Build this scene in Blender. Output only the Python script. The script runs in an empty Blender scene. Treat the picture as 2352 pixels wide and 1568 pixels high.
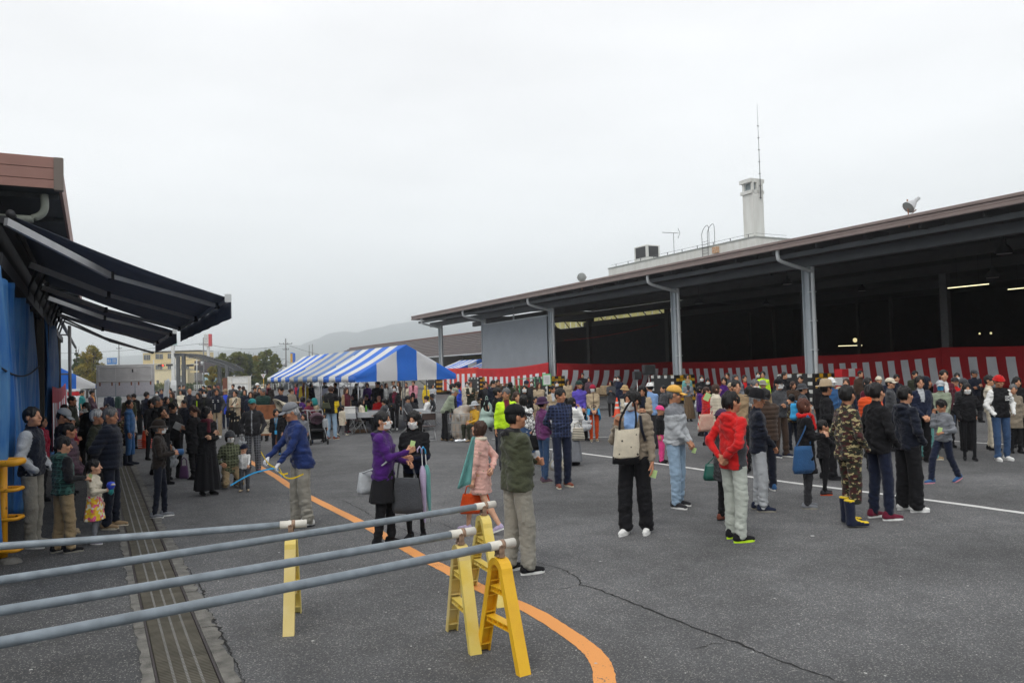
import bpy, bmesh, math, random
import numpy as np
from mathutils import Vector, Matrix, Euler
C = bpy.context.scene
COL = C.collection
rnd = random.Random(7)
# ------------------------------------------------------------ camera, world, sun
FPX = 1800.0; CX, CY = 1176.0, 784.0; CAMZ = 2.1
PITCH = math.radians(2.04); ROLL = math.radians(1.6)
_F = Vector((0, math.cos(PITCH), math.sin(PITCH))); _R0 = Vector((1, 0, 0)); _U0 = Vector((0, -math.sin(PITCH), math.cos(PITCH)))
_R = _R0*math.cos(ROLL) - _U0*math.sin(ROLL); _U = _U0*math.cos(ROLL) + _R0*math.sin(ROLL)
cd = bpy.data.cameras.new('camera'); cam = bpy.data.objects.new('camera', cd); COL.objects.link(cam)
cd.sensor_width = 36; cd.lens = FPX/2352*36; cd.clip_start = .05; cd.clip_end = 20000
cam.matrix_world = Matrix.Translation((0, 0, CAMZ)) @ Matrix((_R, _U, -_F)).transposed().to_4x4()
C.camera = cam
def ray(x, y):
    return (_F + _R*((x-CX)/FPX) + _U*((CY-y)/FPX))
def G(x, y, z=0.0):                     # where the sight line through a point meets the plane at height z
    r = ray(x, y); t = (z-CAMZ)/r.z
    return Vector((r.x*t, r.y*t, z))
def AT(x, y, Y):                        # the point at distance Y
    r = ray(x, y); t = Y/r.y
    return Vector((r.x*t, Y, CAMZ+r.z*t))
def HOR(x): return 848 - .0279*(x-1176)
world = bpy.data.worlds.new('World'); C.world = world; world.use_nodes = True
nt = world.node_tree; N = nt.nodes; L = nt.links
N.clear()
SUN_EL, SUN_AZ = math.radians(52), math.radians(200)
sky = N.new('ShaderNodeTexSky'); sky.sky_type = 'NISHITA'; sky.sun_disc = False
sky.sun_elevation = SUN_EL; sky.sun_rotation = SUN_AZ; sky.air_density = 1.5; sky.dust_density = 2
tc = N.new('ShaderNodeTexCoord'); sep = N.new('ShaderNodeSeparateXYZ'); L.new(tc.outputs['Generated'], sep.inputs[0])
ramp = N.new('ShaderNodeValToRGB'); L.new(sep.outputs['Z'], ramp.inputs[0])
e = ramp.color_ramp.elements; e[0].position = .0; e[0].color = (.85, .885, .90, 1); e[1].position = .55; e[1].color = (.89, .89, .895, 1)
k = ramp.color_ramp.elements.new(.10); k.color = (.855, .885, .895, 1)
k = ramp.color_ramp.elements.new(.26); k.color = (.875, .885, .89, 1)
mp = N.new('ShaderNodeMapping'); mp.inputs['Scale'].default_value = (1.1, 1.1, 4.5); L.new(tc.outputs['Generated'], mp.inputs[0])
nz = N.new('ShaderNodeTexNoise'); nz.inputs['Scale'].default_value = 2.2; nz.inputs['Detail'].default_value = 5; nz.inputs['Roughness'].default_value = .5; L.new(mp.outputs[0], nz.inputs['Vector'])
r2 = N.new('ShaderNodeMapRange'); r2.inputs['From Min'].default_value = .3; r2.inputs['From Max'].default_value = .7; r2.inputs['To Min'].default_value = 8.05; r2.inputs['To Max'].default_value = 9.55; L.new(nz.outputs['Fac'], r2.inputs['Value'])
mul = N.new('ShaderNodeVectorMath'); mul.operation = 'SCALE'; L.new(ramp.outputs['Color'], mul.inputs[0]); L.new(r2.outputs[0], mul.inputs['Scale'])
mix = N.new('ShaderNodeMix'); mix.data_type = 'RGBA'; mix.inputs['Factor'].default_value = .94
L.new(sky.outputs[0], mix.inputs['A']); L.new(mul.outputs[0], mix.inputs['B'])
bg = N.new('ShaderNodeBackground'); bg.inputs['Strength'].default_value = .108; L.new(mix.outputs['Result'], bg.inputs['Color'])
wo = N.new('ShaderNodeOutputWorld'); L.new(bg.outputs[0], wo.inputs['Surface'])
sl = bpy.data.lights.new('sun', 'SUN'); sl.energy = .85; sl.angle = math.radians(25); sl.color = (1, .97, .92)
so = bpy.data.objects.new('sun', sl); COL.objects.link(so); so.rotation_euler = (math.radians(38), 0, math.radians(-25))
C.view_settings.view_transform = 'Standard'; C.view_settings.look = 'None'; C.view_settings.gamma = 1
C.view_settings.use_curve_mapping = False; C.view_settings.exposure = 0.33
# ------------------------------------------------------------ directions of the yard
TH = math.radians(28.1); CT, ST = math.cos(TH), math.sin(TH)
def AS(a, s, z=0.0): return Vector((CT*a-ST*s, ST*a+CT*s, z))     # a: across the yard, s: along the yard
def toAS(p): return (CT*p.x+ST*p.y, -ST*p.x+CT*p.y)
# ------------------------------------------------------------ objects
def tag(o, label=None, cat=None, group=None, kind=None):
    if label: o['label'] = label
    if cat: o['category'] = cat
    if group: o['group'] = group
    if kind: o['kind'] = kind
    return o
def empty(name, loc=(0, 0, 0), rz=0.0, label=None, cat=None, group=None):
    o = bpy.data.objects.new(name, None); COL.objects.link(o); o.empty_display_size = .1
    o.location = loc; o.rotation_euler = (0, 0, rz)
    return tag(o, label, cat, group)
def link(name, me, parent=None, mats=None, loc=None, rz=None, mw=None):
    o = bpy.data.objects.new(name, me); COL.objects.link(o)
    if parent: o.parent = parent
    if mw is not None: o.matrix_local = mw
    if loc is not None: o.location = loc
    if rz is not None: o.rotation_euler = (0, 0, rz)
    if mats:
        if not isinstance(mats, (list, tuple)): mats = [mats]
        if len(me.materials) == 0:
            for m in mats: me.materials.append(None)
        for i, m in enumerate(mats):
            if me.materials[i] is None and False: pass
            o.material_slots[i].link = 'OBJECT'; o.material_slots[i].material = m
    return o
def copy_tree(o, parent=None):
    c = o.copy(); COL.objects.link(c)
    if parent: c.parent = parent
    for ch in o.children: copy_tree(ch, c)
    return c
class MB:
    def __init__(s): s.v = []; s.f = []; s.m = []; s.sm = []
    def add(s, vs, fs, m=0, smooth=False):
        b = len(s.v); s.v += [tuple(v) for v in vs]
        for f in fs: s.f.append([b+i for i in f]); s.m.append(m); s.sm.append(smooth)
        return s
    def box(s, x0, x1, y0, y1, z0, z1, m=0, M=None, bev=0):
        if bev:
            b = bev; P = []
            for z, k in ((z0, b), (z0+b, 0), (z1-b, 0), (z1, b)):
                P += [(x0+k, y0+k, z), (x1-k, y0+k, z), (x1-k, y1-k, z), (x0+k, y1-k, z)]
            F = [(3, 2, 1, 0), (12, 13, 14, 15)]
            for r in range(3):
                for i in range(4):
                    j = (i+1) % 4; F.append((r*4+i, r*4+j, r*4+4+j, r*4+4+i))
        else:
            P = [(x0, y0, z0), (x1, y0, z0), (x1, y1, z0), (x0, y1, z0), (x0, y0, z1), (x1, y0, z1), (x1, y1, z1), (x0, y1, z1)]
            F = [(3, 2, 1, 0), (4, 5, 6, 7), (0, 1, 5, 4), (1, 2, 6, 5), (2, 3, 7, 6), (3, 0, 4, 7)]
        if M is not None: P = [M @ Vector(p) for p in P]
        return s.add(P, F, m)
    def beam(s, p, q, w, h, m=0, up=(0, 0, 1)):
        p, q = Vector(p), Vector(q); d = (q-p); l = d.length; d.normalize()
        upv = Vector(up)
        if abs(d.dot(upv)) > .98: upv = Vector((0, 1, 0))
        x = d.cross(upv).normalized(); z = x.cross(d)
        P = []
        for c in (p, q):
            for (i, j) in ((-1, -1), (1, -1), (1, 1), (-1, 1)): P.append(c+x*(i*w/2)+z*(j*h/2))
        return s.add(P, [(0, 1, 2, 3), (7, 6, 5, 4), (0, 4, 5, 1), (1, 5, 6, 2), (2, 6, 7, 3), (3, 7, 4, 0)], m)
    def tube(s, pts, r, n=8, m=0, cap=True, smooth=True, closed=False):
        pts = [Vector(p) for p in pts]; k = len(pts)
        rs = r if isinstance(r, (list, tuple)) else [r]*k
        P = []; ref = None
        for i in range(k):
            if closed: d = pts[(i+1) % k]-pts[i-1]
            else: d = pts[min(i+1, k-1)]-pts[max(i-1, 0)]
            if d.length < 1e-9: d = Vector((0, 0, 1))
            d.normalize()
            if ref is None: ref = Vector((0, 0, 1)) if abs(d.z) < .9 else Vector((1, 0, 0))
            x = d.cross(ref).normalized(); y = x.cross(d).normalized(); ref = y
            for j in range(n):
                a = 2*math.pi*j/n; P.append(pts[i]+x*(math.cos(a)*rs[i])+y*(math.sin(a)*rs[i]))
        F = []
        for i in range(k if closed else k-1):
            for j in range(n):
                i2 = (i+1) % k
                F.append((i*n+j, i2*n+j, i2*n+(j+1) % n, i*n+(j+1) % n))
        if cap and not closed:
            F.append(tuple(range(n))); F.append(tuple(range(k*n-1, (k-1)*n-1, -1)))
        return s.add(P, F, m, smooth)
    def lathe(s, prof, n=16, m=0, c=(0, 0, 0), smooth=True, sx=1, sy=1, M=None):
        P = []
        for r, z in prof:
            for j in range(n):
                a = 2*math.pi*j/n; p = Vector((c[0]+r*sx*math.cos(a), c[1]+r*sy*math.sin(a), c[2]+z))
                P.append(M @ p if M is not None else p)
        F = []
        for i in range(len(prof)-1):
            for j in range(n): F.append((i*n+j, i*n+(j+1) % n, (i+1)*n+(j+1) % n, (i+1)*n+j))
        return s.add(P, F, m, smooth)
    def grid(s, fn, nu, nv, m=0, smooth=True, mf=None):
        P = [fn(i/nu, j/nv) for j in range(nv+1) for i in range(nu+1)]
        b = len(s.v); s.v += [tuple(p) for p in P]
        for j in range(nv):
            for i in range(nu):
                k = j*(nu+1)+i; s.f.append([b+k, b+k+1, b+k+nu+2, b+k+nu+1]); s.m.append(mf(i, j) if mf else m); s.sm.append(smooth)
        return s
    def prism(s, poly, z0, z1, m=0):
        n = len(poly); P = [(x, y, z0) for x, y in poly]+[(x, y, z1) for x, y in poly]
        return s.add(P, [tuple(range(n-1, -1, -1)), tuple(range(n, 2*n))]+[(i, (i+1) % n, n+(i+1) % n, n+i) for i in range(n)], m)
    def mesh(s, name):
        me = bpy.data.meshes.new(name); me.from_pydata(s.v, [], s.f)
        me.polygons.foreach_set('material_index', s.m); me.polygons.foreach_set('use_smooth', s.sm); me.update(); return me
    def build(s, name, mats, parent=None, **k):
        me = s.mesh(name); n = len(mats) if isinstance(mats, (list, tuple)) else 1
        for i in range(n): me.materials.append(mats[i] if isinstance(mats, (list, tuple)) else mats)
        o = bpy.data.objects.new(name, me); COL.objects.link(o)
        if parent: o.parent = parent
        if 'loc' in k: o.location = k['loc']
        if 'rz' in k: o.rotation_euler = (0, 0, k['rz'])
        if 'mw' in k: o.matrix_local = k['mw']
        return o
# ------------------------------------------------------------ materials
_M = {}
def mk(name):
    m = bpy.data.materials.new(name); m.use_nodes = True
    return m, m.node_tree.nodes, m.node_tree.links, m.node_tree.nodes['Principled BSDF']
def pmat(name, col, rough=.6, metal=0, var=.12, scale=6.0, bump=.0, bscale=40.0, col2=None, coord='Object', spec=.5, detail=4, stretch=None, trans=0, emit=None, thr=None):
    if name in _M: return _M[name]
    m, n, l, b = mk(name)
    b.inputs['Roughness'].default_value = rough; b.inputs['Metallic'].default_value = metal
    b.inputs['Specular IOR Level'].default_value = spec
    t = n.new('ShaderNodeTexCoord'); out = t.outputs[coord]
    if stretch:
        mp = n.new('ShaderNodeMapping'); mp.inputs['Scale'].default_value = stretch; l.new(out, mp.inputs[0]); out = mp.outputs[0]
    z = n.new('ShaderNodeTexNoise'); z.inputs['Scale'].default_value = scale; z.inputs['Detail'].default_value = detail; l.new(out, z.inputs['Vector'])
    r = n.new('ShaderNodeValToRGB'); l.new(z.outputs['Fac'], r.inputs[0])
    c2 = col2 if col2 else tuple(min(1, c*(1+var)) for c in col)
    c1 = col if col2 else tuple(c*(1-var) for c in col)
    t0, t1 = thr if thr else (.3, .7)
    r.color_ramp.elements[0].position = t0; r.color_ramp.elements[1].position = t1
    r.color_ramp.elements[0].color = (*c1, 1); r.color_ramp.elements[1].color = (*c2, 1)
    l.new(r.outputs[0], b.inputs['Base Color'])
    if bump:
        z2 = n.new('ShaderNodeTexNoise'); z2.inputs['Scale'].default_value = bscale; z2.inputs['Detail'].default_value = 3; l.new(out, z2.inputs['Vector'])
        bp = n.new('ShaderNodeBump'); bp.inputs['Strength'].default_value = bump; bp.inputs['Distance'].default_value = .02
        l.new(z2.outputs['Fac'], bp.inputs['Height']); l.new(bp.outputs[0], b.inputs['Normal'])
    if trans:
        tr = n.new('ShaderNodeBsdfTranslucent'); l.new(r.outputs[0], tr.inputs[0]); mx = n.new('ShaderNodeMixShader'); mx.inputs[0].default_value = trans
        l.new(b.outputs[0], mx.inputs[1]); l.new(tr.outputs[0], mx.inputs[2]); l.new(mx.outputs[0], n['Material Output'].inputs[0])
    if emit:
        b.inputs['Emission Color'].default_value = (*col, 1); b.inputs['Emission Strength'].default_value = emit
    _M[name] = m; return m
COLS = dict(black=(.010, .010, .012), char=(.028, .028, .032), navy=(.008, .013, .035), dnavy=(.006, .009, .02), blue=(.03, .10, .24), lblue=(.22, .36, .62), sky=(.05, .38, .72),
    denim=(.035, .075, .16), ljean=(.30, .42, .55), dgrey=(.055, .058, .065), grey=(.19, .20, .22), lgrey=(.42, .44, .46), white=(.78, .78, .76), cream=(.62, .56, .44), beige=(.42, .33, .22),
    tan=(.30, .21, .12), khaki=(.30, .22, .12), stone=(.28, .265, .225), brown=(.05, .03, .02), dbrown=(.02, .014, .011), olive=(.055, .062, .035), dolive=(.025, .028, .016), sage=(.26, .30, .22),
    dgreen=(.01, .035, .028), teal=(.02, .22, .22), pteal=(.14, .36, .34), red=(.55, .012, .012), crimson=(.35, .01, .04), burg=(.09, .008, .02), maroon=(.14, .01, .03), purple=(.055, .008, .13), violet=(.10, .07, .42),
    mauve=(.14, .035, .13), dmauve=(.09, .05, .07), plum=(.05, .02, .06), pink=(.62, .26, .32), lpink=(.72, .42, .36), hotpink=(.75, .06, .25), orange=(.62, .07, .01), orangej=(.58, .24, .05), mustard=(.62, .35, .03), ycap=(.72, .40, .08),
    lime=(.55, .85, .02), yellow=(.78, .55, .02), royal=(.03, .07, .55), taupe=(.24, .20, .15), rust=(.18, .05, .03), lilac=(.5, .42, .6), dkhair=(.008, .007, .007), brhair=(.045, .02, .012), rbhair=(.09, .028, .015), ghair=(.12, .12, .12), whair=(.45, .45, .45), ltan=(.45,.3,.14), sblue=(.014, .032, .13), psage=(.44, .47, .42))
def cloth(c, c2=None, pat=None, rough=.9):
    key = ('cloth', c, c2, pat)
    if key in _M: return _M[key]
    m, n, l, b = mk('cloth_'+str(c)+('_'+pat if pat else ''))
    ca = COLS[c]; cb = COLS[c2] if c2 else ca
    b.inputs['Roughness'].default_value = rough; b.inputs['Specular IOR Level'].default_value = .25
    t = n.new('ShaderNodeTexCoord'); O = t.outputs['Object']
    z = n.new('ShaderNodeTexNoise'); z.inputs['Scale'].default_value = 9; z.inputs['Detail'].default_value = 5; l.new(O, z.inputs['Vector'])
    mr = n.new('ShaderNodeMapRange'); mr.inputs['To Min'].default_value = .72; mr.inputs['To Max'].default_value = 1.28; l.new(z.outputs['Fac'], mr.inputs['Value'])
    A = n.new('ShaderNodeRGB'); A.outputs[0].default_value = (*ca, 1); Ao = A.outputs[0]
    def mixc(f, a, bb):
        x = n.new('ShaderNodeMix'); x.data_type = 'RGBA'
        if isinstance(f, float): x.inputs['Factor'].default_value = f
        else: l.new(f, x.inputs['Factor'])
        for s_, v in (('A', a), ('B', bb)):
            if isinstance(v, tuple): x.inputs[s_].default_value = (*v, 1)
            else: l.new(v, x.inputs[s_])
        return x.outputs['Result']
    def step(src, lo, hi):
        x = n.new('ShaderNodeMapRange'); x.inputs['From Min'].default_value = lo; x.inputs['From Max'].default_value = hi; l.new(src, x.inputs['Value']); return x.outputs[0]
    def wave(ax, sc):
        w = n.new('ShaderNodeTexWave'); w.bands_direction = ax; w.inputs['Scale'].default_value = sc; w.inputs['Distortion'].default_value = .5; l.new(O, w.inputs['Vector']); return w.outputs['Fac']
    if pat == 'camo':
        mp = n.new('ShaderNodeMapping'); mp.inputs['Scale'].default_value = (9, 9, 17); l.new(O, mp.inputs[0])
        for seed, th, cc in ((0, .5, (.05, .012, .012)), (5, .56, (.38, .32, .16)), (11, .6, (.012, .013, .01))):
            q = n.new('ShaderNodeTexNoise'); q.noise_dimensions = '4D'; q.inputs['W'].default_value = seed; q.inputs['Scale'].default_value = 1.6; q.inputs['Detail'].default_value = 2; l.new(mp.outputs[0], q.inputs['Vector'])
            Ao = mixc(step(q.outputs['Fac'], th, th+.02), Ao, cc)
    elif pat == 'plaid':
        f = n.new('ShaderNodeMath'); f.operation = 'MAXIMUM'; l.new(step(wave('X', 5.5), .75, .95), f.inputs[0]); l.new(step(wave('Z', 5.5), .75, .95), f.inputs[1])
        Ao = mixc(f.outputs[0], Ao, tuple(min(1, v*3.2+.012) for v in ca))
    elif pat == 'stripe':
        Ao = mixc(step(wave('X', 12), .6, .8), Ao, cb)
    elif pat == 'hstripe':
        Ao = mixc(step(wave('Z', 9), .5, .7), Ao, cb)
    elif pat in ('floral', 'dots', 'scribble'):
        q = n.new('ShaderNodeTexVoronoi'); q.inputs['Scale'].default_value = 16 if pat == 'floral' else 14; l.new(O, q.inputs['Vector'])
        if pat == 'floral':
            h = n.new('ShaderNodeValToRGB'); h.color_ramp.interpolation = 'CONSTANT'; sp = n.new('ShaderNodeSeparateXYZ'); l.new(q.outputs['Color'], sp.inputs[0]); l.new(sp.outputs[0], h.inputs[0])
            el = h.color_ramp.elements; el[0].color = (.8, .55, .04, 1); el[1].position = .3; el[1].color = (.75, .12, .25, 1)
            k = el.new(.55); k.color = (.8, .75, .6, 1); k = el.new(.8); k.color = (.75, .3, .05, 1); Ao = h.outputs[0]
        elif pat == 'dots': Ao = mixc(step(q.outputs['Distance'], .22, .18), Ao, cb)
        else:
            q.feature = 'DISTANCE_TO_EDGE'; Ao = mixc(step(q.outputs['Distance'], .08, .05), Ao, (.01, .01, .01))
    if c2 and pat in (None, 'plaid', 'puff'):
        at = n.new('ShaderNodeAttribute'); at.attribute_name = 'Msk'; Ao = mixc(at.outputs['Fac'], Ao, cb)
    vm = n.new('ShaderNodeVectorMath'); vm.operation = 'SCALE'; l.new(Ao, vm.inputs[0]); l.new(mr.outputs[0], vm.inputs['Scale']); l.new(vm.outputs[0], b.inputs['Base Color'])
    z2 = n.new('ShaderNodeTexNoise'); z2.inputs['Scale'].default_value = 26; z2.inputs['Detail'].default_value = 4; z2.inputs['Distortion'].default_value = 1.2; l.new(O, z2.inputs['Vector'])
    bp = n.new('ShaderNodeBump'); bp.inputs['Strength'].default_value = .5; bp.inputs['Distance'].default_value = .02; l.new(z2.outputs['Fac'], bp.inputs['Height']); l.new(bp.outputs[0], b.inputs['Normal'])
    b.inputs['Sheen Weight'].default_value = .15 if c not in ('black',) else .02
    _M[key] = m; return m
def asphalt(name, dark, light, sc=1.0, wet=.0):
    m, n, l, b = mk(name); b.inputs['Roughness'].default_value = .9; b.inputs['Specular IOR Level'].default_value = .3
    t = n.new('ShaderNodeTexCoord'); O = t.outputs['Object']
    def noise(s_, d=4, dist=0):
        z = n.new('ShaderNodeTexNoise'); z.inputs['Scale'].default_value = s_; z.inputs['Detail'].default_value = d; z.inputs['Distortion'].default_value = dist; l.new(O, z.inputs['Vector']); return z.outputs['Fac']
    def mr(src, a, bb, c_, d):
        x = n.new('ShaderNodeMapRange'); l.new(src, x.inputs['Value'])
        for q, v in zip(('From Min', 'From Max', 'To Min', 'To Max'), (a, bb, c_, d)): x.inputs[q].default_value = v
        return x.outputs[0]
    v = n.new('ShaderNodeTexVoronoi'); v.inputs['Scale'].default_value = 120*sc; l.new(O, v.inputs['Vector'])
    sp = n.new('ShaderNodeSeparateXYZ'); l.new(v.outputs['Color'], sp.inputs[0])
    st = mr(sp.outputs[0], .0, 1, 0, 1)
    r = n.new('ShaderNodeValToRGB'); l.new(st, r.inputs[0]); el = r.color_ramp.elements
    el[0].color = (*dark, 1); el[1].color = (*light, 1); el[1].position = .92
    k = el.new(.6); k.color = tuple(.5*(a+bb)*.82 for a, bb in zip(dark, light))+(1,)
    k = el.new(.97); k.color = (.32, .31, .29, 1)
    g = n.new('ShaderNodeMath'); g.operation = 'MULTIPLY'; l.new(mr(noise(.35, 5, .6), .3, .7, .70, 1.26), g.inputs[0]); l.new(mr(noise(2.6, 6, .3), .3, .7, .86, 1.13), g.inputs[1])
    g2 = n.new('ShaderNodeMath'); g2.operation = 'MULTIPLY'; l.new(g.outputs[0], g2.inputs[0]); l.new(mr(noise(.09, 3, 0), .35, .65, .9, 1.12), g2.inputs[1])
    # dark drops and oil marks
    v3 = n.new('ShaderNodeTexVoronoi'); v3.inputs['Scale'].default_value = .9; v3.inputs['Randomness'].default_value = 1; l.new(O, v3.inputs['Vector'])
    g3 = n.new('ShaderNodeMath'); g3.operation = 'MULTIPLY'; l.new(g2.outputs[0], g3.inputs[0]); l.new(mr(v3.outputs['Distance'], .03, .09, .72, 1), g3.inputs[1])
    vm = n.new('ShaderNodeVectorMath'); vm.operation = 'SCALE'; l.new(r.outputs[0], vm.inputs[0]); l.new(g3.outputs[0], vm.inputs['Scale']); l.new(vm.outputs[0], b.inputs['Base Color'])
    bp = n.new('ShaderNodeBump'); bp.inputs['Strength'].default_value = .6; bp.inputs['Distance'].default_value = .006; l.new(sp.outputs[1], bp.inputs['Height']); l.new(bp.outputs[0], b.inputs['Normal'])
    return m
def paint_line(name, col, wear=.5):
    m, n, l, b = mk(name); b.inputs['Roughness'].default_value = .75
    t = n.new('ShaderNodeTexCoord'); O = t.outputs['Object']
    z = n.new('ShaderNodeTexNoise'); z.inputs['Scale'].default_value = 60; z.inputs['Detail'].default_value = 6; l.new(O, z.inputs['Vector'])
    z2 = n.new('ShaderNodeTexNoise'); z2.inputs['Scale'].default_value = 3.0; z2.inputs['Detail'].default_value = 4; l.new(O, z2.inputs['Vector'])
    a = n.new('ShaderNodeMath'); a.operation = 'MULTIPLY_ADD'; l.new(z2.outputs['Fac'], a.inputs[0]); a.inputs[1].default_value = .9; l.new(z.outputs['Fac'], a.inputs[2])
    r = n.new('ShaderNodeValToRGB'); l.new(a.outputs[0], r.inputs[0]); el = r.color_ramp.elements
    el[0].position = wear-.04; el[0].color = (.10, .095, .09, 1); el[1].position = wear+.04; el[1].color = (*col, 1)
    l.new(r.outputs[0], b.inputs['Base Color']); return m
# ------------------------------------------------------------ ground and markings
M_ASPH = asphalt('asphalt', (.082, .084, .088), (.168, .169, .171))
M_ASPH2 = asphalt('asphalt_patch', (.056, .058, .061), (.112, .112, .112))
M_LOT = asphalt('far_paving', (.10, .10, .10), (.17, .17, .165), .3)
DR0, DR1 = .36, .77                     # the drain runs along the yard between these two offsets
gm = MB(); RZ = TH
# yard to the right of the drain and strip to its left, one sheet around the channel
gm.add([(DR1+.0, -8, 0), (400, -8, 0), (400, 60, 0), (DR1, 60, 0), (DR1, 400, 0), (400, 400, 0), (-400, 400, 0), (-400, 60, 0), (DR0, 60, 0)], [(0, 1, 2, 3), (3, 2, 5, 4), (8, 3, 4, 6, 7)])
gm.add([(400, -8, 0), (400, -60, 0), (-400, -60, 0), (-400, -8, 0), (DR0, -8, 0), (DR1, -8, 0)], [(0, 1, 2, 3, 4, 5)][:0] or [(1, 0, 5, 4, 3, 2)])
yard = gm.build('yard_pavement', M_ASPH, rz=RZ)
for p in yard.data.polygons: pass
bm = bmesh.new(); bm.from_mesh(yard.data); bmesh.ops.recalc_face_normals(bm, faces=bm.faces)
for f in bm.faces:
    if f.normal.z < 0: f.normal_flip()
bm.to_mesh(yard.data); bm.free()
tag(yard, kind='structure')
gs = MB(); gs.add([(-400, -8, 0), (DR0, -8, 0), (DR0, 60, 0), (-400, 60, 0)], [(0, 1, 2, 3)])
tag(gs.build('walkway_strip', M_ASPH2, rz=RZ), kind='structure')
gt = MB(); gt.grid(lambda u, v: ((u-.5)*5200, -2600+v*5200, -.15), 8, 8)
tag(gt.build('ground', pmat('field', (.09, .10, .06), .95, var=.3, scale=.01), None), kind='structure')
# drain: channel, concrete edges, grating
M_CONC = pmat('worn_concrete', (.15, .145, .13), .95, var=.4, scale=7, bump=.8, bscale=60)
M_STEEL = pmat('galvanised_bars', (.19, .175, .14), .55, .5, var=.35, scale=3)
M_PIT = pmat('drain_pit', (.05, .042, .03), .9, var=.4, scale=3)
dr = empty('drain_channel', (0, 0, 0), RZ); tag(dr, kind='structure')
pit = MB(); pit.box(DR0+.001, DR0+.02, -2, 60, -.25, -.03); pit.box(DR1-.02, DR1-.001, -2, 60, -.25, -.03); pit.box(DR0, DR1, -2, 60, -.28, -.25)
pit.build('channel_lining', M_PIT, dr)
def curb(lo, hi, name, seed):
    r = random.Random(seed); s = -2.0
    while s < 34:
        ln = r.uniform(.5, .9); b = MB(); n = 7
        inner = [(lo, s+.004+(ln-.008)*i/n) for i in range(n+1)]
        w = (hi-lo)
        outer = [(hi + (r.uniform(-.35, .15)*w), s+.004+(ln-.008)*i/n) for i in range(n+1)]
        poly = inner+outer[::-1]
        if hi < lo: poly = poly[::-1]
        b.prism(poly[::-1], -.05, .008+r.uniform(0, .006)); o = b.build('curb_stone', M_CONC, dr); s += ln
curb(DR0-.002, DR0-.085, 'l', 3); curb(DR1+.002, DR1+.12, 'r', 5)
# grating panels: 0.997 m long, fine cross rods over four twisted bearing bars
gp = MB(); W = DR1-DR0-.05
for i in range(31): gp.box(-W/2, W/2, i*.032+.004, i*.032+.013, -.014, 0)
for i in range(5):
    x = -W/2+.006+i*(W-.012)/4
    gp.box(x-.004, x+.004, .0, .992, -.034, -.0125)
gmesh = gp.mesh('grate_panel'); gmesh.materials.append(M_STEEL)
rods = MB()
for i in range(3):
    x = -W/2+.006+(i+1)*(W-.012)/4
    for j in range(31): rods.box(x-.009, x+.009, j*.032+.010, j*.032+.020, -.002, .0035)
rmesh = rods.mesh('cross_rods'); rmesh.materials.append(pmat('bright_steel', (.38, .38, .37), .4, .6, var=.2, scale=5))
for i in range(26):
    o = bpy.data.objects.new('grate_panel', gmesh); COL.objects.link(o); o.parent = dr; o.location = ((DR0+DR1)/2, -1.5+i*.997, .004)
    q = bpy.data.objects.new('cross_rods', rmesh); COL.objects.link(q); q.parent = o
fr = MB()
for x in (DR0+.010, DR1-.010): fr.box(x-.008, x+.008, -2, 26, -.04, .008)
fr.build('grate_frame', pmat('frame_steel', (.06, .05, .05), .6, .4), dr)
cov = MB(); cov.box(DR0, DR1, 25, 60, -.05, .002); cov.build('channel_cover', M_CONC, dr)
# painted lines
def ribbon(pts, w, z, name, mat, seed=0, jit=0.0):
    r = random.Random(seed); P = [Vector(p) for p in pts]; b = MB(); V = []
    for i, p in enumerate(P):
        d = (P[min(i+1, len(P)-1)]-P[max(i-1, 0)]); d.z = 0; d.normalize(); nn = Vector((-d.y, d.x, 0))
        ww = w[i] if isinstance(w, list) else w
        V += [p+nn*(ww/2+r.uniform(-jit, jit)*ww), p-nn*(ww/2+r.uniform(-jit, jit)*ww)]
    for v in V: v.z = z
    b.add(V, [(2*i, 2*i+1, 2*i+3, 2*i+2) for i in range(len(P)-1)]); o = b.build(name, mat)
    if o.data.polygons[0].normal.z < 0: o.data.flip_normals()
    return o
def smooth_path(pts, n=8):
    out = []; P = [Vector(p) for p in pts]
    for i in range(len(P)-1):
        p0 = P[max(i-1, 0)]; p1 = P[i]; p2 = P[i+1]; p3 = P[min(i+2, len(P)-1)]
        for k in range(n):
            t = k/n; out.append(.5*((2*p1)+(-p0+p2)*t+(2*p0-5*p1+4*p2-p3)*t*t+(-p0+3*p1-3*p2+p3)*t**3))
    out.append(P[-1]); return out
orange = smooth_path([G(*p) for p in ((560, 1052), (629, 1091), (684, 1127), (830, 1201), (959, 1274), (1024, 1307), (1105, 1351), (1215, 1399), (1288, 1443), (1350, 1487), (1380, 1523), (1389, 1567), (1382, 1640), (1350, 1760))])
tag(ribbon(orange, .15, .004, 'orange_line', paint_line('orange_paint', (.72, .30, .08), .72), 1, .03), kind='structure')
wl = smooth_path([G(*p) for p in ((1180, 1021), (1330, 1040), (1560, 1071), (1780, 1103), (2000, 1131), (2200, 1157), (2352, 1178), (2700, 1224))])
M_WL = paint_line('white_paint', (.62, .62, .60), .74)
tag(ribbon(wl, .13, .004, 'white_line', M_WL, 2, .05), kind='structure')
tag(ribbon([G(2180, 1012), G(2420, 1028)], .12, .004, 'white_line', M_WL, 2, .05), kind='structure')
tag(ribbon([G(1130, 1008), G(1450, 1002)], .10, .004, 'white_line', M_WL, 2, .05), kind='structure')
M_CRK = pmat('crack', (.012, .012, .012), .95)
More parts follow.
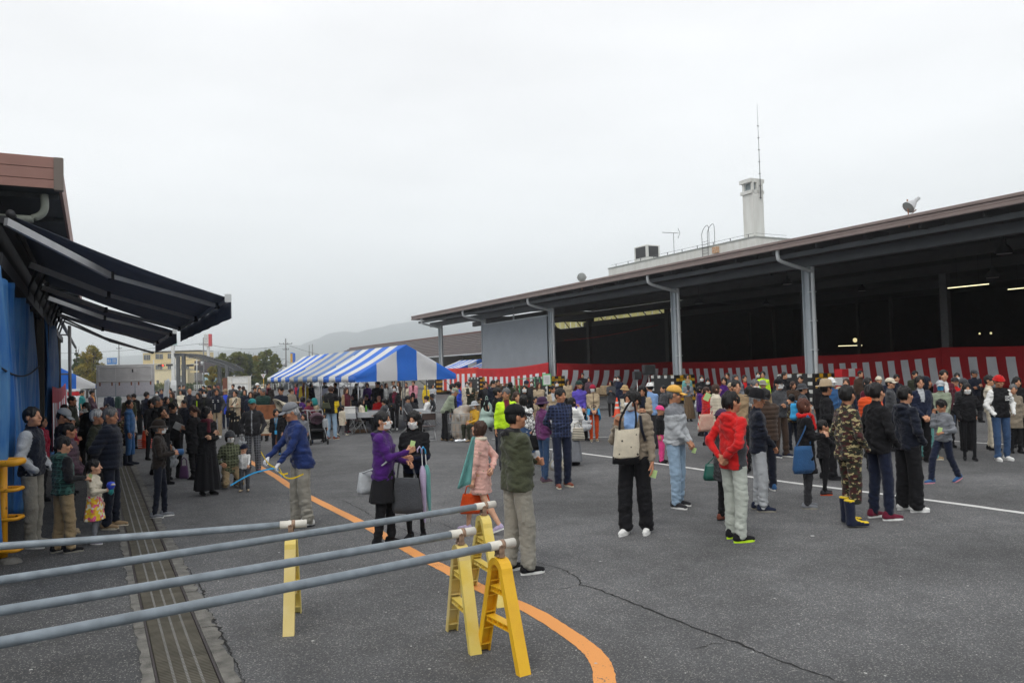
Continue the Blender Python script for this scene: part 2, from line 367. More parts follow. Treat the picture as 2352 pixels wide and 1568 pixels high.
def crack(pts, w, seed):
    r = random.Random(seed); P = [G(*p) for p in pts]; out = []
    for i in range(len(P)-1):
        ln = (P[i+1]-P[i]).length; k = max(2, int(ln/.05))
        for j in range(k):
            t = j/k; q = P[i].lerp(P[i+1], t); q += Vector((r.uniform(-1, 1), r.uniform(-1, 1), 0))*.014; out.append(q)
    out.append(P[-1]); ws = [w*r.uniform(.45, 1.3)*min(1, .25+3*min(i, len(out)-1-i)/len(out)) for i in range(len(out))]
    tag(ribbon(out, ws, .0035, 'pavement_crack', M_CRK, seed, .25), kind='structure')
crack([(1225, 1289), (1290, 1306), (1328, 1325), (1332, 1343), (1370, 1352), (1428, 1374), (1560, 1428), (1690, 1475), (1800, 1519), (1935, 1566), (2100, 1640)], .020, 1)
crack([(1332, 1343), (1290, 1352), (1200, 1355)], .008, 2)
crack([(1690, 1475), (1640, 1478), (1590, 1490)], .007, 3)
crack([(1800, 1519), (1770, 1531)], .007, 4)
crack([(745, 1140), (790, 1150), (835, 1172), (870, 1196), (930, 1216), (985, 1232)], .014, 5)
crack([(1010, 1200), (1060, 1222), (1085, 1232)], .012, 6)
crack([(1605, 1182), (1640, 1185), (1660, 1196)], .012, 7)
crack([(1500, 1183), (1535, 1190)], .008, 8)
crack([(640, 1020), (700, 1030), (735, 1040), (760, 1046)], .01, 9)
crack([(1050, 1150), (1120, 1160), (1150, 1166)], .008, 10)
crack([(430, 1300), (460, 1345), (480, 1400), (505, 1450), (530, 1500), (560, 1568)], .02, 12)
lit = MB(); r = random.Random(3)
for i in range(46):
    p = G(r.uniform(60, 2300), r.uniform(1180, 1560)); q = r.uniform(.006, .016); a = r.uniform(0, 3)
    lit.add([p+Vector((q*math.cos(a+t)*r.uniform(.6, 1.3), q*math.sin(a+t), .006)) for t in (0, 1.5, 3.1, 4.6)], [(0, 1, 2, 3)])
tag(lit.build('litter_specks', pmat('litter', (.5, .5, .48), .8)), 'small pale scraps scattered over the asphalt', 'litter', kind='stuff')
# ------------------------------------------------------------ barrier rails
M_PIPE = pmat('grey_pipe', (.19, .225, .255), .45, 0, var=.22, scale=9, bump=.05, bscale=30, spec=.5)
M_WTAPE = pmat('white_tape', (.68, .65, .58), .6, var=.1, scale=12)
M_YEL = pmat('yellow_plastic', (.80, .46, .015), .45, col2=(.66, .34, .02), thr=(.45, .8), scale=5, bump=.08, bscale=20)
M_YELF = pmat('faded_plastic', (.72, .58, .26), .6, var=.12, scale=5, col2=(.66, .50, .14))
M_YELM = pmat('yellow_plastic_old', (.70, .50, .06), .55, var=.12, scale=5, col2=(.72, .60, .22))
M_RUSTC = pmat('rusty_clamp', (.30, .20, .14), .7, .3, var=.4, scale=30)
def a_frame(F_, R_, top, mat, matf, label):
    """A frame stand: two feet on the ground F_, R_ and a rounded top"""
    F_, R_, top = Vector(F_), Vector(R_), Vector(top)
    mid = (F_+R_)/2; d = (R_-F_); half = d.length/2; rz = math.atan2(d.y, d.x)
    th = top.z-.04
    o = empty('barrier_stand', (mid.x, mid.y, 0), rz, label, 'barrier stand', 'plastic A frame stands under the pipe rails')
    W2 = .045                       # half depth of the legs
    # outer outline of the A: arc on top
    def outline(inset):
        P = []; rr = .105-inset
        for i in range(9):
            a = math.pi*i/8; P.append((rr*math.cos(a), th-.105+rr*math.sin(a)))
        return P
    arch_o = outline(0); arch_i = outline(.05)
    b = MB(); n = len(arch_o)
    V = [(x, y, z) for y in (-W2, W2) for (x, z) in arch_o+arch_i]
    F = []
    for i in range(n-1):
        F += [(i, n+i, n+i+1, i+1), (2*n+i, 2*n+i+1, 3*n+i+1, 3*n+i), (i, i+1, 2*n+i+1, 2*n+i), (n+i, 3*n+i, 3*n+i+1, n+i+1)]
    b.add(V, F); b.build('arch_top', mat, o)
    for sgn in (1, -1):
        l = MB(); x0, x1 = sgn*.105, sgn*.055; zt = th-.105; fx0, fx1 = sgn*(half+.02), sgn*(half-.035)
        # channel section leg: flange plates and web
        def leg_plate(xa, xb, fa, fb, y0, y1):
            V = [(xa, y0, zt), (xb, y0, zt), (xb, y1, zt), (xa, y1, zt), (fa, y0, 0), (fb, y0, 0), (fb, y1, 0), (fa, y1, 0)]
            if sgn > 0: Fc = [(0, 1, 2, 3), (7, 6, 5, 4), (0, 4, 5, 1), (1, 5, 6, 2), (2, 6, 7, 3), (3, 7, 4, 0)]
            else: Fc = [(3, 2, 1, 0), (4, 5, 6, 7), (1, 5, 4, 0), (2, 6, 5, 1), (3, 7, 6, 2), (0, 4, 7, 3)]
            l.add(V, Fc)
        leg_plate(x0, x0-sgn*.010, fx0, fx0-sgn*.010, -W2, W2)
        leg_plate(x0-sgn*.010, x1, fx0-sgn*.010, fx1, -W2, -W2+.008)
        leg_plate(x0-sgn*.010, x1, fx0-sgn*.010, fx1, W2-.008, W2)
        for t in (.12, .3, .5, .7, .9):
            z = zt*(1-t); xa = x0+(fx0-x0)*t; xb = x1+(fx1-x1)*t
            l.box(min(xa-sgn*.010, xb), max(xa-sgn*.010, xb), -W2+.008, W2-.008, z-.003, z+.003)
        l.build('leg', matf if sgn < 0 else mat, o)
    for zz, nm in ((.28, 'lower'), (.62*th+.05, 'upper')):
        t = (th-.105-zz)/(th-.105); xa = .055+(half-.035-.055)*t-.006
        c = MB(); c.box(-xa, xa, -W2+.01, W2-.01, zz+.016, zz+.022); c.box(-xa, xa, -W2+.01, W2-.01, zz-.022, zz-.016)
        c.box(-xa, xa, -.004, .004, zz-.016, zz+.016)
        for i in range(5):
            x = -xa+.01+(2*xa-.02)*i/4; c.box(x-.003, x+.003, -W2+.012, -.004, zz-.016, zz+.016); c.box(x-.003, x+.003, .004, W2-.012, zz-.016, zz+.016)
        c.build('crossbar', matf, o)
    k = MB(); k.box(-.028, .028, -.03, .03, th+.001, th+.018, bev=.004)
    for i in (-1, 1): k.box(i*.034-.004, i*.034+.004, -.02, .02, th+.0, th+.085)
    k.tube([(-.05, 0, th+.045+.04), (.05, 0, th+.085)], .006, 6); k.build('clamp', M_RUSTC, o)
    return o
def rail(p, q, label):
    p, q = Vector(p), Vector(q); d = (q-p).normalized(); o = empty('barrier_rail', p, 0, label, 'barrier rail', 'grey pipe rails laid on the A frame stands')
    Lr = (q-p).length; pts = [Vector((0, 0, -.012*math.sin(math.pi*i/12)))+d*(Lr*i/12) for i in range(13)]
    b = MB(); b.tube(pts, .030, 16); b.build('pipe', M_PIPE, o)
    e = MB(); e.tube([-d*.13, d*.09], .0335, 16); e.build('taped_end', M_WTAPE, o)
    c = MB(); c.tube([-d*.035, -d*.005], .037, 14); c.build('clamp_band', M_RUSTC, o)
RZH = .84
def gz(x, y, z=RZH): r = ray(x, y); t = (z-CAMZ)/r.z; return Vector((r.x*t, r.y*t, z))
stands = [((663, 1459), (681, 1406), (676, 1226), M_YELM, M_YELF, 'pale yellow A frame stand holding the highest rail, apart on the left'),
          ((1151, 1393), (1083, 1345), (1108, 1184), M_YELM, M_YELM, 'yellow A frame stand standing behind the other two on the right'),
          ((1092, 1501), (1037, 1446), (1062, 1240), M_YELF, M_YELM, 'faded cream yellow A frame stand left of the bright yellow one'),
          ((1204, 1549), (1109, 1492), (1130, 1271), M_YEL, M_YEL, 'bright orange yellow A frame stand nearest to the camera')]
for f, r_, t, m1, m2, lb in stands:
    F_, R_ = G(*f), G(*r_); a_frame(F_, R_, ((F_+R_)/2).to_3d()+Vector((0, 0, RZH-.05)), m1, m2, lb)
def rail_from(stand, far, lb):
    F_, R_ = G(*stand[0]), G(*stand[1]); m = (F_+R_)/2; m.z = RZH-.005
    q = gz(*far); q.z = RZH-.005; d = (q-m).normalized()
    rail(m, m+d*((q-m).length+1.6), lb)
rail_from(stands[0], (0, 1249), 'grey pipe rail farthest back, ending at the lone left stand')
rail_from(stands[1], (0, 1327), 'second grey pipe rail from the top at the left edge')
rail_from(stands[2], (0, 1396), 'third grey pipe rail, above the lowest one')
rail_from(stands[3], (0, 1468), 'lowest and nearest grey pipe rail on the bright yellow stand')
# yellow corner guard at the left edge
M_YPAINT = pmat('yellow_paint_rusty', (.80, .36, .01), .5, var=.1, scale=14, col2=(.10, .03, .012), thr=(.63, .72))
o = empty('corner_guard_rail', G(8, 1288), math.radians(4), 'orange yellow tubular guard rail at the left edge by the tarpaulin', 'guard rail')
b = MB(); b.tube([(0, 0, 0), (0, 0, 1.16)], .045, 12); b.build('post', M_YPAINT, o)
b = MB(); b.tube([(-.75, .1, 0), (-.75, .1, 1.16)], .045, 12); b.build('post', M_YPAINT, o)
for i, z in enumerate((1.16, .84, .50, .13)):
    b = MB(); r_ = .042 if i == 0 else .022
    P = smooth_path([(-1.2, -.10, z), (-.3, -.10, z), (.13, -.09, z), (.20, .0, z+.01), (.13, .1, z+.01), (-.3, .12, z+.01), (-1.2, .12, z+.01)], 5)
    b.tube(P, r_, 10); b.build('hoop', M_YPAINT, o)
b = MB(); b.lathe([(.0, .06), (.09, .055), (.13, .03), (.15, 0)], 8, sx=1, sy=.8); b.build('broken_footing', M_CONC, o, loc=(.12, -.1, 0))
# ------------------------------------------------------------ left shed: wall, tarpaulins, roof edge, awnings
M_BROWN = pmat('fascia_brown', (.30, .155, .125), .55, var=.06, scale=3)
M_TRIM = pmat('fascia_trim', (.16, .13, .11), .5, var=.08, scale=3)
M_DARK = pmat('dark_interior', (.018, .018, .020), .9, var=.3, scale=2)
M_DSTEEL = pmat('dark_steel', (.05, .05, .055), .6, .3, var=.2, scale=4)
def tarp_mat(name, c1, c2):
    m, n, l, b = mk(name); b.inputs['Roughness'].default_value = .5
    t = n.new('ShaderNodeTexCoord'); mp = n.new('ShaderNodeMapping'); mp.inputs['Scale'].default_value = (3, 3, .7); l.new(t.outputs['Object'], mp.inputs[0])
    z = n.new('ShaderNodeTexNoise'); z.inputs['Scale'].default_value = 1.6; z.inputs['Detail'].default_value = 6; z.inputs['Roughness'].default_value = .65; l.new(mp.outputs[0], z.inputs['Vector'])
    r = n.new('ShaderNodeValToRGB'); l.new(z.outputs['Fac'], r.inputs[0]); el = r.color_ramp.elements
    el[0].position = .38; el[0].color = (*c1, 1); el[1].position = .78; el[1].color = (*c2, 1); l.new(r.outputs[0], b.inputs['Base Color']); return m
M_TARP = tarp_mat('blue_tarpaulin', (.008, .12, .42), (.12, .30, .52))
shed = empty('shed_building', AS(-1.0, 9, 0), TH, 'low brown edged shed along the left side with hanging tarpaulins', 'building')
def SL(a, s, z): return (a+1.0, s-9, z)          # shed local
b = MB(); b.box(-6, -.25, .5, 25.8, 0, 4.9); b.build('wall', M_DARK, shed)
b = MB()
for z0, z1 in ((4.93, 5.05), (5.06, 5.22), (5.23, 5.36)): b.box(-7, .545, 4.16, 4.2, z0, z1)
b.box(-7, .55, 4.19, 4.21, 4.94, 5.35); b.build('gable_fascia', M_BROWN, shed)
for z0, z1 in ((4.93, 5.05), (5.06, 5.22), (5.23, 5.36)):
    b = MB(); b.box(.56, .60, 4.26, 27, z0, z1); b.build('fascia_board', M_BROWN, shed)
b = MB(); b.box(.50, .625, 4.14, 4.25, 4.90, 5.39, bev=.01); b.build('corner_trim', M_TRIM, shed)
b = MB(); b.box(-7, .56, 4.21, 27, 5.36, 5.40); b.build('roof', M_BROWN, shed)
b = MB(); b.box(-7, .56, 4.21, 27, 4.94, 4.97)
for i in range(11): b.box(-7, .55, 4.6+i*2, 4.66+i*2, 4.86, 4.94)
b.build('soffit', pmat('soffit', (.06, .07, .075), .7), shed)
b = MB(); b.tube(smooth_path([(-3, 4.5, 4.55), (-.1, 4.5, 4.52), (.22, 4.5, 4.54), (.36, 4.5, 4.66), (.36, 4.5, 4.9)], 5), .055, 12); b.build('gutter_pipe', pmat('old_pvc', (.30, .32, .27), .5), shed)
for s_ in (12.3, 14.6, 21.2, 22.8):
    b = MB(); b.box(-.17, -.03, s_-.07, s_+.07, 0, 3.6); b.build('post', pmat('post_dark', (.06, .055, .045), .7), shed)
b = MB(); b.beam((-.1, 3, 3.7), (-.1, 25.6, 3.7), .12, .2); b.beam((-.05, 3.4, 4.3), (-.05, 50, 4.3), .1, .1)
for i in range(4, 14): b.beam((-.1, 1+i*1.6, 3.55), (.12, 1.5+i*1.6, 4.3), .04, .04)
b.build('wall_beam', M_DSTEEL, shed)
# tarpaulins
def tarp(s0, s1, z0, z1, a, label, seed, nu=60, nv=30):
    r = random.Random(seed); ph = [r.uniform(0, 6) for _ in range(6)]
    c = AS(a, s0, 0); o = None
    def fn(u, v):
        s_ = u*(s1-s0); z = z0+(z1-z0)*v
        w = .05*math.sin(s_*7+ph[0]+.5*v)+.035*math.sin(s_*15+ph[1]-1.1*v)+.02*math.sin(s_*31+ph[2]+2*v)
        x = w*(1.15-.7*v)+.03*math.sin(6*v+ph[3]+s_)
        zz = z+(.05*math.sin(s_*2.2+ph[4])*v)+(.12*math.sin(s_*1.7+ph[5])*(1-v))
        return (x, s_, zz)
    b = MB(); b.grid(fn, nu, nv); o = b.build('tarpaulin', M_TARP, loc=c, rz=TH)
    sol = o.modifiers.new('thickness', 'SOLIDIFY'); sol.thickness = .006
    tag(o, label, 'tarpaulin', 'blue tarpaulins hung along the shed'); return o
tarp(8.5, 13.6, .35, 3.5, -1.0, 'large blue tarpaulin hanging at the left edge behind the man in a dark vest', 1, 90)
tarp(13.7, 17.6, .3, 3.42, -1.02, 'blue tarpaulin with a slack rope, next to the dark shed post', 2, 70)
tarp(21.8, 28.5, .2, 3.7, -1.05, 'far blue tarpaulin beside the thin metal pole', 3, 80)
b = MB(); P = [AS(-.93, 8.6+i*.45, 2.42-.22*math.sin(math.pi*i/20)) for i in range(21)]; b.tube(P, .012, 6); tag(b.build('slack_rope', pmat('rope', (.02, .025, .04), .8)), 'dark slack rope tied across the blue tarpaulins', 'rope')
b = MB(); P0 = AS(-.82, 34.5, 0); b.tube([P0, P0+Vector((0, 0, 4.25))], .06, 10); b.tube([P0+Vector((0, 0, 3.9)), P0+AS(-.9, 0, 3.9)], .03, 8); b.tube([P0+Vector((0, 0, 2.4)), P0+AS(-.9, 0, 2.4)], .03, 8)
tag(b.build('metal_pole', pmat('pole_metal', (.20, .19, .19), .5, .3)), 'thin upright metal pole at the far end of the shed', 'pole')
# awnings
M_AWN = pmat('awning_cloth', (.12, .14, .19), .85, var=.25, scale=4, stretch=(1, 8, 1), trans=.4, col2=(.19, .205, .24))
M_ALU = pmat('aluminium', (.50, .51, .52), .4, .15, var=.08, scale=5)
def awning(s0, s1, label, arms):
    A0, A1, Z0, Z1 = -.95, 1.8, 4.36, 3.30
    o = empty('retractable_awning', AS(A0, s0, 0), TH, label, 'awning', 'dark retractable awnings on the shed')
    W = A1-A0; Ls = s1-s0
    def top(u, v):
        x = u*W; y = .05+v*(Ls-.1); z = Z0+(Z1-Z0)*u-.05*math.sin(math.pi*u)-.012*math.sin(v*math.pi*6)*u
        return (x, y, z)
    b = MB(); b.grid(top, 14, 16); c = b.build('canopy', M_AWN, o); sm = c.modifiers.new('thickness', 'SOLIDIFY'); sm.thickness = .008
    b = MB(); b.grid(lambda u, v: (W+.03+.012*math.sin(u*40), u*Ls, Z1-.04-.27*v), 40, 3); c = b.build('valance', M_AWN, o); sm = c.modifiers.new('thickness', 'SOLIDIFY'); sm.thickness = .006
    b = MB(); b.box(W-.03, W+.02, 0, Ls, Z1-.05, Z1+.03); b.build('front_bar', M_ALU, o)
    b = MB(); b.box(W-.06, W+.035, -.03, .0, Z1-.07, Z1+.05); b.build('end_cap', pmat('cap_white', (.6, .62, .62), .5), o)
    b = MB(); b.tube([(-.03, 0, Z0+.02), (-.03, Ls, Z0+.02)], .06, 10); b.build('roller', M_DSTEEL, o)
    for i, (ra, el, fr) in enumerate(arms):
        e0 = Vector((.02, ra, Z0-.30)); e1 = Vector((W*.43, el, Z0-.30-.43*(Z0-Z1-.1))); e2 = Vector((W-.05, fr, Z1-.05))
        b = MB(); b.beam(e0, e1, .05, .095); b.build('upper_arm', M_ALU, o)
        b = MB(); b.beam(e1, e2, .04, .065); b.build('forearm', M_ALU, o)
        b = MB(); b.tube([e1+Vector((0, 0, -.06)), e1+Vector((0, 0, .06))], .045, 10); b.tube([e2+Vector((0, 0, -.05)), e2+Vector((0, 0, .05))], .04, 10); b.build('joint', M_DSTEEL, o)
    return o
awning(12.4, 20.4, 'large dark awning reaching out over the left of the yard', [(-1.2, .6, .9), (2.8, 3.5, 3.9), (6.4, 6.9, 7.2)])
awning(21.3, 29.2, 'second dark awning, farther along the shed', [(-.2, .5, .7), (4.8, 5.2, 5.4)])
b = MB(); b.beam(AS(-.9, 29.6, 4.2), AS(.3, 29.6, 3.55), .06, .06); b.beam(AS(.3, 29.6, 3.55), AS(1.8, 29.6, 3.0), .06, .06); b.beam(AS(-.9, 31.4, 4.2), AS(.5, 31.2, 3.5), .06, .06); b.beam(AS(.5, 31.2, 3.5), AS(1.8, 29.6, 3.02), .06, .06)
tag(b.build('awning_arm', M_DSTEEL), 'bare folding arms beyond the second awning', 'awning arm')
# ------------------------------------------------------------ red and white curtains
M_RED = pmat('curtain_red', (.50, .012, .018), .8, var=.1, scale=1.5, bump=.15, bscale=8)
M_REDD = pmat('curtain_dark_red', (.44, .010, .016), .8, var=.1, scale=1.5, bump=.15, bscale=8)
M_WHT = pmat('curtain_white', (.74, .75, .78), .8, var=.05, scale=2, bump=.15, bscale=8)
M_REDP = pmat('curtain_faded_red', (.45, .05, .075), .8, var=.1, scale=2)
M_ORED = pmat('curtain_bright_red', (.62, .035, .02), .8, var=.1, scale=2)
def curtain(p, q, ztop, h, n, label, red=None, slant=0.0, sag=.12, seed=0, amp=.05, z2=None, frac=.25, bulge=0.0):
    p, q = Vector(p), Vector(q); d = q-p; Lc = d.length; d.normalize(); nn = Vector((-d.y, d.x, 0)); red = red or M_RED
    r = random.Random(seed); ph = [r.uniform(0, 6) for _ in range(4)]; z2 = ztop if z2 is None else z2
    K = 4; nu = (2*n+1)*K; nv = 16
    def fn(u, v):
        t = 1-v; wv = amp*(.25+t)*(math.sin(u*Lc*3.1+ph[0])+.5*math.sin(u*Lc*7.3+ph[1]+2*t))
        z = ztop+(z2-ztop)*u-sag*math.sin(math.pi*u)-t*h
        uu = u+slant*(t**1.6)*(1 if not callable(slant) else 1)/Lc
        return p+d*(uu*Lc)+nn*(wv+bulge*math.sin(math.pi*min(1, t*.9)))+Vector((0, 0, z-p.z))
    nb = int(nv*frac+.5)
    def mf(i, j): return 0 if j >= nv-nb else (i//K) % 2
    b = MB(); b.grid(fn, nu, nv, mf=mf); o = b.build('ceremonial_curtain', [red, M_WHT]); sm = o.modifiers.new('thickness', 'SOLIDIFY'); sm.thickness = .01
    tag(o, label, 'curtain', 'red and white striped festival curtains'); return o
# ------------------------------------------------------------ market hall
hall = empty('market_hall', (0, 0, 0), TH, 'long open market hall on the right with steel columns and overhanging roof', 'building')
EZ = 7.3; EA = 26.5; S0, S1 = -4.0, 69.7
M_HF = pmat('hall_fascia', (.23, .175, .16), .5, var=.06, scale=2)
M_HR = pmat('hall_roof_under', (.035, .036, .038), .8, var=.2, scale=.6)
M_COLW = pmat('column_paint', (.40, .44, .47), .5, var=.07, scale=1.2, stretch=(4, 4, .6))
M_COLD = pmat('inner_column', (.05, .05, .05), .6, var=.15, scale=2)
M_PVC = pmat('downpipe_grey', (.52, .54, .55), .45, var=.06, scale=3)
for k, (z0, z1, o_) in enumerate(((EZ-.30, EZ-.17, .04), (EZ-.165, EZ-.05, .0), (EZ-.045, EZ+.08, .04))):
    b = MB(); b.box(EA-o_, EA+.10, S0, S1, z0, z1, bev=.02); b.build('gutter_band', M_HF, hall)
b = MB(); b.box(EA+.1, 62, S1-.1, S1, EZ-.3, EZ+.05); b.build('end_fascia', M_HF, hall)
b = MB(); SM = 56.0
b.add([(EA+.1, S0, EZ+.04), (44, S0, EZ+1.1), (62, S0, EZ+.2), (62, SM, EZ+.2), (44, SM, EZ+1.1), (EA+.1, SM, EZ+.04), (47.2, SM, EZ+.95), (47.2, S1, EZ+.95), (44, S1, EZ+1.1), (EA+.1, S1, EZ+.04)], [(0, 1, 4, 5), (1, 2, 3, 4), (5, 4, 8, 9), (4, 6, 7, 8)]); b.build('roof', M_HF, hall)
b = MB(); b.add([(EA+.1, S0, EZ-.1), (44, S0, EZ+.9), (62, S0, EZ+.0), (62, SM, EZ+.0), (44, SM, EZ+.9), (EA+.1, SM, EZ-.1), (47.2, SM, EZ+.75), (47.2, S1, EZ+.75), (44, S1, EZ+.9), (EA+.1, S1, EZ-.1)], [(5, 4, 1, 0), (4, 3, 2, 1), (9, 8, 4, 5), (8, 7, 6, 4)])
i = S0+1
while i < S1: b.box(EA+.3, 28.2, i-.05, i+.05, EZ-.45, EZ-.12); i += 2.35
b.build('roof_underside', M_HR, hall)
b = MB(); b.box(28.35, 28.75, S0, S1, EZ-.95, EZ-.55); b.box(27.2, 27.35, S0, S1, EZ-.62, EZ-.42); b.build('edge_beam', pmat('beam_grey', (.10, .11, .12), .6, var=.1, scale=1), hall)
for a in (33, 38.6, 46):
    b = MB(); b.box(a-.15, a+.15, S0, S1, EZ-.9, EZ-.45); b.build('purlin_beam', M_COLD, hall)
SC = (24.9, 34.1, 47.5, 58.4, 67.6)
for s_ in SC+(15.5,):
    if s_ < 20: continue
    c = MB(); a = 28.56; wv = .15
    c.box(a-wv, a+wv, s_-.20, s_-.175, 0, EZ-.55); c.box(a-wv, a+wv, s_+.175, s_+.20, 0, EZ-.55); c.box(a-.02, a+.02, s_-.175, s_+.175, 0, EZ-.55)
    c.build('column', M_COLW, hall)
    p = MB(); so_ = s_-.40
    p.tube(smooth_path([(EA+.15, so_+.3, EZ-.28), (EA+.15, so_+.3, EZ-.55), (EA+.35, so_+.28, EZ-.78), (a-.35, so_+.1, EZ-1.12), (a-.1, so_+.05, EZ-1.2), (a-.06, so_+.05, EZ-1.45), (a-.06, so_+.05, .3)], 4), .085, 10)
    for zc in (5.2, 3.9, 2.6, 1.4): p.box(a-.16, a+.04, so_-.05, so_+.3, zc-.02, zc+.02)
    p.build('downpipe', M_PVC, hall)
for s_ in (25.2, 34.3, 47.5, 58.4, 15.0):
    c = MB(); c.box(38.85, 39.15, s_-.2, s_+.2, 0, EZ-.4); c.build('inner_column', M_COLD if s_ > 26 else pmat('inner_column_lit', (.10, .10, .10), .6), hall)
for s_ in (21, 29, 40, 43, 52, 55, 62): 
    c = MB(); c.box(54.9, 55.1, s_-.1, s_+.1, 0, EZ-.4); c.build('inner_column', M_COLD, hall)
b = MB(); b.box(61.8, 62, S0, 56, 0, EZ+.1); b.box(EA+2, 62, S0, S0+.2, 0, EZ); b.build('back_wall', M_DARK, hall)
b = MB(); b.box(47.1, 47.25, 56.1, 98, 0, 6.54); b.box(47.2, 62, 55.9, 56.1, 0, 7.9); b.box(30, 47.2, S1-.35, S1-.15, 6.9, 7.42); b.build('back_wall', M_DARK, hall)  # added dark walls that shut out sky gaps behind and at the open end
b = MB(); b.box(42, 47.2, S1, 82, 7.9, 8.05); b.box(47.05, 47.2, 56.2, 82, 7.46, 8.02); b.build('sky_gap_cover', M_HR, hall)  # added ceiling patch and dark strip closing the sky slit above the light band
# slatted light band below the roof
b = MB(); s_ = 57.3; k = 0
while s_ < 79:
    b = MB(); b.box(47.0, 47.04, s_+.05, s_+1.0, 6.55, 7.45)
    b.build('translucent_panel', pmat('fibreglass', (.92, .86, .55), .6, var=.12, scale=1.5, trans=.97), hall); s_ += 1.12
b = MB(); s_ = 57.3
while s_ < 79: b.beam((46.9, s_, 6.5), (46.9, s_+1.3, 7.5), .07, .07); s_ += 2.4
b.build('truss_brace', M_DARK, hall)
# corrugated side panel between two columns
b = MB(); nS = 140
prof = []
for i in range(nS+1):
    s_ = 47.8+(58.2-47.8)*i/nS; prof.append((28.40+(.055 if i % 2 else -.055), s_))
for i in range(nS):
    (a0, s0), (a1, s1) = prof[i], prof[i+1]; b.add([(a0, s0, 2.0), (a1, s1, 2.0), (a1, s1, 5.83), (a0, s0, 5.83)], [(3, 2, 1, 0)])
b.build('corrugated_panel', pmat('corrugated_grey', (.31, .34, .375), .55, .1, var=.06, scale=1), hall)
b = MB(); b.beam((28.5, 53, 5.8), (28.5, 53, 6.9), .1, .1); b.beam((28.45, 47.8, 5.86), (28.45, 58.2, 5.86), .08, .08); b.build('panel_frame', M_COLW, hall)
# lamps hanging in the hall
M_LIT = pmat('tube_light', (1, .92, .55), .5, emit=1.3)
for (x, y, Y, ln) in ((2223, 657, 37, 1.9), (2364, 660, 37, 1.9)):
    p = AT(x, y, Y); o = empty('tube_lamp', p, TH+math.radians(4), 'lit fluorescent tube hanging in the hall'+(' nearest to the right edge' if x > 2300 else ', left one of two'), 'lamp', 'fluorescent tubes in the hall')
    b = MB(); b.tube([(0, -ln/2, 0), (0, ln/2, 0)], .022, 8); b.build('tube', M_LIT, o)
    b = MB(); b.box(-.06, .06, -ln/2, ln/2, .03, .09); b.beam((0, -.5, .09), (0, -.5, 7.2-p.z), .01, .01); b.beam((0, .5, .09), (0, .5, 7.2-p.z), .01, .01); b.build('fitting', M_DARK, o)
for (x, y, Y, sc, lb) in ((2307, 583, 31, 1.15, 'large dark bell lamp under the hall roof near the right edge'), (2280, 638, 34, 1, 'smaller bell lamp below the large one near the right edge'), (1808, 653, 40, .9, 'bell lamp under the roof left of the near column'), (1980, 668, 48, .9, 'bell lamp in the dark right of the near column'), (1605, 697, 44, .9, 'bell lamp left of the second column'), (1770, 640, 52, .8, 'bell lamp deep in the hall behind the near column'), (1760, 699, 56, .8, 'faint bell lamp farthest inside the hall')):
    p = AT(x, y, Y); o = empty('bell_lamp', p, 0, lb, 'lamp', 'bell lamps under the hall roof')
    b = MB(); b.lathe([(.30*sc, 0), (.27*sc, .1*sc), (.17*sc, .26*sc), (.08*sc, .33*sc), (.07*sc, .5*sc), (0, .52*sc)], 16); b.build('shade', M_DARK, o)
    b = MB(); b.lathe([(.0, .03), (.22*sc, .02), (.25*sc, .0)], 14); b.build('lens', pmat('lamp_lens', (.35, .36, .36), .3), o)
    b = MB(); b.beam((0, 0, .5*sc), (0, 0, 7.4-p.z), .015, .015); b.build('stem', M_DARK, o)
for (x, y, Y, s_, lb) in ((1964, 781, 70, .2, 'round lit clock like lamp deep inside the hall'), (2250, 766, 60, .08, 'small glowing lamp inside the hall, left of a pair'), (2276, 765, 60, .09, 'small glowing lamp inside the hall, right of a pair')):
    b = MB(); b.lathe([(0, .3*s_), (s_*.7, .2*s_), (s_, 0), (s_*.7, -.2*s_), (0, -.3*s_)], 14, M=Matrix.Rotation(math.pi/2, 4, 'X')); q = b.build('inner_lamp', pmat('warm_lamp', (1, .85, .45), .5, emit=.7), loc=AT(x, y, Y)); tag(q, lb, 'lamp')
b = MB(); p = AT(1953, 795, 66); b.tube([p-Vector((1.0, 0, -.05)), p+Vector((1.0, 0, .05))], .03, 6); tag(b.build('tube_lamp', M_LIT), 'short lit tube low inside the hall, left of the middle', 'lamp')
# curtains of the hall
def col(a, s_): return AS(a, s_, 0)
curtain(col(28.2, 69.5), col(28.2, 58.9), 2.35, 2.0, 9, 'bright red and white curtain left of the downpipe by the tent', M_ORED, seed=1, sag=.02, amp=.04)
curtain(col(28.05, 58.9), col(28.05, 47.2), 2.28, 1.75, 12, 'red and white curtain below the corrugated grey panel', M_RED, seed=2, sag=.18, amp=.04, z2=2.52, frac=.36)
curtain(col(28.7, 47.2), col(38.8, 47.0), 2.45, 1.85, 11, 'red and white curtain bellying between outer and inner column', M_REDD, seed=3, sag=.1, amp=.05, slant=-.45, z2=2.35, bulge=-.2)
curtain(col(38.7, 47.0), col(38.7, 34.5), 2.32, 1.9, 15, 'dark red and white curtain behind the second column', M_REDD, seed=4, sag=.12, amp=.05, slant=.3, z2=2.42)
curtain(col(38.7, 34.5), col(38.7, 25.3), 2.42, 1.95, 11, 'dark red and white curtain right of the near column', M_REDD, seed=5, sag=.08, amp=.05, slant=.22, z2=2.6)
curtain(col(38.6, 25.3), col(38.6, 12), 2.62, 2.0, 14, 'dark red and white curtain reaching the right edge', M_REDD, seed=6, sag=.1, amp=.05, slant=.2, z2=2.6)
curtain(AS(-.9, 31.5), AS(-.9, 22.2), 2.05, 1.6, 13, 'small faded red and white curtain at the end of the blue tarpaulin', M_REDP, seed=7, sag=.1, amp=.03, z2=2.0, frac=.27)
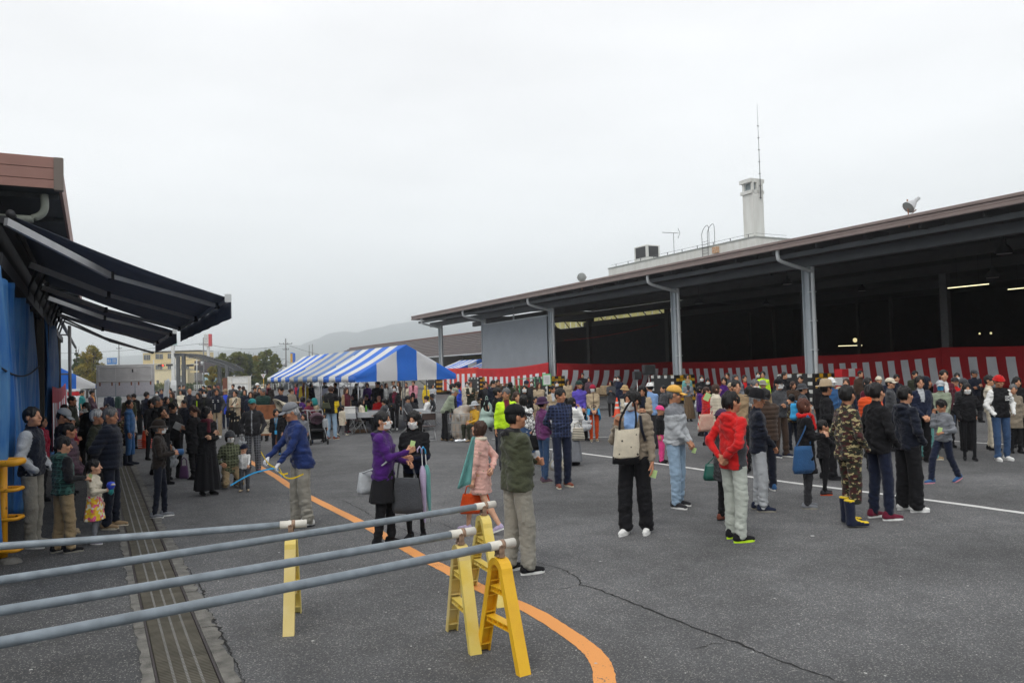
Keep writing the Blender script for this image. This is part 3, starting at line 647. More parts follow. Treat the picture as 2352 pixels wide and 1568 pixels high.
b = MB(); P = [AT(1512-(i*24), 746+22*math.sin(i/9*1.6)+i*1.5, 55) for i in range(10)]; b.tube(P, .02, 5); tag(b.build('hanging_cable', pmat('red_cable', (.3, .03, .03), .6)), 'thin red cable sagging inside the hall', 'cable')
# crash guards round the column feet
M_BLK = pmat('guard_black', (.014, .014, .015), .6, var=.3, scale=4)
M_GW = pmat('guard_white', (.55, .55, .52), .65, var=.25, scale=6)
M_GY = pmat('guard_yellow', (.62, .34, .008), .6, var=.25, scale=5)
def guard(s_, label, a0=27.55, w=2.0, dpt=1.3, h=1.55):
    """U shaped guard, open inside, checked with painted squares"""
    o = empty('column_guard', AS(a0, s_, 0), TH, label, 'crash guard', 'checked crash guards round the column feet')
    def plate(name, P, nu, nv, mats, fn, th=.07):
        p0, p1 = Vector(P[0]), Vector(P[1]); d = p1-p0; ln = d.length; d.normalize(); nn = Vector((-d.y, d.x, 0))
        b = MB(); b.add([p0, p1, p1+nn*th, p0+nn*th, p0+Vector((0, 0, h)), p1+Vector((0, 0, h)), p1+nn*th+Vector((0, 0, h)), p0+nn*th+Vector((0, 0, h))], [(3, 2, 1, 0), (4, 5, 6, 7), (0, 1, 5, 4), (1, 2, 6, 5), (2, 3, 7, 6), (3, 0, 4, 7)], 0)
        for i in range(nu):
            for j in range(nv):
                m = fn(i, j)
                if m is None: continue
                for sd in (-.003, th+.003):
                    A = p0+d*(ln*(i+.06)/nu)+nn*sd+Vector((0, 0, h*(j+.05)/nv)); B = p0+d*(ln*(i+.94)/nu)+nn*sd+Vector((0, 0, h*(j+.05)/nv))
                    A2 = A+Vector((0, 0, h*.9/nv)); B2 = B+Vector((0, 0, h*.9/nv))
                    b.add([A, B, B2, A2] if sd < 0 else [B, A, A2, B2], [(0, 1, 2, 3)], m)
        b.build(name, mats, o)
    # face towards the yard (along the yard direction)
    plate('front_plate', ((0, -w/2, 0), (0, w/2, 0)), 7, 9, [M_BLK, M_GW], lambda i, j: 1 if (((i+j) % 2 == 0) and (j == 8 or i in (0, 6) or j == 7 and i in (0, 6))) else None)
    plate('side_plate', ((.0, w/2, 0), (dpt, w/2, 0)), 5, 9, [M_BLK, M_GY], lambda i, j: 1 if j % 2 == 1 or (j == 8 and i % 2) else None)
    plate('side_plate', ((dpt, -w/2, 0), (0, -w/2, 0)), 5, 9, [M_BLK, M_GY], lambda i, j: 1 if j % 2 == 1 or (j == 8 and i % 2) else None)
    plate('back_plate', ((dpt, w/2, 0), (dpt, -w/2, 0)), 7, 9, [M_BLK, M_GY], lambda i, j: 1 if ((j == 8 and i % 2 == 0) or (j == 7 and i % 2 == 1) or (j < 7 and j % 2 == 0)) else None)
guard(24.9, 'black checked crash guard at the foot of the near right column')
guard(34.1, 'black checked crash guard at the foot of the second column from the right')
guard(47.5, 'yellow and black crash guard at the curtain corner')
guard(58.4, 'yellow and black crash guard behind the pallet stacks')
guard(67.6, 'yellow and black striped crash guard beyond the tent', h=1.9)
# ------------------------------------------------------------ white building with tower behind the hall
M_CONW = pmat('stained_white_wall', (.60, .60, .56), .8, var=.08, scale=.9, stretch=(2, 2, .25), col2=(.72, .73, .70))
M_RUST = pmat('rust_box', (.45, .16, .04), .7, var=.4, scale=6, col2=(.6, .5, .35))
wb = empty('white_block_building', AS(60, 58.8, 0), TH, 'flat white stained building rising behind the hall roof', 'building')
b = MB(); b.box(0, 5, 0, 26, 0, 14.95); b.build('wall', M_CONW, wb)
b = MB(); b.box(-.06, 5.06, -.06, 26.06, 14.955, 15.1); b.build('parapet_cap', pmat('cap_grey', (.30, .32, .30), .7), wb)
for i in range(10):
    b = MB(); b.box(.1, .16, 1+i*2.6, 1.06+i*2.6, 15.1, 15.45); b.build('cable_post', M_DSTEEL, wb)
b = MB(); b.tube([(.13, .2, 15.42), (.13, 25.5, 15.42)], .015, 4); b.tube([(.3, .13, 15.42), (4.8, .13, 15.42)], .015, 4); b.build('cable_line', M_DSTEEL, wb)
tw = empty('chimney_tower', AS(62.5, 61.3, 14.9), TH, 'tall square white concrete tower with an opening near its top', 'tower')
W, D_ = 1.55, 1.5; H = 7.0
b = MB(); b.box(0, W, 0, D_, 0, H-1.65); b.box(0, .22, 0, .25, H-1.65, H-.4); b.box(0, .22, D_-.25, D_, H-1.65, H-.4); b.box(W-.9, W, 0, D_, H-1.65, H-.4); b.build('shaft', M_CONW, tw)
b = MB(); b.box(-.16, W+.16, -.0, D_+.16, H-1.6, H-1.25); b.build('lower_band', M_CONW, tw)
b = MB(); b.box(-.22, W+.22, -.0, D_+.22, H-.40, H); b.build('cap', M_CONW, tw)
b = MB(); b.box(.23, W-.9, .25, D_-.25, H-1.25, H-.4); b.build('opening_back', pmat('shade_grey', (.20, .24, .25), .8), tw)
b = MB(); b.box(.05, .12, .3, 1.2, .6, 1.4); b.build('hatch', M_CONW, tw)
b = MB(); b.tube([(W-.5, -.12, H-2.2), (W-.5, -.12, H+6.9)], [.045, .016], 8); b.tube([(W-.5, -.12, H+6.9), (W-.5, -.12, H+8.2)], .012, 5)
for i in range(7): b.box(W-.62, W-.38, -.18, -.04, H-2.1+i*1.3, H-2.05+i*1.3)
tag(b.build('lightning_rod', M_DSTEEL, loc=AS(62.5, 61.3, 14.9), rz=TH), 'tall thin lightning rod fixed to the white tower', 'lightning rod')
def on_wb(a, s_, z): return AS(a, s_, z)
o = empty('rooftop_unit', AS(60.6, 77.3, 15.1), TH, 'boxy white rooftop unit with black grilles on the white building', 'rooftop unit')
b = MB(); b.box(0, 2.0, 0, 2.6, 0, 2.0, bev=.04); b.lathe([(.7, 0), (.7, .12), (0, .14)], 14, c=(1, 1.3, 2.0)); b.build('casing', M_CONW, o)
for (x0, x1, y0, y1) in ((-.02, .0, .3, 2.3), (.25, 1.75, -.02, 0)):
    b = MB(); b.box(x0, x1, y0, y1, .5, 1.85); b.build('grille', M_BLK, o)
o = empty('tv_antenna', AS(60.1, 71.6, 14.9), 0, 'small television antenna on the white building', 'antenna')
b = MB(); b.tube([(0, 0, -.5), (0, 0, 2.6)], .03, 6); b.build('mast', M_DSTEEL, o)
b = MB(); b.tube([(-1.3, 0, 2.75), (.6, 0, 2.6)], .03, 5)
for i in range(8): b.tube([(-1.2+i*.2, -.25, 2.74-i*.016), (-1.2+i*.2, .25, 2.74-i*.016)], .015, 4)
b.tube([(.55, 0, 3.2), (.75, 0, 2.6), (.5, 0, 2.0)], .03, 5); b.build('elements', M_DSTEEL, o)
o = empty('wall_ladder', AS(59.85, 65.6, 0), TH, 'steel cat ladder with curved handrails over the white parapet', 'ladder')
b = MB()
for y in (0, .9): b.tube(smooth_path([(0, y, 12), (0, y, 15.6), (0, y, 16.6), (.5, y, 17.4), (1.0, y, 17.4), (1.0, y, 15.1)], 3), .03, 6)
b.build('rail', M_DSTEEL, o)
for i in range(12):
    b = MB(); b.tube([(0, 0, 12+i*.33), (0, .9, 12+i*.33)], .02, 5); b.build('rung', M_DSTEEL, o)
b = MB(); b.box(-.3, 0, 0, .8, 0, .7, bev=.03); tag(b.build('junction_box', M_RUST, loc=AS(59.98, 64.0, 14.1), rz=TH), 'rusty orange box on the white wall by the ladder', 'junction box')
M_STAIN = pmat('rust_stain', (.45, .33, .18), .9, var=.2, scale=4)
# floodlights on the hall eave
def flood(x, y, Y, rot, label, r_=.28):
    p = AT(x, y, Y); o = empty('floodlight', p, 0, label, 'floodlight', 'floodlights on the hall eave')
    M = rot.to_matrix().to_4x4()
    b = MB(); b.lathe([(r_, 0), (r_*.92, .06), (r_*.55, .30), (r_*.3, .38), (r_*.28, .62), (0, .64)], 18, M=M); b.build('housing', M_ALU, o)
    b = MB(); b.lathe([(0, -.03), (r_*.7, -.02), (r_*.96, .02)], 18, M=M); b.build('glass', pmat('lamp_glass', (.30, .32, .31), .25), o)
    b = MB(); b.tube([M @ Vector((r_*1.05, 0, .2)), Vector((.0, 0, -r_-.1)), M @ Vector((-r_*1.05, 0, .2))], .025, 6); b.tube([(0, 0, -r_-.08), (0, 0, -r_-.5)], .03, 6); b.build('bracket', pmat('bracket_rust', (.30, .14, .08), .7), o)
flood(1336, 637, 48.3, Euler((math.radians(-80), 0, math.radians(-8))), 'round grey floodlight facing the yard above the left half of the eave')
flood(2086, 477, 29.0, Euler((math.radians(-12), math.radians(52), 0)), 'tilted floodlight seen from the side above the right half of the eave', .24)
# ------------------------------------------------------------ tiled roof building beyond the hall
def tile_mat():
    m, n, l, b = mk('brown_tiles'); b.inputs['Roughness'].default_value = .6
    t = n.new('ShaderNodeTexCoord'); w = n.new('ShaderNodeTexWave'); w.bands_direction = 'X'; w.inputs['Scale'].default_value = .9; l.new(t.outputs['Object'], w.inputs['Vector'])
    r = n.new('ShaderNodeValToRGB'); l.new(w.outputs['Fac'], r.inputs[0]); r.color_ramp.elements[0].color = (.035, .024, .022, 1); r.color_ramp.elements[1].color = (.085, .058, .052, 1); l.new(r.outputs[0], b.inputs['Base Color']); return m
M_TILE = tile_mat()
tb = empty('tiled_roof_building', (0, 0, 0), TH, 'low building with a long brown tiled roof beyond the hall', 'building')
b = MB(); s_ = 72
pts = []
for i in range(14):
    s0, s1 = s_+i*5.3, s_+(i+1)*5.3-.05
    for j in range(12):
        u0, u1 = j/12, (j+1)/12
        b = MB() if (i == 0 and j == 0) else b
        a0, a1 = 36+7*u0, 36+7*u1; z0, z1 = 3.9+3*u0, 3.9+3*u1
        b.add([(a0, s0, z0+.07), (a0, s1, z0+.07), (a1, s1, z1), (a1, s0, z1), (a0, s0, z0), (a0, s1, z0)], [(3, 2, 1, 0), (0, 1, 5, 4)])
b.add([(43, 72, 6.9), (43, 146, 6.9), (50, 146, 3.9), (50, 72, 3.9)], [(3, 2, 1, 0)]); b.build('roof', M_TILE, tb)
b = MB(); b.box(42.85, 43.15, 72, 146, 6.88, 7.05); b.build('ridge', pmat('ridge_tiles', (.16, .07, .05), .6), tb)
b = MB(); b.box(38, 49, 90, 145, 0, 4.0); b.build('wall', pmat('cream_wall', (.35, .34, .30), .8), tb)
b = MB(); b.tube([(35.9, 72, 3.85), (35.9, 146, 3.85)], .08, 6); b.build('gutter', M_PVC, tb)
b = MB(); b.box(41, 41.2, 76, 90, 0, 3.9); b.build('side_wall', pmat('yellow_green_wall', (.12, .12, .01), .8), tb)
b = MB(); b.box(37.8, 38, 93, 101, 2.6, 3.6); b.build('window', pmat('window_glass', (.10, .14, .17), .2), tb)
# ------------------------------------------------------------ striped tents
M_TB = pmat('tent_blue', (.03, .20, .78), .6, var=.08, scale=1.2, bump=.4, bscale=3, trans=.3)
M_TW = pmat('tent_white', (.86, .86, .84), .6, var=.05, scale=1.0, bump=.4, bscale=3, trans=.3)
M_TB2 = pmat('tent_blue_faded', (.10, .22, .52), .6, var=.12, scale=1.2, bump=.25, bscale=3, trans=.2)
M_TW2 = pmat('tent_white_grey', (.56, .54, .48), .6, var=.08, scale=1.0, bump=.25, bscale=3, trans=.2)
M_TP = pmat('tent_pole', (.30, .31, .32), .45, .4, var=.1, scale=4)
def tent(a0, s0, w, ln, eave, rise, label, ns=6, mats=None, gable=True, poles=True, val=.2, blue_first=True, gpat=4, group='blue and white striped tents'):
    o = empty('event_tent', AS(a0, s0, 0), TH, label, 'tent', group); mats = mats or [M_TB, M_TW]
    hw = w/2; K = 2
    def side(sg):
        b = MB()
        def fn(u, v):
            x = hw+sg*hw*(1-v); z = eave+rise*v-.06*math.sin(math.pi*v)*(1-.0)-.02*math.sin(u*math.pi*2*3)*math.sin(math.pi*v)
            return (x, u*ln, z)
        b.grid(fn, ns*K, 6, mf=lambda i, j: (i//K) % 2 if blue_first else 1-(i//K) % 2)
        c = b.build('canopy', mats, o); m = c.modifiers.new('t', 'SOLIDIFY'); m.thickness = .01
        b = MB(); b.grid(lambda u, v: (hw+sg*(hw+.012+.01*math.sin(u*60)*v), u*ln, eave-val*v-.01*math.sin(u*ns*3.14)), ns*K*2, 2, mf=lambda i, j: (i//(2*K)) % 2 if blue_first else 1-(i//(2*K)) % 2)
        c = b.build('valance', mats, o); m = c.modifiers.new('t', 'SOLIDIFY'); m.thickness = .006
    side(-1); side(1)
    if gable:
        for y in (0.0-.012, ln+.012):
            b = MB(); n = 20
            for i in range(n):
                u0, u1 = i/n, (i+1)/n
                def top(u): return eave+rise*(1-abs(2*u-1))
                V = []; F = []
                for r_ in range(5):
                    t = r_/4
                    for u in (u0, u1): V.append((w*u, y+.03*math.sin(t*5+u*9)*math.sin(math.pi*t), (eave-val)+(top(u)-eave+val)*t))
                for r_ in range(4): F.append((2*r_, 2*r_+1, 2*r_+3, 2*r_+2))
                b.add(V, F, int(i/gpat) % 2, smooth=True)
            c = b.build('gable_cloth', mats, o)
    if poles:
        k = max(1, round(ln/2.7)); off = .12
        for i in range(k+1):
            for x in (off, w-off):
                y = min(max(ln*i/k, .1), ln-.1); b = MB(); b.tube([(x, y, 0), (x, y, eave-.04)], .024, 8); b.build('pole', M_TP, o)
            b = MB(); b.beam((off, y, eave-.06), (hw, y, eave+rise-.08), .03, .03); b.beam((w-off, y, eave-.06), (hw, y, eave+rise-.08), .03, .03); b.beam((off, y, eave-.5), (off+.5, y, eave-.08), .02, .02); b.beam((w-off, y, eave-.5), (w-off-.5, y, eave-.08), .02, .02)
            b.beam((off, y, eave-.08), (w-off, y, eave-.08), .03, .03); b.build('rafter', M_TP, o)
        b = MB(); b.beam((off, .1, eave-.05), (off, ln-.1, eave-.05), .03, .03); b.beam((w-off, .1, eave-.05), (w-off, ln-.1, eave-.05), .03, .03); b.beam((hw, .1, eave+rise-.05), (hw, ln-.1, eave+rise-.05), .03, .03)
        for i in range(int(ln/1.35)):
            b.beam((off, i*1.35+.1, eave-.30 if i % 2 else eave-.07), (off, i*1.35+1.4, eave-.07 if i % 2 else eave-.30), .018, .018)
            b.beam((w-off, i*1.35+.1, eave-.30 if i % 2 else eave-.07), (w-off, i*1.35+1.4, eave-.07 if i % 2 else eave-.30), .018, .018)
        b.build('frame_rail', M_TP, o)
    return o
TA, TS, TWD = 8.25, 27.4, 3.9
tent(TA, TS, TWD, 5.35, 2.0, 1.12, 'nearest blue and white striped tent with its gable towards the yard')
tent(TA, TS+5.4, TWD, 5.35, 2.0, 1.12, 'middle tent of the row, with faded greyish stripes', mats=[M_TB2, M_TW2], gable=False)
tent(TA, TS+10.8, TWD, 5.35, 2.0, 1.12, 'third tent of the row, blue and white striped')
tent(10.3, TS+21, TWD, 5.3, 2.0, 1.12, 'small looking far tent at the end of the row by the trees')
tent(-5.35, 43, 5.4, 5.3, 1.95, 1.5, 'blue and white tent partly hidden by the tarpaulins on the left', ns=6, gpat=3.34)
tent(33, 66, 5, 5.3, 2.35, .9, 'tent roof peeping over the bright red curtain', ns=8)
tent(33, 73.5, 5, 5.3, 2.35, .9, 'tent roof farther back, left above the red curtain', ns=8)
o = empty('vending_stall', AT(170, 896, 46), .3, 'small red and white stall under the left tent', 'stall')
for i in range(5):
    b = MB(); b.box(-.3, .3, -.2, .2, -.55+i*.25, -.34+i*.25, bev=.01); b.build('shelf_box', M_RED if i % 2 else M_WHT, o)
b = MB(); b.box(-.34, .34, -.16, .24, -1.5, -.56); b.build('counter', M_WHT, o)
# ------------------------------------------------------------ trees
M_BARK = pmat('bark', (.07, .055, .045), .95, var=.3, scale=5)
def leafmat(name, c, c2): return pmat(name, c, .8, var=.3, scale=1.1, col2=c2, trans=.25, detail=6)
M_LG = leafmat('leaf_green', (.06, .10, .02), (.20, .20, .035)); M_LY = leafmat('leaf_yellowing', (.12, .14, .02), (.38, .27, .03)); M_LD = leafmat('leaf_dark', (.03, .065, .025), (.10, .14, .035))
def foliage(clumps, n, size, seed):
    rs = np.random.RandomState(seed); C_ = np.array([c[:3] for c in clumps]); R_ = np.array([c[3] for c in clumps])
    w = R_**2; idx = rs.choice(len(clumps), n, p=w/w.sum()); v = rs.normal(size=(n, 3)); v /= np.linalg.norm(v, axis=1)[:, None]
    rad = R_[idx]*(.55+.5*rs.rand(n)**.6); p = C_[idx]+v*rad[:, None]*np.array([1, 1, .85])
    t = rs.normal(size=(n, 3)); t -= .6*v; t /= np.linalg.norm(t, axis=1)[:, None]; q = np.cross(t, rs.normal(size=(n, 3))); q /= np.linalg.norm(q, axis=1)[:, None]
    sz = size*(.6+.8*rs.rand(n))[:, None]
    V = np.stack([p-t*sz, p+q*sz*.6, p+t*sz, p-q*sz*.6], 1).reshape(-1, 3)
    me = bpy.data.meshes.new('crown'); me.vertices.add(len(V)); me.vertices.foreach_set('co', V.ravel())
    me.loops.add(4*n); me.loops.foreach_set('vertex_index', np.arange(4*n)); me.polygons.add(n); me.polygons.foreach_set('loop_start', np.arange(n)*4); me.update(calc_edges=True); return me
def tree(x, ytop, ybase, Y, wpx, mat, label, seed, n=4200, name='broadleaf_tree', cone=False, group='trees beyond the yard'):
    base = AT(x, HOR(x)+CAMZ*FPX/Y, Y); base.z = 0; top = AT(x, ytop, Y).z; w = wpx/FPX*Y/2; H_ = top; r = random.Random(seed)
    o = empty(name, base, r.uniform(0, 6), label, 'tree', group)
    b = MB(); b.tube([(0, 0, -.2), (.05, 0, H_*.3), (-.05, .05, H_*.6), (0, 0, H_*.85)], [.16, .12, .08, .03], 7)
    cl = []
    zb = ybase
    for i in range(44 if not cone else 36):
        t = r.random(); z = H_*(zb+(1-zb)*(.06+.88*t)); 
        if cone: R2 = w*(1.02-t)*.95
        else: R2 = w*math.sqrt(max(.08, 1-(2*t-.7)**2*.62))*.95
        a = r.uniform(0, 6.28); rr = R2*math.sqrt(r.random()); c = (rr*math.cos(a), rr*math.sin(a), z, (.15+.18*r.random())*w*(1 if not cone else .7*(1.2-t)))
        cl.append(c)
        if i % 3 == 0: b.tube([(0, 0, z*.6), (c[0]*.6, c[1]*.6, z*.85), (c[0], c[1], z)], [.05, .035, .012], 5)
    for i in range(6): 
        a = r.uniform(0, 6.28); b.tube([(0, 0, H_*.7), (w*.3*math.cos(a), w*.3*math.sin(a), H_*(.95+.12*r.random()))], [.03, .008], 4)
    b.build('trunk', M_BARK, o); me = foliage(cl, n, .13*Y/100, seed); me.materials.append(mat); link('crown', me, o)
    return o
tree(176, 797, .28, 95, 42, M_LD, 'dark pointed conifer behind the left tent', 1, cone=True, name='conifer_tree')
tree(215, 795, .25, 92, 66, M_LY, 'round yellowing tree left of the blue road sign', 2)
tree(200, 815, .2, 98, 60, M_LG, 'lower green tree between the conifer and the yellowing tree', 3)
for i, (x, yt, w, m, lb) in enumerate(((488, 843, 34, M_LY, 'low yellowish bushy tree under the steel arch'), (508, 812, 44, M_LG, 'green tree just right of the steel arch end'), (522, 822, 40, M_LY, 'yellow green tree behind the brick pillar'), (548, 806, 50, M_LG, 'tree with thin bare tips above the white board'), (570, 812, 44, M_LD, 'darker green tree in the middle of the tree row'), (590, 815, 44, M_LY, 'yellow green tree behind the triangular sign'), (614, 803, 50, M_LG, 'tallest tree of the row, left of the utility pole'), (632, 812, 34, M_LG, 'last tree of the row beside the utility pole'), (680, 842, 26, M_LY, 'small yellow leaved tree behind the tent roofs'))):
    tree(x, yt, .16 if i else .02, 112+i % 3*4, w*1.12, m, lb, 20+i)
b = MB(); 
for i, (x, w) in enumerate(((372, 70), (440, 40), (585, 120))):
    cl = []; r = random.Random(i); Y = 135
    for k in range(30):
        p = AT(x+r.uniform(-w/2, w/2), HOR(x)+CAMZ*FPX/Y, Y+r.uniform(-1, 1)); cl.append((p.x, p.y, r.uniform(.2, .9), r.uniform(.5, .8)))
    me = foliage(cl, 2500, .14, i); me.materials.append(M_LG if i != 1 else M_LD); q = link('clipped_hedge', me); tag(q, ('clipped hedge in front of the yellow building', 'short dark hedge by the blue signs', 'long hedge under the tree row')[i], 'hedge', kind='stuff')
# ------------------------------------------------------------ far buildings, arch, signs, poles, cars
M_YW = pmat('yellow_wall', (.72, .58, .30), .8, var=.05, scale=.5); M_CW = pmat('pale_yellow_wall', (.76, .66, .42), .8, var=.05, scale=.5)
M_WIN = pmat('dark_window', (.07, .08, .085), .25); M_FRM = pmat('window_frame', (.45, .45, .42), .6)
def bg(x, y, Y): return AT(x, y, Y)
def bbox(o, x0, x1, y0, y1, Y, mat, name, dep=4, off=0.0, base=False):
    """box facing the yard, its front at distance Y, spanning the given sight lines"""
    p = AT(x0, y1, Y); q = AT(x1, y0, Y); b = MB(); z0 = 0 if base else p.z
    b.box(p.x, q.x, Y+off, Y+off+dep, z0, q.z); c = b.build(name, mat); c.parent = o; return c
yb = empty('yellow_office_building', (0, 0, 0), 0, 'yellow three storey building with dark windows beyond the road', 'building')
bbox(yb, 329, 456, 807, 880, 200, M_YW, 'wall', 10, base=True)
bbox(yb, 326, 458, 804.5, 806.8, 200, M_FRM, 'roof_edge', 10, off=-.5)
for (x0, x1, y0, y1) in ((331, 337, 815, 826), (338.5, 345, 815, 826), (358, 365, 813, 824), (367, 374, 813, 824), (386, 393, 812, 823), (401, 408, 812, 822), (434, 441, 812, 822), (331, 337, 838, 848), (358, 365, 838, 848), (367, 373, 838, 848), (386, 393, 837, 847), (402, 408, 837, 847), (417, 424, 837, 847), (428, 434, 837, 847)):
    f = bbox(yb, x0-.5, x1+.5, y0-.5, y1+.5, 200, M_FRM, 'window', .12, off=-.12); b = MB(); p = AT(x0, y1, 200); q = AT(x1, y0, 200); m_ = (p.x+q.x)/2
    b.box(p.x, m_-.05, 199.84, 199.87, p.z, q.z); b.box(m_+.05, q.x, 199.84, 199.87, p.z, q.z); b.build('pane', M_WIN, f)
ab = empty('annex_building', (0, 0, 0), 0, 'low pale yellow annex in front of the yellow building', 'building')
bbox(ab, 354, 431, 848, 880, 190, M_CW, 'wall', 6, base=True); bbox(ab, 353, 432, 846.5, 848, 190, M_FRM, 'roof_edge', 6, off=-.3)
for (x0, x1, y0, y1, nm) in ((400, 419, 865, 876, 'shutter'), (360, 365, 873, 881, 'window'), (378, 383, 873, 881, 'window')): bbox(ab, x0, x1, y0, y1, 190, M_WIN if nm == 'window' else M_FRM, nm, .1, off=-.12)
bbox(ab, 399, 420, 862.5, 864.5, 190, M_WIN, 'awning_strip', .5, off=-.6)
for x in (363, 381): b = MB(); p = AT(x, 861, 189.9); b.lathe([(.3, 0), (0, .02)], 10, c=p, M=None); 
mb_ = empty('maroon_shop_building', (0, 0, 0), 0, 'dark maroon shop with pale bands left of the red sign tower', 'building')
bbox(mb_, 447, 470, 828, 874, 185, pmat('maroon_wall', (.06, .035, .04), .7), 'wall', 8, base=True)
bbox(mb_, 440, 456, 835, 838.5, 185, M_CW, 'sign_band', .3, off=-.4); bbox(mb_, 438, 458, 851, 855.5, 185, M_YW, 'sign_band', .3, off=-.4); bbox(mb_, 447, 469, 842, 850, 185, M_DARK, 'window', .1, off=-.15)
for i in range(7): bbox(mb_, 447+i*3, 447.6+i*3, 856, 874, 185, M_FRM, 'mullion', .1, off=-.15)
sb = empty('teal_shop_building', (0, 0, 0), 0, 'white and teal shop front behind banners right of the maroon shop', 'building')
bbox(sb, 466, 478, 856, 875, 180, pmat('teal_shop', (.35, .55, .56), .6), 'wall', 5, base=True); bbox(sb, 466, 478, 856, 860, 180, M_WHT, 'sign_band', .2, off=-.3)
M_HED = pmat('far_buildings', (.35, .37, .38), .8)
for (x0, x1, y0, Y, c, lb) in ((640, 700, 845, 230, (.55, .56, .55), 'long pale warehouse behind the utility pole'), (560, 640, 850, 260, (.4, .42, .43), 'grey far building behind the trees'), (240, 330, 862, 240, (.45, .46, .45), 'pale low houses behind the notice board'), (700, 860, 856, 280, (.5, .5, .48), 'far pale building behind the tent roofs'), (130, 240, 858, 230, (.35, .36, .35), 'far grey building behind the left trees')):
    o = empty('far_building', (0, 0, 0), 0, lb, 'building'); bbox(o, x0, x1, y0, 878, Y, pmat('far_wall_%d' % x0, c, .8, var=.06, scale=.3), 'wall', 12, base=True); bbox(o, x0-1, x1+1, y0-1.2, y0, Y, M_TRIM, 'roof_edge', 12, off=-.4)
    for i in range(int((x1-x0)/14)): bbox(o, x0+5+i*14, x0+11+i*14, y0+4, y0+8, Y, M_WIN, 'window', .1, off=-.1)
# steel arch over the gate
o = empty('steel_arch', (0, 0, 0), 0, 'curved grey steel arch over the yard entrance', 'arch'); M_ARC = pmat('arch_steel', (.10, .105, .11), .6, .2)
Y = 78; top = smooth_path([AT(400, 812, Y), AT(421, 812, Y), AT(445, 816, Y), AT(468, 822.5, Y), AT(492, 829.5, Y), AT(521, 840, Y), AT(537, 850, Y)], 4)
for dy in (0, 3.0):
    for up in (0, -.24):
        b = MB()
        for i in range(len(top)-1): b.beam(top[i]+Vector((0, dy, up)), top[i+1]+Vector((0, dy, up)), .16, .10)
        b.build('chord', M_ARC, o)
b = MB()
for i in range(0, len(top)-1): b.beam(top[i], top[i+1]+Vector((0, 0, -.24)), .04, .04); b.beam(top[i]+Vector((0, 0, -.1)), top[i]+Vector((0, 3, -.1)), .05, .12)
b.build('web', M_ARC, o)
for x, y, dy in ((421.6, 812, 0), (409, 813, 3), (504, 838, 3), (521.6, 840, 0)):
    p = AT(x, y, Y+dy); b = MB(); b.box(p.x-.15, p.x+.15, p.y-.15, p.y+.15, 0, p.z); b.build('pillar', M_ARC, o)
def text(s_, size, mat, parent, mw, name='lettering', ext=.005):
    cu = bpy.data.curves.new('t', 'FONT'); cu.body = s_; cu.size = size; cu.align_x = 'CENTER'; cu.align_y = 'CENTER'; cu.extrude = ext; cu.resolution_u = 2
    t = bpy.data.objects.new('t', cu); COL.objects.link(t); dg = bpy.context.evaluated_depsgraph_get(); me = bpy.data.meshes.new_from_object(t.evaluated_get(dg)); bpy.data.objects.remove(t)
    me.materials.clear(); me.materials.append(mat); q = bpy.data.objects.new(name, me); COL.objects.link(q)
    if parent: q.parent = parent
    q.matrix_local = mw; return q
FRONT = Matrix.Rotation(math.pi/2, 4, 'X')
# sign tower
M_SG = pmat('sign_grey', (.35, .37, .38), .5); M_SR = pmat('sign_red', (.62, .02, .03), .5); M_SW = pmat('sign_white', (.68, .68, .66), .5)
Y = 190; p = AT(477.5, 781, Y); o = empty('shop_sign_tower', (p.x, Y, 0), 0, 'tall pole sign, white with an emblem and red on its right side', 'sign')
b = MB(); b.box(-.28, .28, -.1, .5, 0, p.z); b.build('pole', M_SW, o)
hz = 28/FPX*Y/2; b = MB(); b.box(-.82, .28, -.4, .6, p.z-hz, p.z+hz, bev=.05); b.build('sign_box', M_SW, o); b = MB(); b.box(.285, .82, -.4, .6, p.z-hz, p.z+hz, bev=.05); b.build('red_panel', M_SR, o)
b = MB(); zc = p.z+.25*hz
for x in (-.52, -.02): b.box(x-.08, x+.02, -.43, -.41, zc-.75, zc+.75)
b.box(-.52, -.1, -.43, -.41, zc-.06, zc+.08); b.box(-.6, .0, -.43, -.41, zc+.76, zc+.83); b.box(-.6, .0, -.43, -.41, zc-.83, zc-.76); b.build('emblem', M_SG, o)
text('HONDA', .30, M_SR, o, Matrix.Translation((-.27, -.42, p.z-.72*hz)) @ FRONT)
# white pole with box, traffic signals, road sign, lamps
p = AT(397, 793, 150); o = empty('white_pole_sign', (p.x, 150, 0), 0, 'thick white pole with a pale box sign behind the awning tip', 'sign')
b = MB(); b.box(-.28, .28, -.2, .2, 0, p.z); b.build('pole', M_SW, o); b = MB(); b.box(-.3, .72, -.3, .3, p.z, p.z+1.1, bev=.04); b.build('sign_box', pmat('sign_teal', (.45, .62, .6), .5), o)
def signal(x, y, Y, lit, label, xp):
    p = AT(x, y, Y); o = empty('traffic_signal', p, 0, label, 'traffic light', 'traffic lights at the road')
    b = MB(); b.box(-.55, .55, -.1, .1, -.18, .18, bev=.05); b.build('housing', M_DSTEEL, o)
    for i, c in enumerate(('g', 'y', 'r')):
        b = MB(); b.lathe([(0, -.02), (.13, 0)], 12, M=Matrix.Translation((-.34+i*.34, -.12, 0)) @ Matrix.Rotation(math.pi/2, 4, 'X')); b.build('lens', pmat('red_signal', (1, .05, .03), .4, emit=2.5) if (c == 'r' and lit) else M_BLK, o)
    pp = AT(xp, y, Y+.3); b = MB(); b.tube([(pp.x-p.x, .3, 1.0), (pp.x-p.x, .3, -p.z)], .09, 8); b.tube([(pp.x-p.x, .3, .25), (0, .15, .25)], .05, 6); b.build('pole', M_ALU, o)
signal(370, 839, 130, True, 'traffic signal showing red behind the notice board', 353)
signal(389, 838, 133, False, 'dark traffic signal right of the white pole', 404)
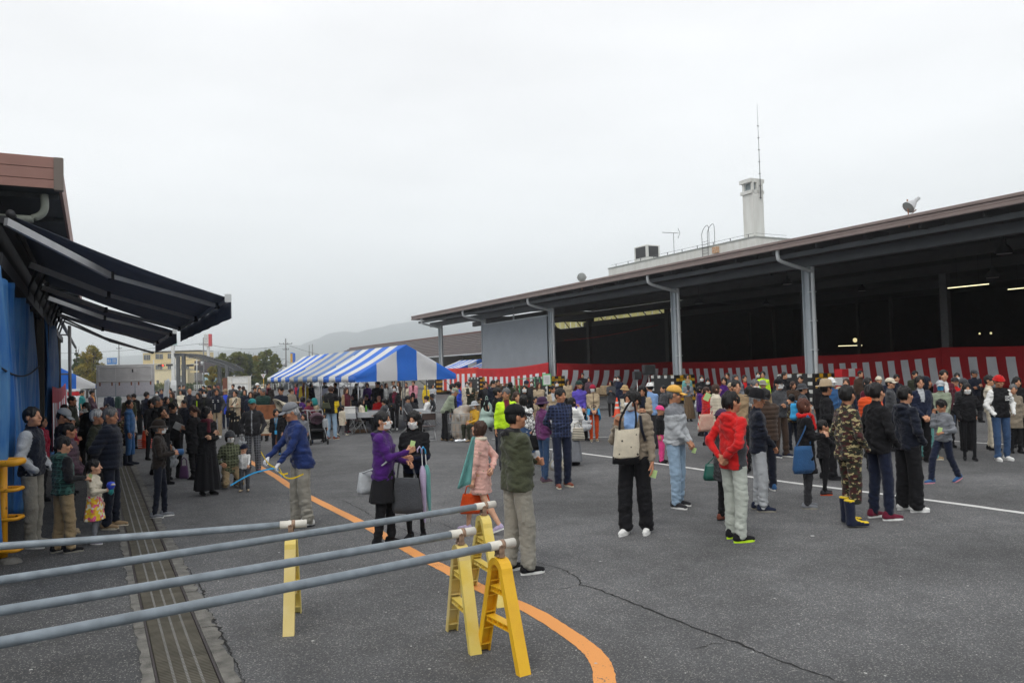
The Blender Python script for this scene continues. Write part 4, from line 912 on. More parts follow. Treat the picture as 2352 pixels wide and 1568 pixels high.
signal(437, 839, 128, False, 'pale traffic signal under the steel arch', 452)
p = AT(257, 829, 120); o = empty('blue_road_sign', (p.x, 120, 0), 0, 'blue direction sign with white writing behind the notice board', 'road sign')
b = MB(); b.box(-.75, .75, -.03, .03, p.z-.48, p.z+.48, bev=.02); b.build('plate', pmat('sign_blue', (.02, .20, .55), .5), o); b = MB(); b.tube([(.5, .1, 0), (.5, .1, p.z+.3)], .08, 8); b.build('pole', M_ALU, o)
text('横浜  甲府\n韮崎  石和', .30, M_SW, o, Matrix.Translation((0, -.06, p.z)) @ FRONT)
def upole(x, yt, Y, label, arms, trans=True):
    p = AT(x, yt, Y); o = empty('utility_pole', (p.x, Y, 0), 0, label, 'utility pole', 'utility poles along the road'); b = MB(); b.tube([(0, 0, 0), (0, 0, p.z)], [.17, .11], 8); b.build('pole', pmat('pole_concrete', (.22, .22, .22), .8), o)
    for dz, w in arms:
        b = MB(); b.beam((-w, 0, p.z-dz), (w, 0, p.z-dz), .08, .08)
        for i in range(4): b.tube([(-w+i*2*w/3, 0, p.z-dz), (-w+i*2*w/3, 0, p.z-dz+.22)], .05, 6)
        b.build('crossarm', M_DSTEEL, o)
    if trans: b = MB(); b.lathe([(0, -.5), (.28, -.48), (.28, .3), (0, .35)], 10, c=(-.35, 0, p.z-4.2*Y/130)); b.build('transformer', M_ALU, o)
    return p
p1 = upole(467, 775, 165, 'utility pole left of the red sign tower', [(1.5, .9), (7.0, .5)])
p2 = upole(656, 777, 140, 'utility pole with crossarms right of the tree row', [(1.0, 1.1), (2.0, .5)])
p3 = upole(186+87, 790, 170, 'thin pole with crossarm right of the left trees', [(1.0, .5)], False)
p4 = upole(710, 792, 200, 'thin mast beyond the tents, left of a pair', [], False); p5 = upole(717.5, 790, 190, 'thin mast beyond the tents, right of a pair', [], False)
def wire(p, q, sag, label, dz=0):
    p = p+Vector((0, 0, -dz)); q = q+Vector((0, 0, -dz)); b = MB(); b.tube([p.lerp(q, i/12)-Vector((0, 0, sag*4*(i/12)*(1-i/12))) for i in range(13)], .03, 4, smooth=False); tag(b.build('overhead_wire', M_DSTEEL), label, 'wire', 'overhead wires')
wire(AT(60, 800, 185), p1, .6, 'top wire running left from the pole by the red sign', 1.2); wire(p1, p2, .9, 'top wire between the two utility poles', 1.2); wire(p2, AT(870, 812, 90), .6, 'wire falling right from the utility pole to the tents', 1.0)
wire(p1, p2, 1.3, 'lower wire between the two utility poles', 4.2); wire(p1, p2, 1.2, 'middle wire between the two utility poles', 3.6); wire(AT(60, 815, 185), p1, .8, 'lower wire running left from the pole by the red sign', 4.2); wire(p2, AT(900, 845, 90), .4, 'lowest wire falling right behind the tent roof', 4.0)
p = AT(673, 822, 160); o = empty('small_tower_sign', (p.x, 160, 0), 0, 'small blue and yellow tower sign right of the utility pole', 'sign'); b = MB(); b.box(-.1, .1, -.1, .1, 0, p.z); b.build('pole', M_SW, o)
b = MB(); b.box(-.45, .0, -.3, .3, p.z-.9, p.z+.9); b.build('yellow_face', M_GY, o); b = MB(); b.box(.005, .4, -.3, .3, p.z-.9, p.z+1.0); b.box(-.45, 0, -.3, .3, p.z+.905, p.z+1.1); b.build('blue_face', M_TB, o)
p = AT(605, 863, 70); o = empty('triangular_sign', (p.x, 70, 0), 0, 'white inverted triangle sign on a yellow post seen by the trees', 'road sign')
b = MB(); b.prism([(-.24, .17), (0, -.25), (.24, .17)][::-1], -.015, .015); c = b.build('plate', M_SW, o, mw=Matrix.Translation((0, 0, p.z)) @ FRONT); b = MB(); b.box(-.02, .02, -.03, -.02, -.08, .1); b.build('mark', M_SR, o, loc=(0, 0, p.z))
b = MB(); b.tube([(0, .05, 0), (0, .05, p.z-.1)], .03, 6); b.build('post', M_GY, o)
p = AT(550, 880, 58); o = empty('white_panel_board', (p.x, 58, 0), 0, 'large white framed panel board standing left of the triangular sign', 'board')
w, h_ = 26/FPX*58, 16/FPX*58; b = MB(); b.box(-w, w, 0, .03, p.z-h_*1.6, p.z+h_); b.build('panel', M_SW, o)
for zz in (-1, 0, 1): b = MB(); b.box(-w, w, -.04, 0, p.z+zz*h_*.97-.02, p.z+zz*h_*.97+.02); b.build('rib', M_WTAPE, o)
for xx in (-w, -w*.7, w*.82, w): b = MB(); b.box(xx-.025, xx+.025, -.05, -.0, 0, p.z+h_); b.build('post', M_WTAPE, o)
p = AT(518, 880, 62); b = MB(); b.box(-.17, .17, -.17, .17, 0, p.z+.42); tag(b.build('brick_pillar', pmat('brick', (.17, .06, .035), .9, var=.25, scale=20), loc=(p.x, 62, 0)), 'square red brick pillar beside the white panel board', 'pillar')
def pa_speaker(x, y, Y, w, h_, label, d=.3):
    p = AT(x, y, Y); o = empty('loudspeaker', (p.x, p.y, 0), .2, label, 'loudspeaker', 'loudspeakers on stands'); b = MB(); b.box(-w/2, w/2, -d/2, d/2, p.z-h_/2, p.z+h_/2, bev=.02); b.build('cabinet', M_DSTEEL, o)
    b = MB(); b.box(-w*.42, w*.42, -d/2-.012, -d/2, p.z-h_*.44, p.z+h_*.44); b.build('grille', M_BLK, o); b = MB(); b.tube([(0, 0, .3), (0, 0, p.z-h_/2)], .02, 8); b.build('pole', M_SW, o)
    for i in range(3): b = MB(); a = i*2.1; b.tube([(0, 0, .75), (.45*math.cos(a), .45*math.sin(a), 0)], .014, 6); b.build('leg', M_DSTEEL, o)
pa_speaker(501.5, 885, 60, .30, .45, 'black loudspeaker on a stand left of the brick pillar')
pa_speaker(1463, 862, 37, .36, .38, 'smaller black loudspeaker before the curtain, left of two')
pa_speaker(1490, 849, 37, .56, .46, 'larger black loudspeaker before the curtain, right of two')
# parked vehicles
M_CAR = pmat('white_car_paint', (.62, .63, .63), .3, var=.03, scale=2, spec=.6); M_TYR = pmat('tyre', (.015, .015, .015), .8); M_GLS = pmat('car_glass', (.03, .035, .04), .08); M_RIM = pmat('rim', (.35, .35, .36), .35, .5)
def van(x, Y, rz, label, boxy=True, col=None):
    col = col or M_CAR; g = G(x, HOR(x)+CAMZ*FPX/Y); o = empty('parked_van' if boxy else 'parked_car', g, rz, label, 'van' if boxy else 'car', 'white vehicles parked beyond the tents')
    prof = [(-1.65, .3), (1.62, .3), (1.70, .75), (1.45, .95), (1.15, 1.80), (-1.55, 1.86), (-1.68, 1.1)] if boxy else [(-2.0, .35), (2.0, .35), (2.05, .7), (1.2, .88), (.5, 1.38), (-1.0, 1.40), (-1.9, .95)]
    b = MB(); hw = .73; n = len(prof); V = [(px, -hw*(1 if pz < 1 else .9), pz) for px, pz in prof]+[(px, hw*(1 if pz < 1 else .9), pz) for px, pz in prof]
    b.add(V, [tuple(range(n)), tuple(range(2*n-1, n-1, -1))]+[(i, n+i, n+(i+1) % n, (i+1) % n) for i in range(n)]); bd = b.build('body', col, o); bv = bd.modifiers.new('bevel', 'BEVEL'); bv.width = .06; bv.segments = 2
    z0, z1 = (1.08, 1.62) if boxy else (.98, 1.30)
    for (u0, u1) in (((-1.45, -.55), (-.45, .25), (.33, 1.05)) if boxy else ((-.9, -.1), (0, .6))):
        for sg in (-1, 1): b = MB(); yy = .70 if boxy else .71; b.box(u0, u1, sg*(yy-.02)-.02, sg*(yy)+.02, z0, z1, bev=.015); b.build('side_window', M_GLS, o)
    b = MB(); xf = 1.34 if boxy else .95; b.add([(xf+.10, -.6, z0-.05), (xf+.10, .6, z0-.05), (xf-.12, .55, z1+.03), (xf-.12, -.55, z1+.03)], [(0, 1, 2, 3)]); b.build('windscreen', M_GLS, o)
    for wx in (-1.1, 1.15):
        for sg in (-1, 1):
            M = Matrix.Translation((wx, sg*.70, .29)) @ Matrix.Rotation(math.pi/2*sg, 4, 'X'); b = MB(); b.lathe([(.12, -.02), (.26, -.02), (.29, 0), (.29, .14), (.2, .16)], 16, M=M); w_ = b.build('wheel', M_TYR, o); b = MB(); b.lathe([(0, -.03), (.16, -.025)], 12, M=M); b.build('rim', M_RIM, w_)
    return o
van(762, 113, .1, 'white van half hidden by the left tent poles'); van(811, 110, .05, 'white van parked in the middle gap under the tent'); van(850, 112, 0.0, 'white van parked right of the middle one'); van(722, 116, .2, 'low silver car parked left of the vans', False)
van(690, 100, .1, 'dark car parked behind the yellow vested man', False, pmat('dark_car', (.03, .035, .04), .3)); van(408, 118, math.pi/2+.2, 'small white kei van seen end on before the annex')
o = empty('white_guard_fence', (0, 0, 0), 0, 'white tube fence along the road under the arch', 'fence')
for (x0, x1) in ((446, 500), (575, 640)):
    for i in range(12): x = x0+(x1-x0)*i/11; g = G(x, HOR(x)+CAMZ*FPX/128); b = MB(); b.tube([g, g+Vector((0, 0, 1.0))], .05, 5); b.build('post', M_SW, o)
    for z in (.4, .7, 1.0): g0 = G(x0, HOR(x0)+CAMZ*FPX/128); g1 = G(x1, HOR(x1)+CAMZ*FPX/128); b = MB(); b.tube([g0+Vector((0, 0, z)), g1+Vector((0, 0, z))], .045, 5); b.build('rail', M_SW, o)
# mountains
def ridge(pts, Y, name, mat, seed):
    r = random.Random(seed); P = []
    for i in range(len(pts)-1):
        for k in range(5):
            t = k/5; P.append((pts[i][0]+(pts[i+1][0]-pts[i][0])*t, pts[i][1]+(pts[i+1][1]-pts[i][1])*t+r.uniform(-.5, .5)))
    P.append(pts[-1]); b = MB(); V = []
    for (x, y) in P:
        p = AT(x, y, Y); V += [(p.x, p.y, p.z), (p.x*.9, p.y*.82, p.z*.35), (p.x*.8, p.y*.66, -30), (p.x*1.06, p.y*1.06, -30)]
    F = []
    for i in range(len(P)-1):
        for k in range(3): F.append((4*i+k+1, 4*i+k+5, 4*i+k+4, 4*i+k) if k < 2 else (4*i, 4*i+4, 4*i+7, 4*i+3))
    b.add(V, F, smooth=True); tag(b.build(name, mat), kind='structure')
M_MT = pmat('mountain_forest_hazed', (.10, .13, .14), .95, var=.2, scale=.002)  # forest colour lightened and blued, so part of the haze is painted in
ridge([(-400, 840), (0, 835), (200, 822), (330, 815), (480, 806), (600, 800), (690, 792), (717, 781), (736, 775), (751, 767), (766, 763.5), (795, 761), (821, 764), (839, 758), (861, 754), (900, 745), (960, 736), (1100, 742), (1300, 760), (1700, 770), (2400, 775)], 2450, 'mountain_ridge', M_MT, 5)
HD = .00082
hz_ = MB(); hz_.box(-2700, 2700, -2700, 2700, -40, 225); hm = bpy.data.materials.new('haze_air'); hm.use_nodes = True; hn = hm.node_tree.nodes; hn.clear()
ho = hn.new('ShaderNodeOutputMaterial'); hv = hn.new('ShaderNodeVolumePrincipled'); hv.inputs['Color'].default_value = (.96, .98, 1, 1); hv.inputs['Density'].default_value = HD; hv.inputs['Anisotropy'].default_value = .88
hm.node_tree.links.new(hv.outputs[0], ho.inputs['Volume']); tag(hz_.build('haze', hm), kind='stuff')
# ------------------------------------------------------------ smooth body surfaces (signed distance + surface nets)
_rs = np.random.RandomState(11); _T = _rs.rand(32, 32, 32).astype(np.float32)
def vnoise(x, y, z):
    xi = np.floor(x).astype(int); yi = np.floor(y).astype(int); zi = np.floor(z).astype(int)
    fx, fy, fz = x-xi, y-yi, z-zi; fx = fx*fx*(3-2*fx); fy = fy*fy*(3-2*fy); fz = fz*fz*(3-2*fz)
    def T(a, b, c): return _T[(xi+a) & 31, (yi+b) & 31, (zi+c) & 31]
    return ((T(0,0,0)*(1-fx)+T(1,0,0)*fx)*(1-fy)+(T(0,1,0)*(1-fx)+T(1,1,0)*fx)*fy)*(1-fz)+((T(0,0,1)*(1-fx)+T(1,0,1)*fx)*(1-fy)+(T(0,1,1)*(1-fx)+T(1,1,1)*fx)*fy)*fz
def snet(X, Y, Z, F):
    S = F < 0; c = np.zeros(tuple(n-1 for n in F.shape), np.int8)
    for a in (0, 1):
        for b in (0, 1):
            for d in (0, 1): c += S[a:F.shape[0]-1+a, b:F.shape[1]-1+b, d:F.shape[2]-1+d]
    act = (c > 0) & (c < 8); I, J, K = np.nonzero(act); n = len(I)
    idx = np.full(act.shape, -1, np.int64); idx[I, J, K] = np.arange(n)
    acc = np.zeros((n, 3)); cnt = np.zeros(n)
    cor = [(a, b, d) for a in (0, 1) for b in (0, 1) for d in (0, 1)]
    cv = {q: F[I+q[0], J+q[1], K+q[2]] for q in cor}
    cp = lambda q: np.stack([X[I+q[0]], Y[J+q[1]], Z[K+q[2]]], 1)
    for q in cor:
        for ax in range(3):
            if q[ax]: continue
            q2 = tuple(1 if i == ax else q[i] for i in range(3)); f0, f1 = cv[q], cv[q2]; m = (f0 < 0) != (f1 < 0)
            t = (f0/np.where(f0-f1 == 0, 1, f0-f1))[:, None]; p = cp(q)*(1-t)+cp(q2)*t; acc[m] += p[m]; cnt[m] += 1
    V = acc/cnt[:, None]; quads = []
    def em(m, A, B, C_, D, ins):
        i, j, k = np.nonzero(m); a, b, c_, d = A(i, j, k), B(i, j, k), C_(i, j, k), D(i, j, k); q = np.stack([a, b, c_, d], 1); s = ins[i, j, k]
        q[~s] = q[~s][:, ::-1]; quads.append(q)
    m = S[:-1, 1:-1, 1:-1] != S[1:, 1:-1, 1:-1]; em(m, lambda i, j, k: idx[i, j, k], lambda i, j, k: idx[i, j+1, k], lambda i, j, k: idx[i, j+1, k+1], lambda i, j, k: idx[i, j, k+1], S[:-1, 1:-1, 1:-1])
    m = S[1:-1, :-1, 1:-1] != S[1:-1, 1:, 1:-1]; em(m, lambda i, j, k: idx[i, j, k], lambda i, j, k: idx[i, j, k+1], lambda i, j, k: idx[i+1, j, k+1], lambda i, j, k: idx[i+1, j, k], S[1:-1, :-1, 1:-1])
    m = S[1:-1, 1:-1, :-1] != S[1:-1, 1:-1, 1:]; em(m, lambda i, j, k: idx[i, j, k], lambda i, j, k: idx[i+1, j, k], lambda i, j, k: idx[i+1, j+1, k], lambda i, j, k: idx[i, j+1, k], S[1:-1, 1:-1, :-1])
    Q = np.concatenate(quads); Q = Q[(Q >= 0).all(1)]; return V, Q
def npmesh(name, V, Q, msk=None, tris=None):
    me = bpy.data.meshes.new(name); me.vertices.add(len(V)); me.vertices.foreach_set('co', np.ascontiguousarray(V, np.float32).ravel())
    n = len(Q); me.loops.add(4*n); me.loops.foreach_set('vertex_index', Q.astype(np.int32).ravel()); me.polygons.add(n); me.polygons.foreach_set('loop_start', np.arange(n, dtype=np.int32)*4)
    me.polygons.foreach_set('use_smooth', np.ones(n, bool)); me.update(calc_edges=True)
    if msk is not None:
        a = me.attributes.new('Msk', 'FLOAT', 'POINT'); a.data.foreach_set('value', np.ascontiguousarray(msk, np.float32))
    me.materials.append(None); return me
def axis(lo, hi, h, flo=None, fhi=None, hf=None):
    if flo is None or hf is None or fhi <= lo or flo >= hi: return np.arange(lo, hi+h, h)
    flo = max(flo, lo); fhi = min(fhi, hi)
    a = list(np.arange(lo, flo, h)); b = list(np.arange(flo, fhi, hf)); c = list(np.arange(fhi, hi+h, h))
    if a and b and b[0]-a[-1] < hf*.5: a.pop()
    if b and c and c[0]-b[-1] < hf*.5: b.pop()
    return np.array(a+b+c)
class SDF:
    def __init__(s): s.p = []
    def rc(s, a, b, ra, rb, k=.03, op=1): s.p.append(('c', np.array(a, float), np.array(b, float), ra, rb, k, op)); return s
    def el(s, c, r, M=None, k=.03, op=1): s.p.append(('e', np.array(c, float), np.array(r, float), M, None, k, op)); return s
    def bounds(s):
        lo = np.full(3, 9.); hi = -lo
        for t, a, b, c, d, k, op in s.p:
            if op < 0: continue
            if t == 'c': r = max(c, d); lo = np.minimum(lo, np.minimum(a, b)-r); hi = np.maximum(hi, np.maximum(a, b)+r)
            else: r = b.max(); lo = np.minimum(lo, a-r); hi = np.maximum(hi, a+r)
        return lo, hi
    def grid(s, X, Y, Z):
        F = np.full((len(X), len(Y), len(Z)), .3, np.float32)
        for t, a, b, c, d, k, op in s.p:
            r = max(c, d) if t == 'c' else b.max(); m = r+k+.05
            lo = (np.minimum(a, b) if t == 'c' else a)-m; hi = (np.maximum(a, b) if t == 'c' else a)+m
            i0, i1 = np.searchsorted(X, [lo[0], hi[0]]); j0, j1 = np.searchsorted(Y, [lo[1], hi[1]]); k0, k1 = np.searchsorted(Z, [lo[2], hi[2]])
            if i1 <= i0 or j1 <= j0 or k1 <= k0: continue
            x = X[i0:i1, None, None]; y = Y[None, j0:j1, None]; z = Z[None, None, k0:k1]
            if t == 'c':
                ab = b-a; L2 = float(ab@ab)+1e-12; tt = np.clip(((x-a[0])*ab[0]+(y-a[1])*ab[1]+(z-a[2])*ab[2])/L2, 0, 1)
                D = np.sqrt((x-a[0]-tt*ab[0])**2+(y-a[1]-tt*ab[1])**2+(z-a[2]-tt*ab[2])**2)-(c+(d-c)*tt)
            else:
                px, py, pz = x-a[0], y-a[1], z-a[2]
                if c is not None:
                    R = np.array(c)   # rows: local axes
                    px, py, pz = px*R[0, 0]+py*R[1, 0]+pz*R[2, 0], px*R[0, 1]+py*R[1, 1]+pz*R[2, 1], px*R[0, 2]+py*R[1, 2]+pz*R[2, 2]
                q = np.sqrt((px/b[0])**2+(py/b[1])**2+(pz/b[2])**2); D = (q-1)*b.min()*.5+(q-1)*np.sqrt(px*px+py*py+pz*pz)/np.maximum(q, .2)*.5
            sub = F[i0:i1, j0:j1, k0:k1]
            if op > 0: h = np.clip(.5+.5*(sub-D)/k, 0, 1); F[i0:i1, j0:j1, k0:k1] = sub*(1-h)+D*h-k*h*(1-h)
            else: h = np.clip(.5-.5*(sub+D)/k, 0, 1); F[i0:i1, j0:j1, k0:k1] = sub*(1-h)-D*h+k*h*(1-h)
        return F
# ---- head in its own frame: origin at head centre, +Y the face
def head_prims(S, T=lambda p: p, R=None, s=1.0, fine=True, female=False):
    j = .052 if female else .058
    S.el(T((0, -.012, .030)), (.077*s, .094*s, .088*s), R, .02*s); S.el(T((0, .022, -.045)), (j*s, .066*s, .066*s), R, .03*s); S.el(T((0, .060, -.090)), (.026*s, .026*s, .020*s), R, .03*s)
    if fine:
        for sg in (-1, 1):
            S.el(T((sg*.080, -.008, -.006)), (.011*s, .020*s, .031*s), R, .008*s); S.el(T((sg*.043, .056, -.028)), (.026*s, .024*s, .026*s), R, .02*s)
            S.el(T((sg*.031, .101, .014)), (.019*s, .018*s, .012*s), R, .014*s, -1)
        S.rc(T((0, .083, .018)), T((0, .108, -.020)), .009*s, .014*s, .012*s); S.el(T((0, .089, -.053)), (.024*s, .010*s, .006*s), R, .008*s); S.el(T((0, .087, -.063)), (.020*s, .010*s, .006*s), R, .008*s)
def surf_y(x, z):
    return .083 if abs(x) > .05 else .0
_hs = SDF(); head_prims(_hs); _HX = np.arange(-.1, .1, .006); _HY = np.arange(-.12, .14, .004); _HZ = np.arange(-.14, .14, .006); _HF = _hs.grid(_HX, _HY, _HZ)
def surf_y(x, z):
    i = int(np.clip(np.searchsorted(_HX, x), 0, len(_HX)-1)); k = int(np.clip(np.searchsorted(_HZ, z), 0, len(_HZ)-1)); col_ = _HF[i, :, k]; ins = np.nonzero(col_ < 0)[0]
    return float(_HY[ins[-1]]) if len(ins) else .0
_cache = {}
def cached(key, fn):
    if key not in _cache: _cache[key] = fn()
    return _cache[key]
def hair_mesh(style, h):
    def f():
        S = SDF(); t = .009
        S.el((0, -.016, .036), (.077+t, .094+t, .088+t), None, .02)
        if style in ('short', 'messy', 'pony', 'tied'): S.el((0, -.045, -.012), (.074, .058, .058), None, .03)
        if style == 'bob': S.el((0, -.035, -.02), (.088, .074, .088), None, .03); S.el((.060, .012, -.045), (.026, .040, .058), None, .03); S.el((-.060, .012, -.045), (.026, .040, .058), None, .03)
        if style == 'long':
            S.el((0, -.035, -.03), (.097, .082, .10), None, .03); S.rc((0, -.075, -.06), (0, -.095, -.27), .075, .06, .04); S.rc((.075, .0, -.04), (.085, .02, -.25), .032, .026, .03); S.rc((-.075, .0, -.04), (-.085, .02, -.25), .032, .026, .03)
        if style == 'pony': S.rc((0, -.11, .02), (0, -.15, -.12), .03, .022, .02); S.rc((0, -.15, -.12), (0, -.145, -.2), .022, .008, .02)
        if style == 'tied': S.el((0, -.12, .01), (.035, .032, .035), None, .015)
        if style == 'bald': S.p = []; S.el((0, -.03, -.005), (.083, .083, .055), None, .02)
        # face opening
        S.el((0, .105, -.035), (.072, .070, .098 if style in ('short', 'bald', 'grey', 'tied', 'pony') else .088), None, .012, -1); S.el((0, .09, -.11), (.075, .09, .07), None, .012, -1)
        if style in ('short', 'messy', 'bald', 'tied', 'pony'):
            for sg in (-1, 1): S.el((sg*.085, .02, -.055), (.05, .06, .06), None, .012, -1)
        if style == 'bald': S.el((0, .02, .10), (.09, .12, .075), None, .01, -1)
        lo, hi = S.bounds(); lo -= .02; hi += .02; X, Y, Z = [np.arange(lo[i], hi[i]+h, h) for i in range(3)]; F = S.grid(X, Y, Z)
        gx, gy, gz_ = np.meshgrid(X, Y, Z, indexing='ij'); am = .016 if style != 'messy' else .030
        F = F+am*1.3*(.5-vnoise(gx*60+3, gy*60, gz_*14))+am*.6*(.5-vnoise(gx*28, gy*28+7, gz_*12))
        V, Q = snet(X, Y, Z, F); return npmesh('hair', V, Q)
    return cached(('hair', style, h), f)
def solidify(b, t): return b
def shell_grid(b, fn, nu, nv, th=.003):
    """closed thin sheet"""
    P = [[Vector(fn(i/nu, j/nv)) for i in range(nu+1)] for j in range(nv+1)]; V = []; 
    for k in (0, 1):
        for j in range(nv+1):
            for i in range(nu+1):
                a = P[j][min(i+1, nu)]-P[j][max(i-1, 0)]; c = P[min(j+1, nv)][i]-P[max(j-1, 0)][i]; n = a.cross(c); n = n.normalized() if n.length > 1e-9 else Vector((0, 0, 1)); V.append(P[j][i]+n*(th*(.5-k)))
    o = (nu+1)*(nv+1); F = []
    for j in range(nv):
        for i in range(nu): k = j*(nu+1)+i; F.append((k, k+1, k+nu+2, k+nu+1)); F.append((o+k, o+k+nu+1, o+k+nu+2, o+k+1))
    bd = [(0, i, 0, i+1) for i in range(nu)]
    for i in range(nu): F.append((i, o+i, o+i+1, i+1)); k = nv*(nu+1)+i; F.append((k, k+1, o+k+1, o+k))
    for j in range(nv): k = j*(nu+1); F.append((k, k+nu+1, o+k+nu+1, o+k)); k += nu; F.append((k, o+k, o+k+nu+1, k+nu+1))
    b.add(V, F, 0, True); return b
def dome(b, rx, ry, h, z0, n=18, k=6, cy=-.014, rib=0):
    prof = [(math.cos(math.pi/2*i/k), math.sin(math.pi/2*i/k)) for i in range(k+1)]; V = []; F = []
    for c, s in prof:
        for j in range(n):
            a = 2*math.pi*j/n; rr = 1+rib*(j % 2); V.append((rx*c*rr*math.cos(a), cy+ry*c*rr*math.sin(a), z0+h*(s**.9)))
    for i in range(k):
        for j in range(n): F.append((i*n+j, i*n+(j+1) % n, (i+1)*n+(j+1) % n, (i+1)*n+j))
    F.append(tuple(range(n-1, -1, -1))); b.add(V, F, 0, True)
def hat_mesh(kind):
    def f():
        b = MB()
        if kind == 'cap':
            dome(b, .094, .111, .100, .038); b.tube([(0, -.014, .136), (0, -.014, .142)], .008, 8)
            def v(u, w): x = (u-.5)*2; return (x*.074*(1-.12*w), .080+(.095*w)*(1-.35*x*x)-.022*x*x, .046-.020*w-.018*x*x)
            shell_grid(b, v, 8, 4, .005)
        elif kind in ('bucket', 'fedora', 'sun'):
            top = .105 if kind != 'fedora' else .128; r1 = .80 if kind != 'fedora' else .84
            n = 20; V = []; F = []; pr = [(1.0, .030), (.97, .075), (r1, top+.012), (r1*.62, top+.034), (0.0, top+.032 if kind != 'fedora' else top+.015)]
            for r_, z in pr:
                for j in range(n): a = 2*math.pi*j/n; V.append((.096*r_*(.93 if kind == 'fedora' else 1)*math.cos(a), -.014+.113*r_*math.sin(a), z+.01*(kind == 'fedora')))
            for i in range(len(pr)-1):
                for j in range(n): F.append((i*n+j, i*n+(j+1) % n, (i+1)*n+(j+1) % n, (i+1)*n+j))
            b.add(V, F, 0, True)
            bw, dz = {'bucket': (.042, -.032), 'fedora': (.062, .004), 'sun': (.07, -.02)}[kind]
            def br(u, w): a = 2*math.pi*u; return ((.095+bw*w)*math.cos(a), -.014+(.112+bw*w)*math.sin(a), .036+dz*w+(.012*math.cos(2*a)*w if kind == 'fedora' else 0))
            shell_grid(b, br, 24, 3, .005)
        elif kind == 'beanie': dome(b, .093, .110, .112, .020, n=28, rib=.03); b.tube([(.096*math.cos(2*math.pi*i/20), -.014+.113*math.sin(2*math.pi*i/20), .030) for i in range(20)], .012, 6, closed=True)
        elif kind == 'helmet': dome(b, .108, .125, .115, .020)
        me = b.mesh('hat'); me.materials.append(None); return me
    return cached(('hat', kind), f)
def hood_mesh(h):
    def f():
        S = SDF(); S.el((0, -.03, .02), (.105, .118, .125), None, .03); S.el((0, -.05, -.08), (.11, .10, .09), None, .05); S.el((0, .105, -.035), (.072, .090, .105), None, .012, -1); S.el((0, -.0, .0), (.085, .10, .09), None, .01, -1)
        lo, hi = S.bounds(); lo -= .02; hi += .02; X, Y, Z = [np.arange(lo[i], hi[i]+h, h) for i in range(3)]; F = S.grid(X, Y, Z); gx, gy, gz_ = np.meshgrid(X, Y, Z, indexing='ij')
        F = F+.012*(.5-vnoise(gx*30, gy*30, gz_*30)); V, Q = snet(X, Y, Z, F); return npmesh('hood', V, Q)
    return cached(('hoodup', h), f)
def mask_mesh():
    def f():
        b = MB()
        def m(u, v):
            x = (u-.5)*2*.066; z = .002-.098*v; y = surf_y(x*.95, z if z > -.095 else -.095)+.006+.010*math.exp(-(x/.022)**2)*(1-v)+.003*math.sin(v*19)
            y = max(y, .035); return (x*1.0, y, z)
        shell_grid(b, m, 12, 9, .003)
        for sg in (-1, 1):
            for z in (-.008, -.080): b.tube([(sg*.064, surf_y(.06, z)*.9, z), (sg*.082, .0, -.012)], .0018, 4)
        me = b.mesh('face_mask'); me.materials.append(None); return me
    return cached('mask', f)
def eyes_mesh():
    def f():
        b = MB()
        for sg in (-1, 1):
            y = surf_y(.031, .012)+.002; V = []
            for i in range(10): a = 2*math.pi*i/10; V.append((sg*.032+.0135*math.cos(a), y-.010*abs(math.cos(a))*.5, .010+.0052*math.sin(a)-.001*sg*math.cos(a)))
            b.add(V, [tuple(range(10))])
        me = b.mesh('eyes'); me.materials.append(None); return me
    return cached('eyes', f)
def brow_mesh():
    def f():
        b = MB()
        for sg in (-1, 1): b.tube([(sg*.016, surf_y(.016, .034)+.001, .031), (sg*.032, surf_y(.032, .036)+.001, .036), (sg*.048, surf_y(.048, .034)-.001, .032)], [.0028, .0032, .0015], 5)
        me = b.mesh('eyebrows'); me.materials.append(None); return me
    return cached('brow', f)
def lips_mesh():
    def f():
        b = MB(); P = [(x, surf_y(x, -.058)+.003-abs(x)*.1, -.058-.0015*math.cos(x*80)) for x in (-.022, -.012, 0, .012, .022)]; b.tube(P, [.001, .0035, .0045, .0035, .001], 6)
        me = b.mesh('lips'); me.materials.append(None); return me
    return cached('lips', f)
def glasses_mesh(dark=False):
    def f():
        b = MB(); y = surf_y(.03, .012)+.014
        for sg in (-1, 1):
            b.tube([(sg*.033+.022*math.cos(2*math.pi*i/14), y-.004*abs(math.cos(2*math.pi*i/14)), .008+.016*math.sin(2*math.pi*i/14)) for i in range(14)], .0022, 4, closed=True)
            b.tube([(sg*.056, y-.004, .012), (sg*.080, .02, .008), (sg*.082, -.01, .004)], .002, 4)
            if dark: b.add([(sg*.033+.021*math.cos(2*math.pi*i/10), y-.001, .008+.015*math.sin(2*math.pi*i/10)) for i in range(10)], [tuple(range(10))])
        b.tube([(-.011, y+.001, .012), (.011, y+.001, .012)], .002, 4); me = b.mesh('glasses'); me.materials.append(None); return me
    return cached(('gl', dark), f)
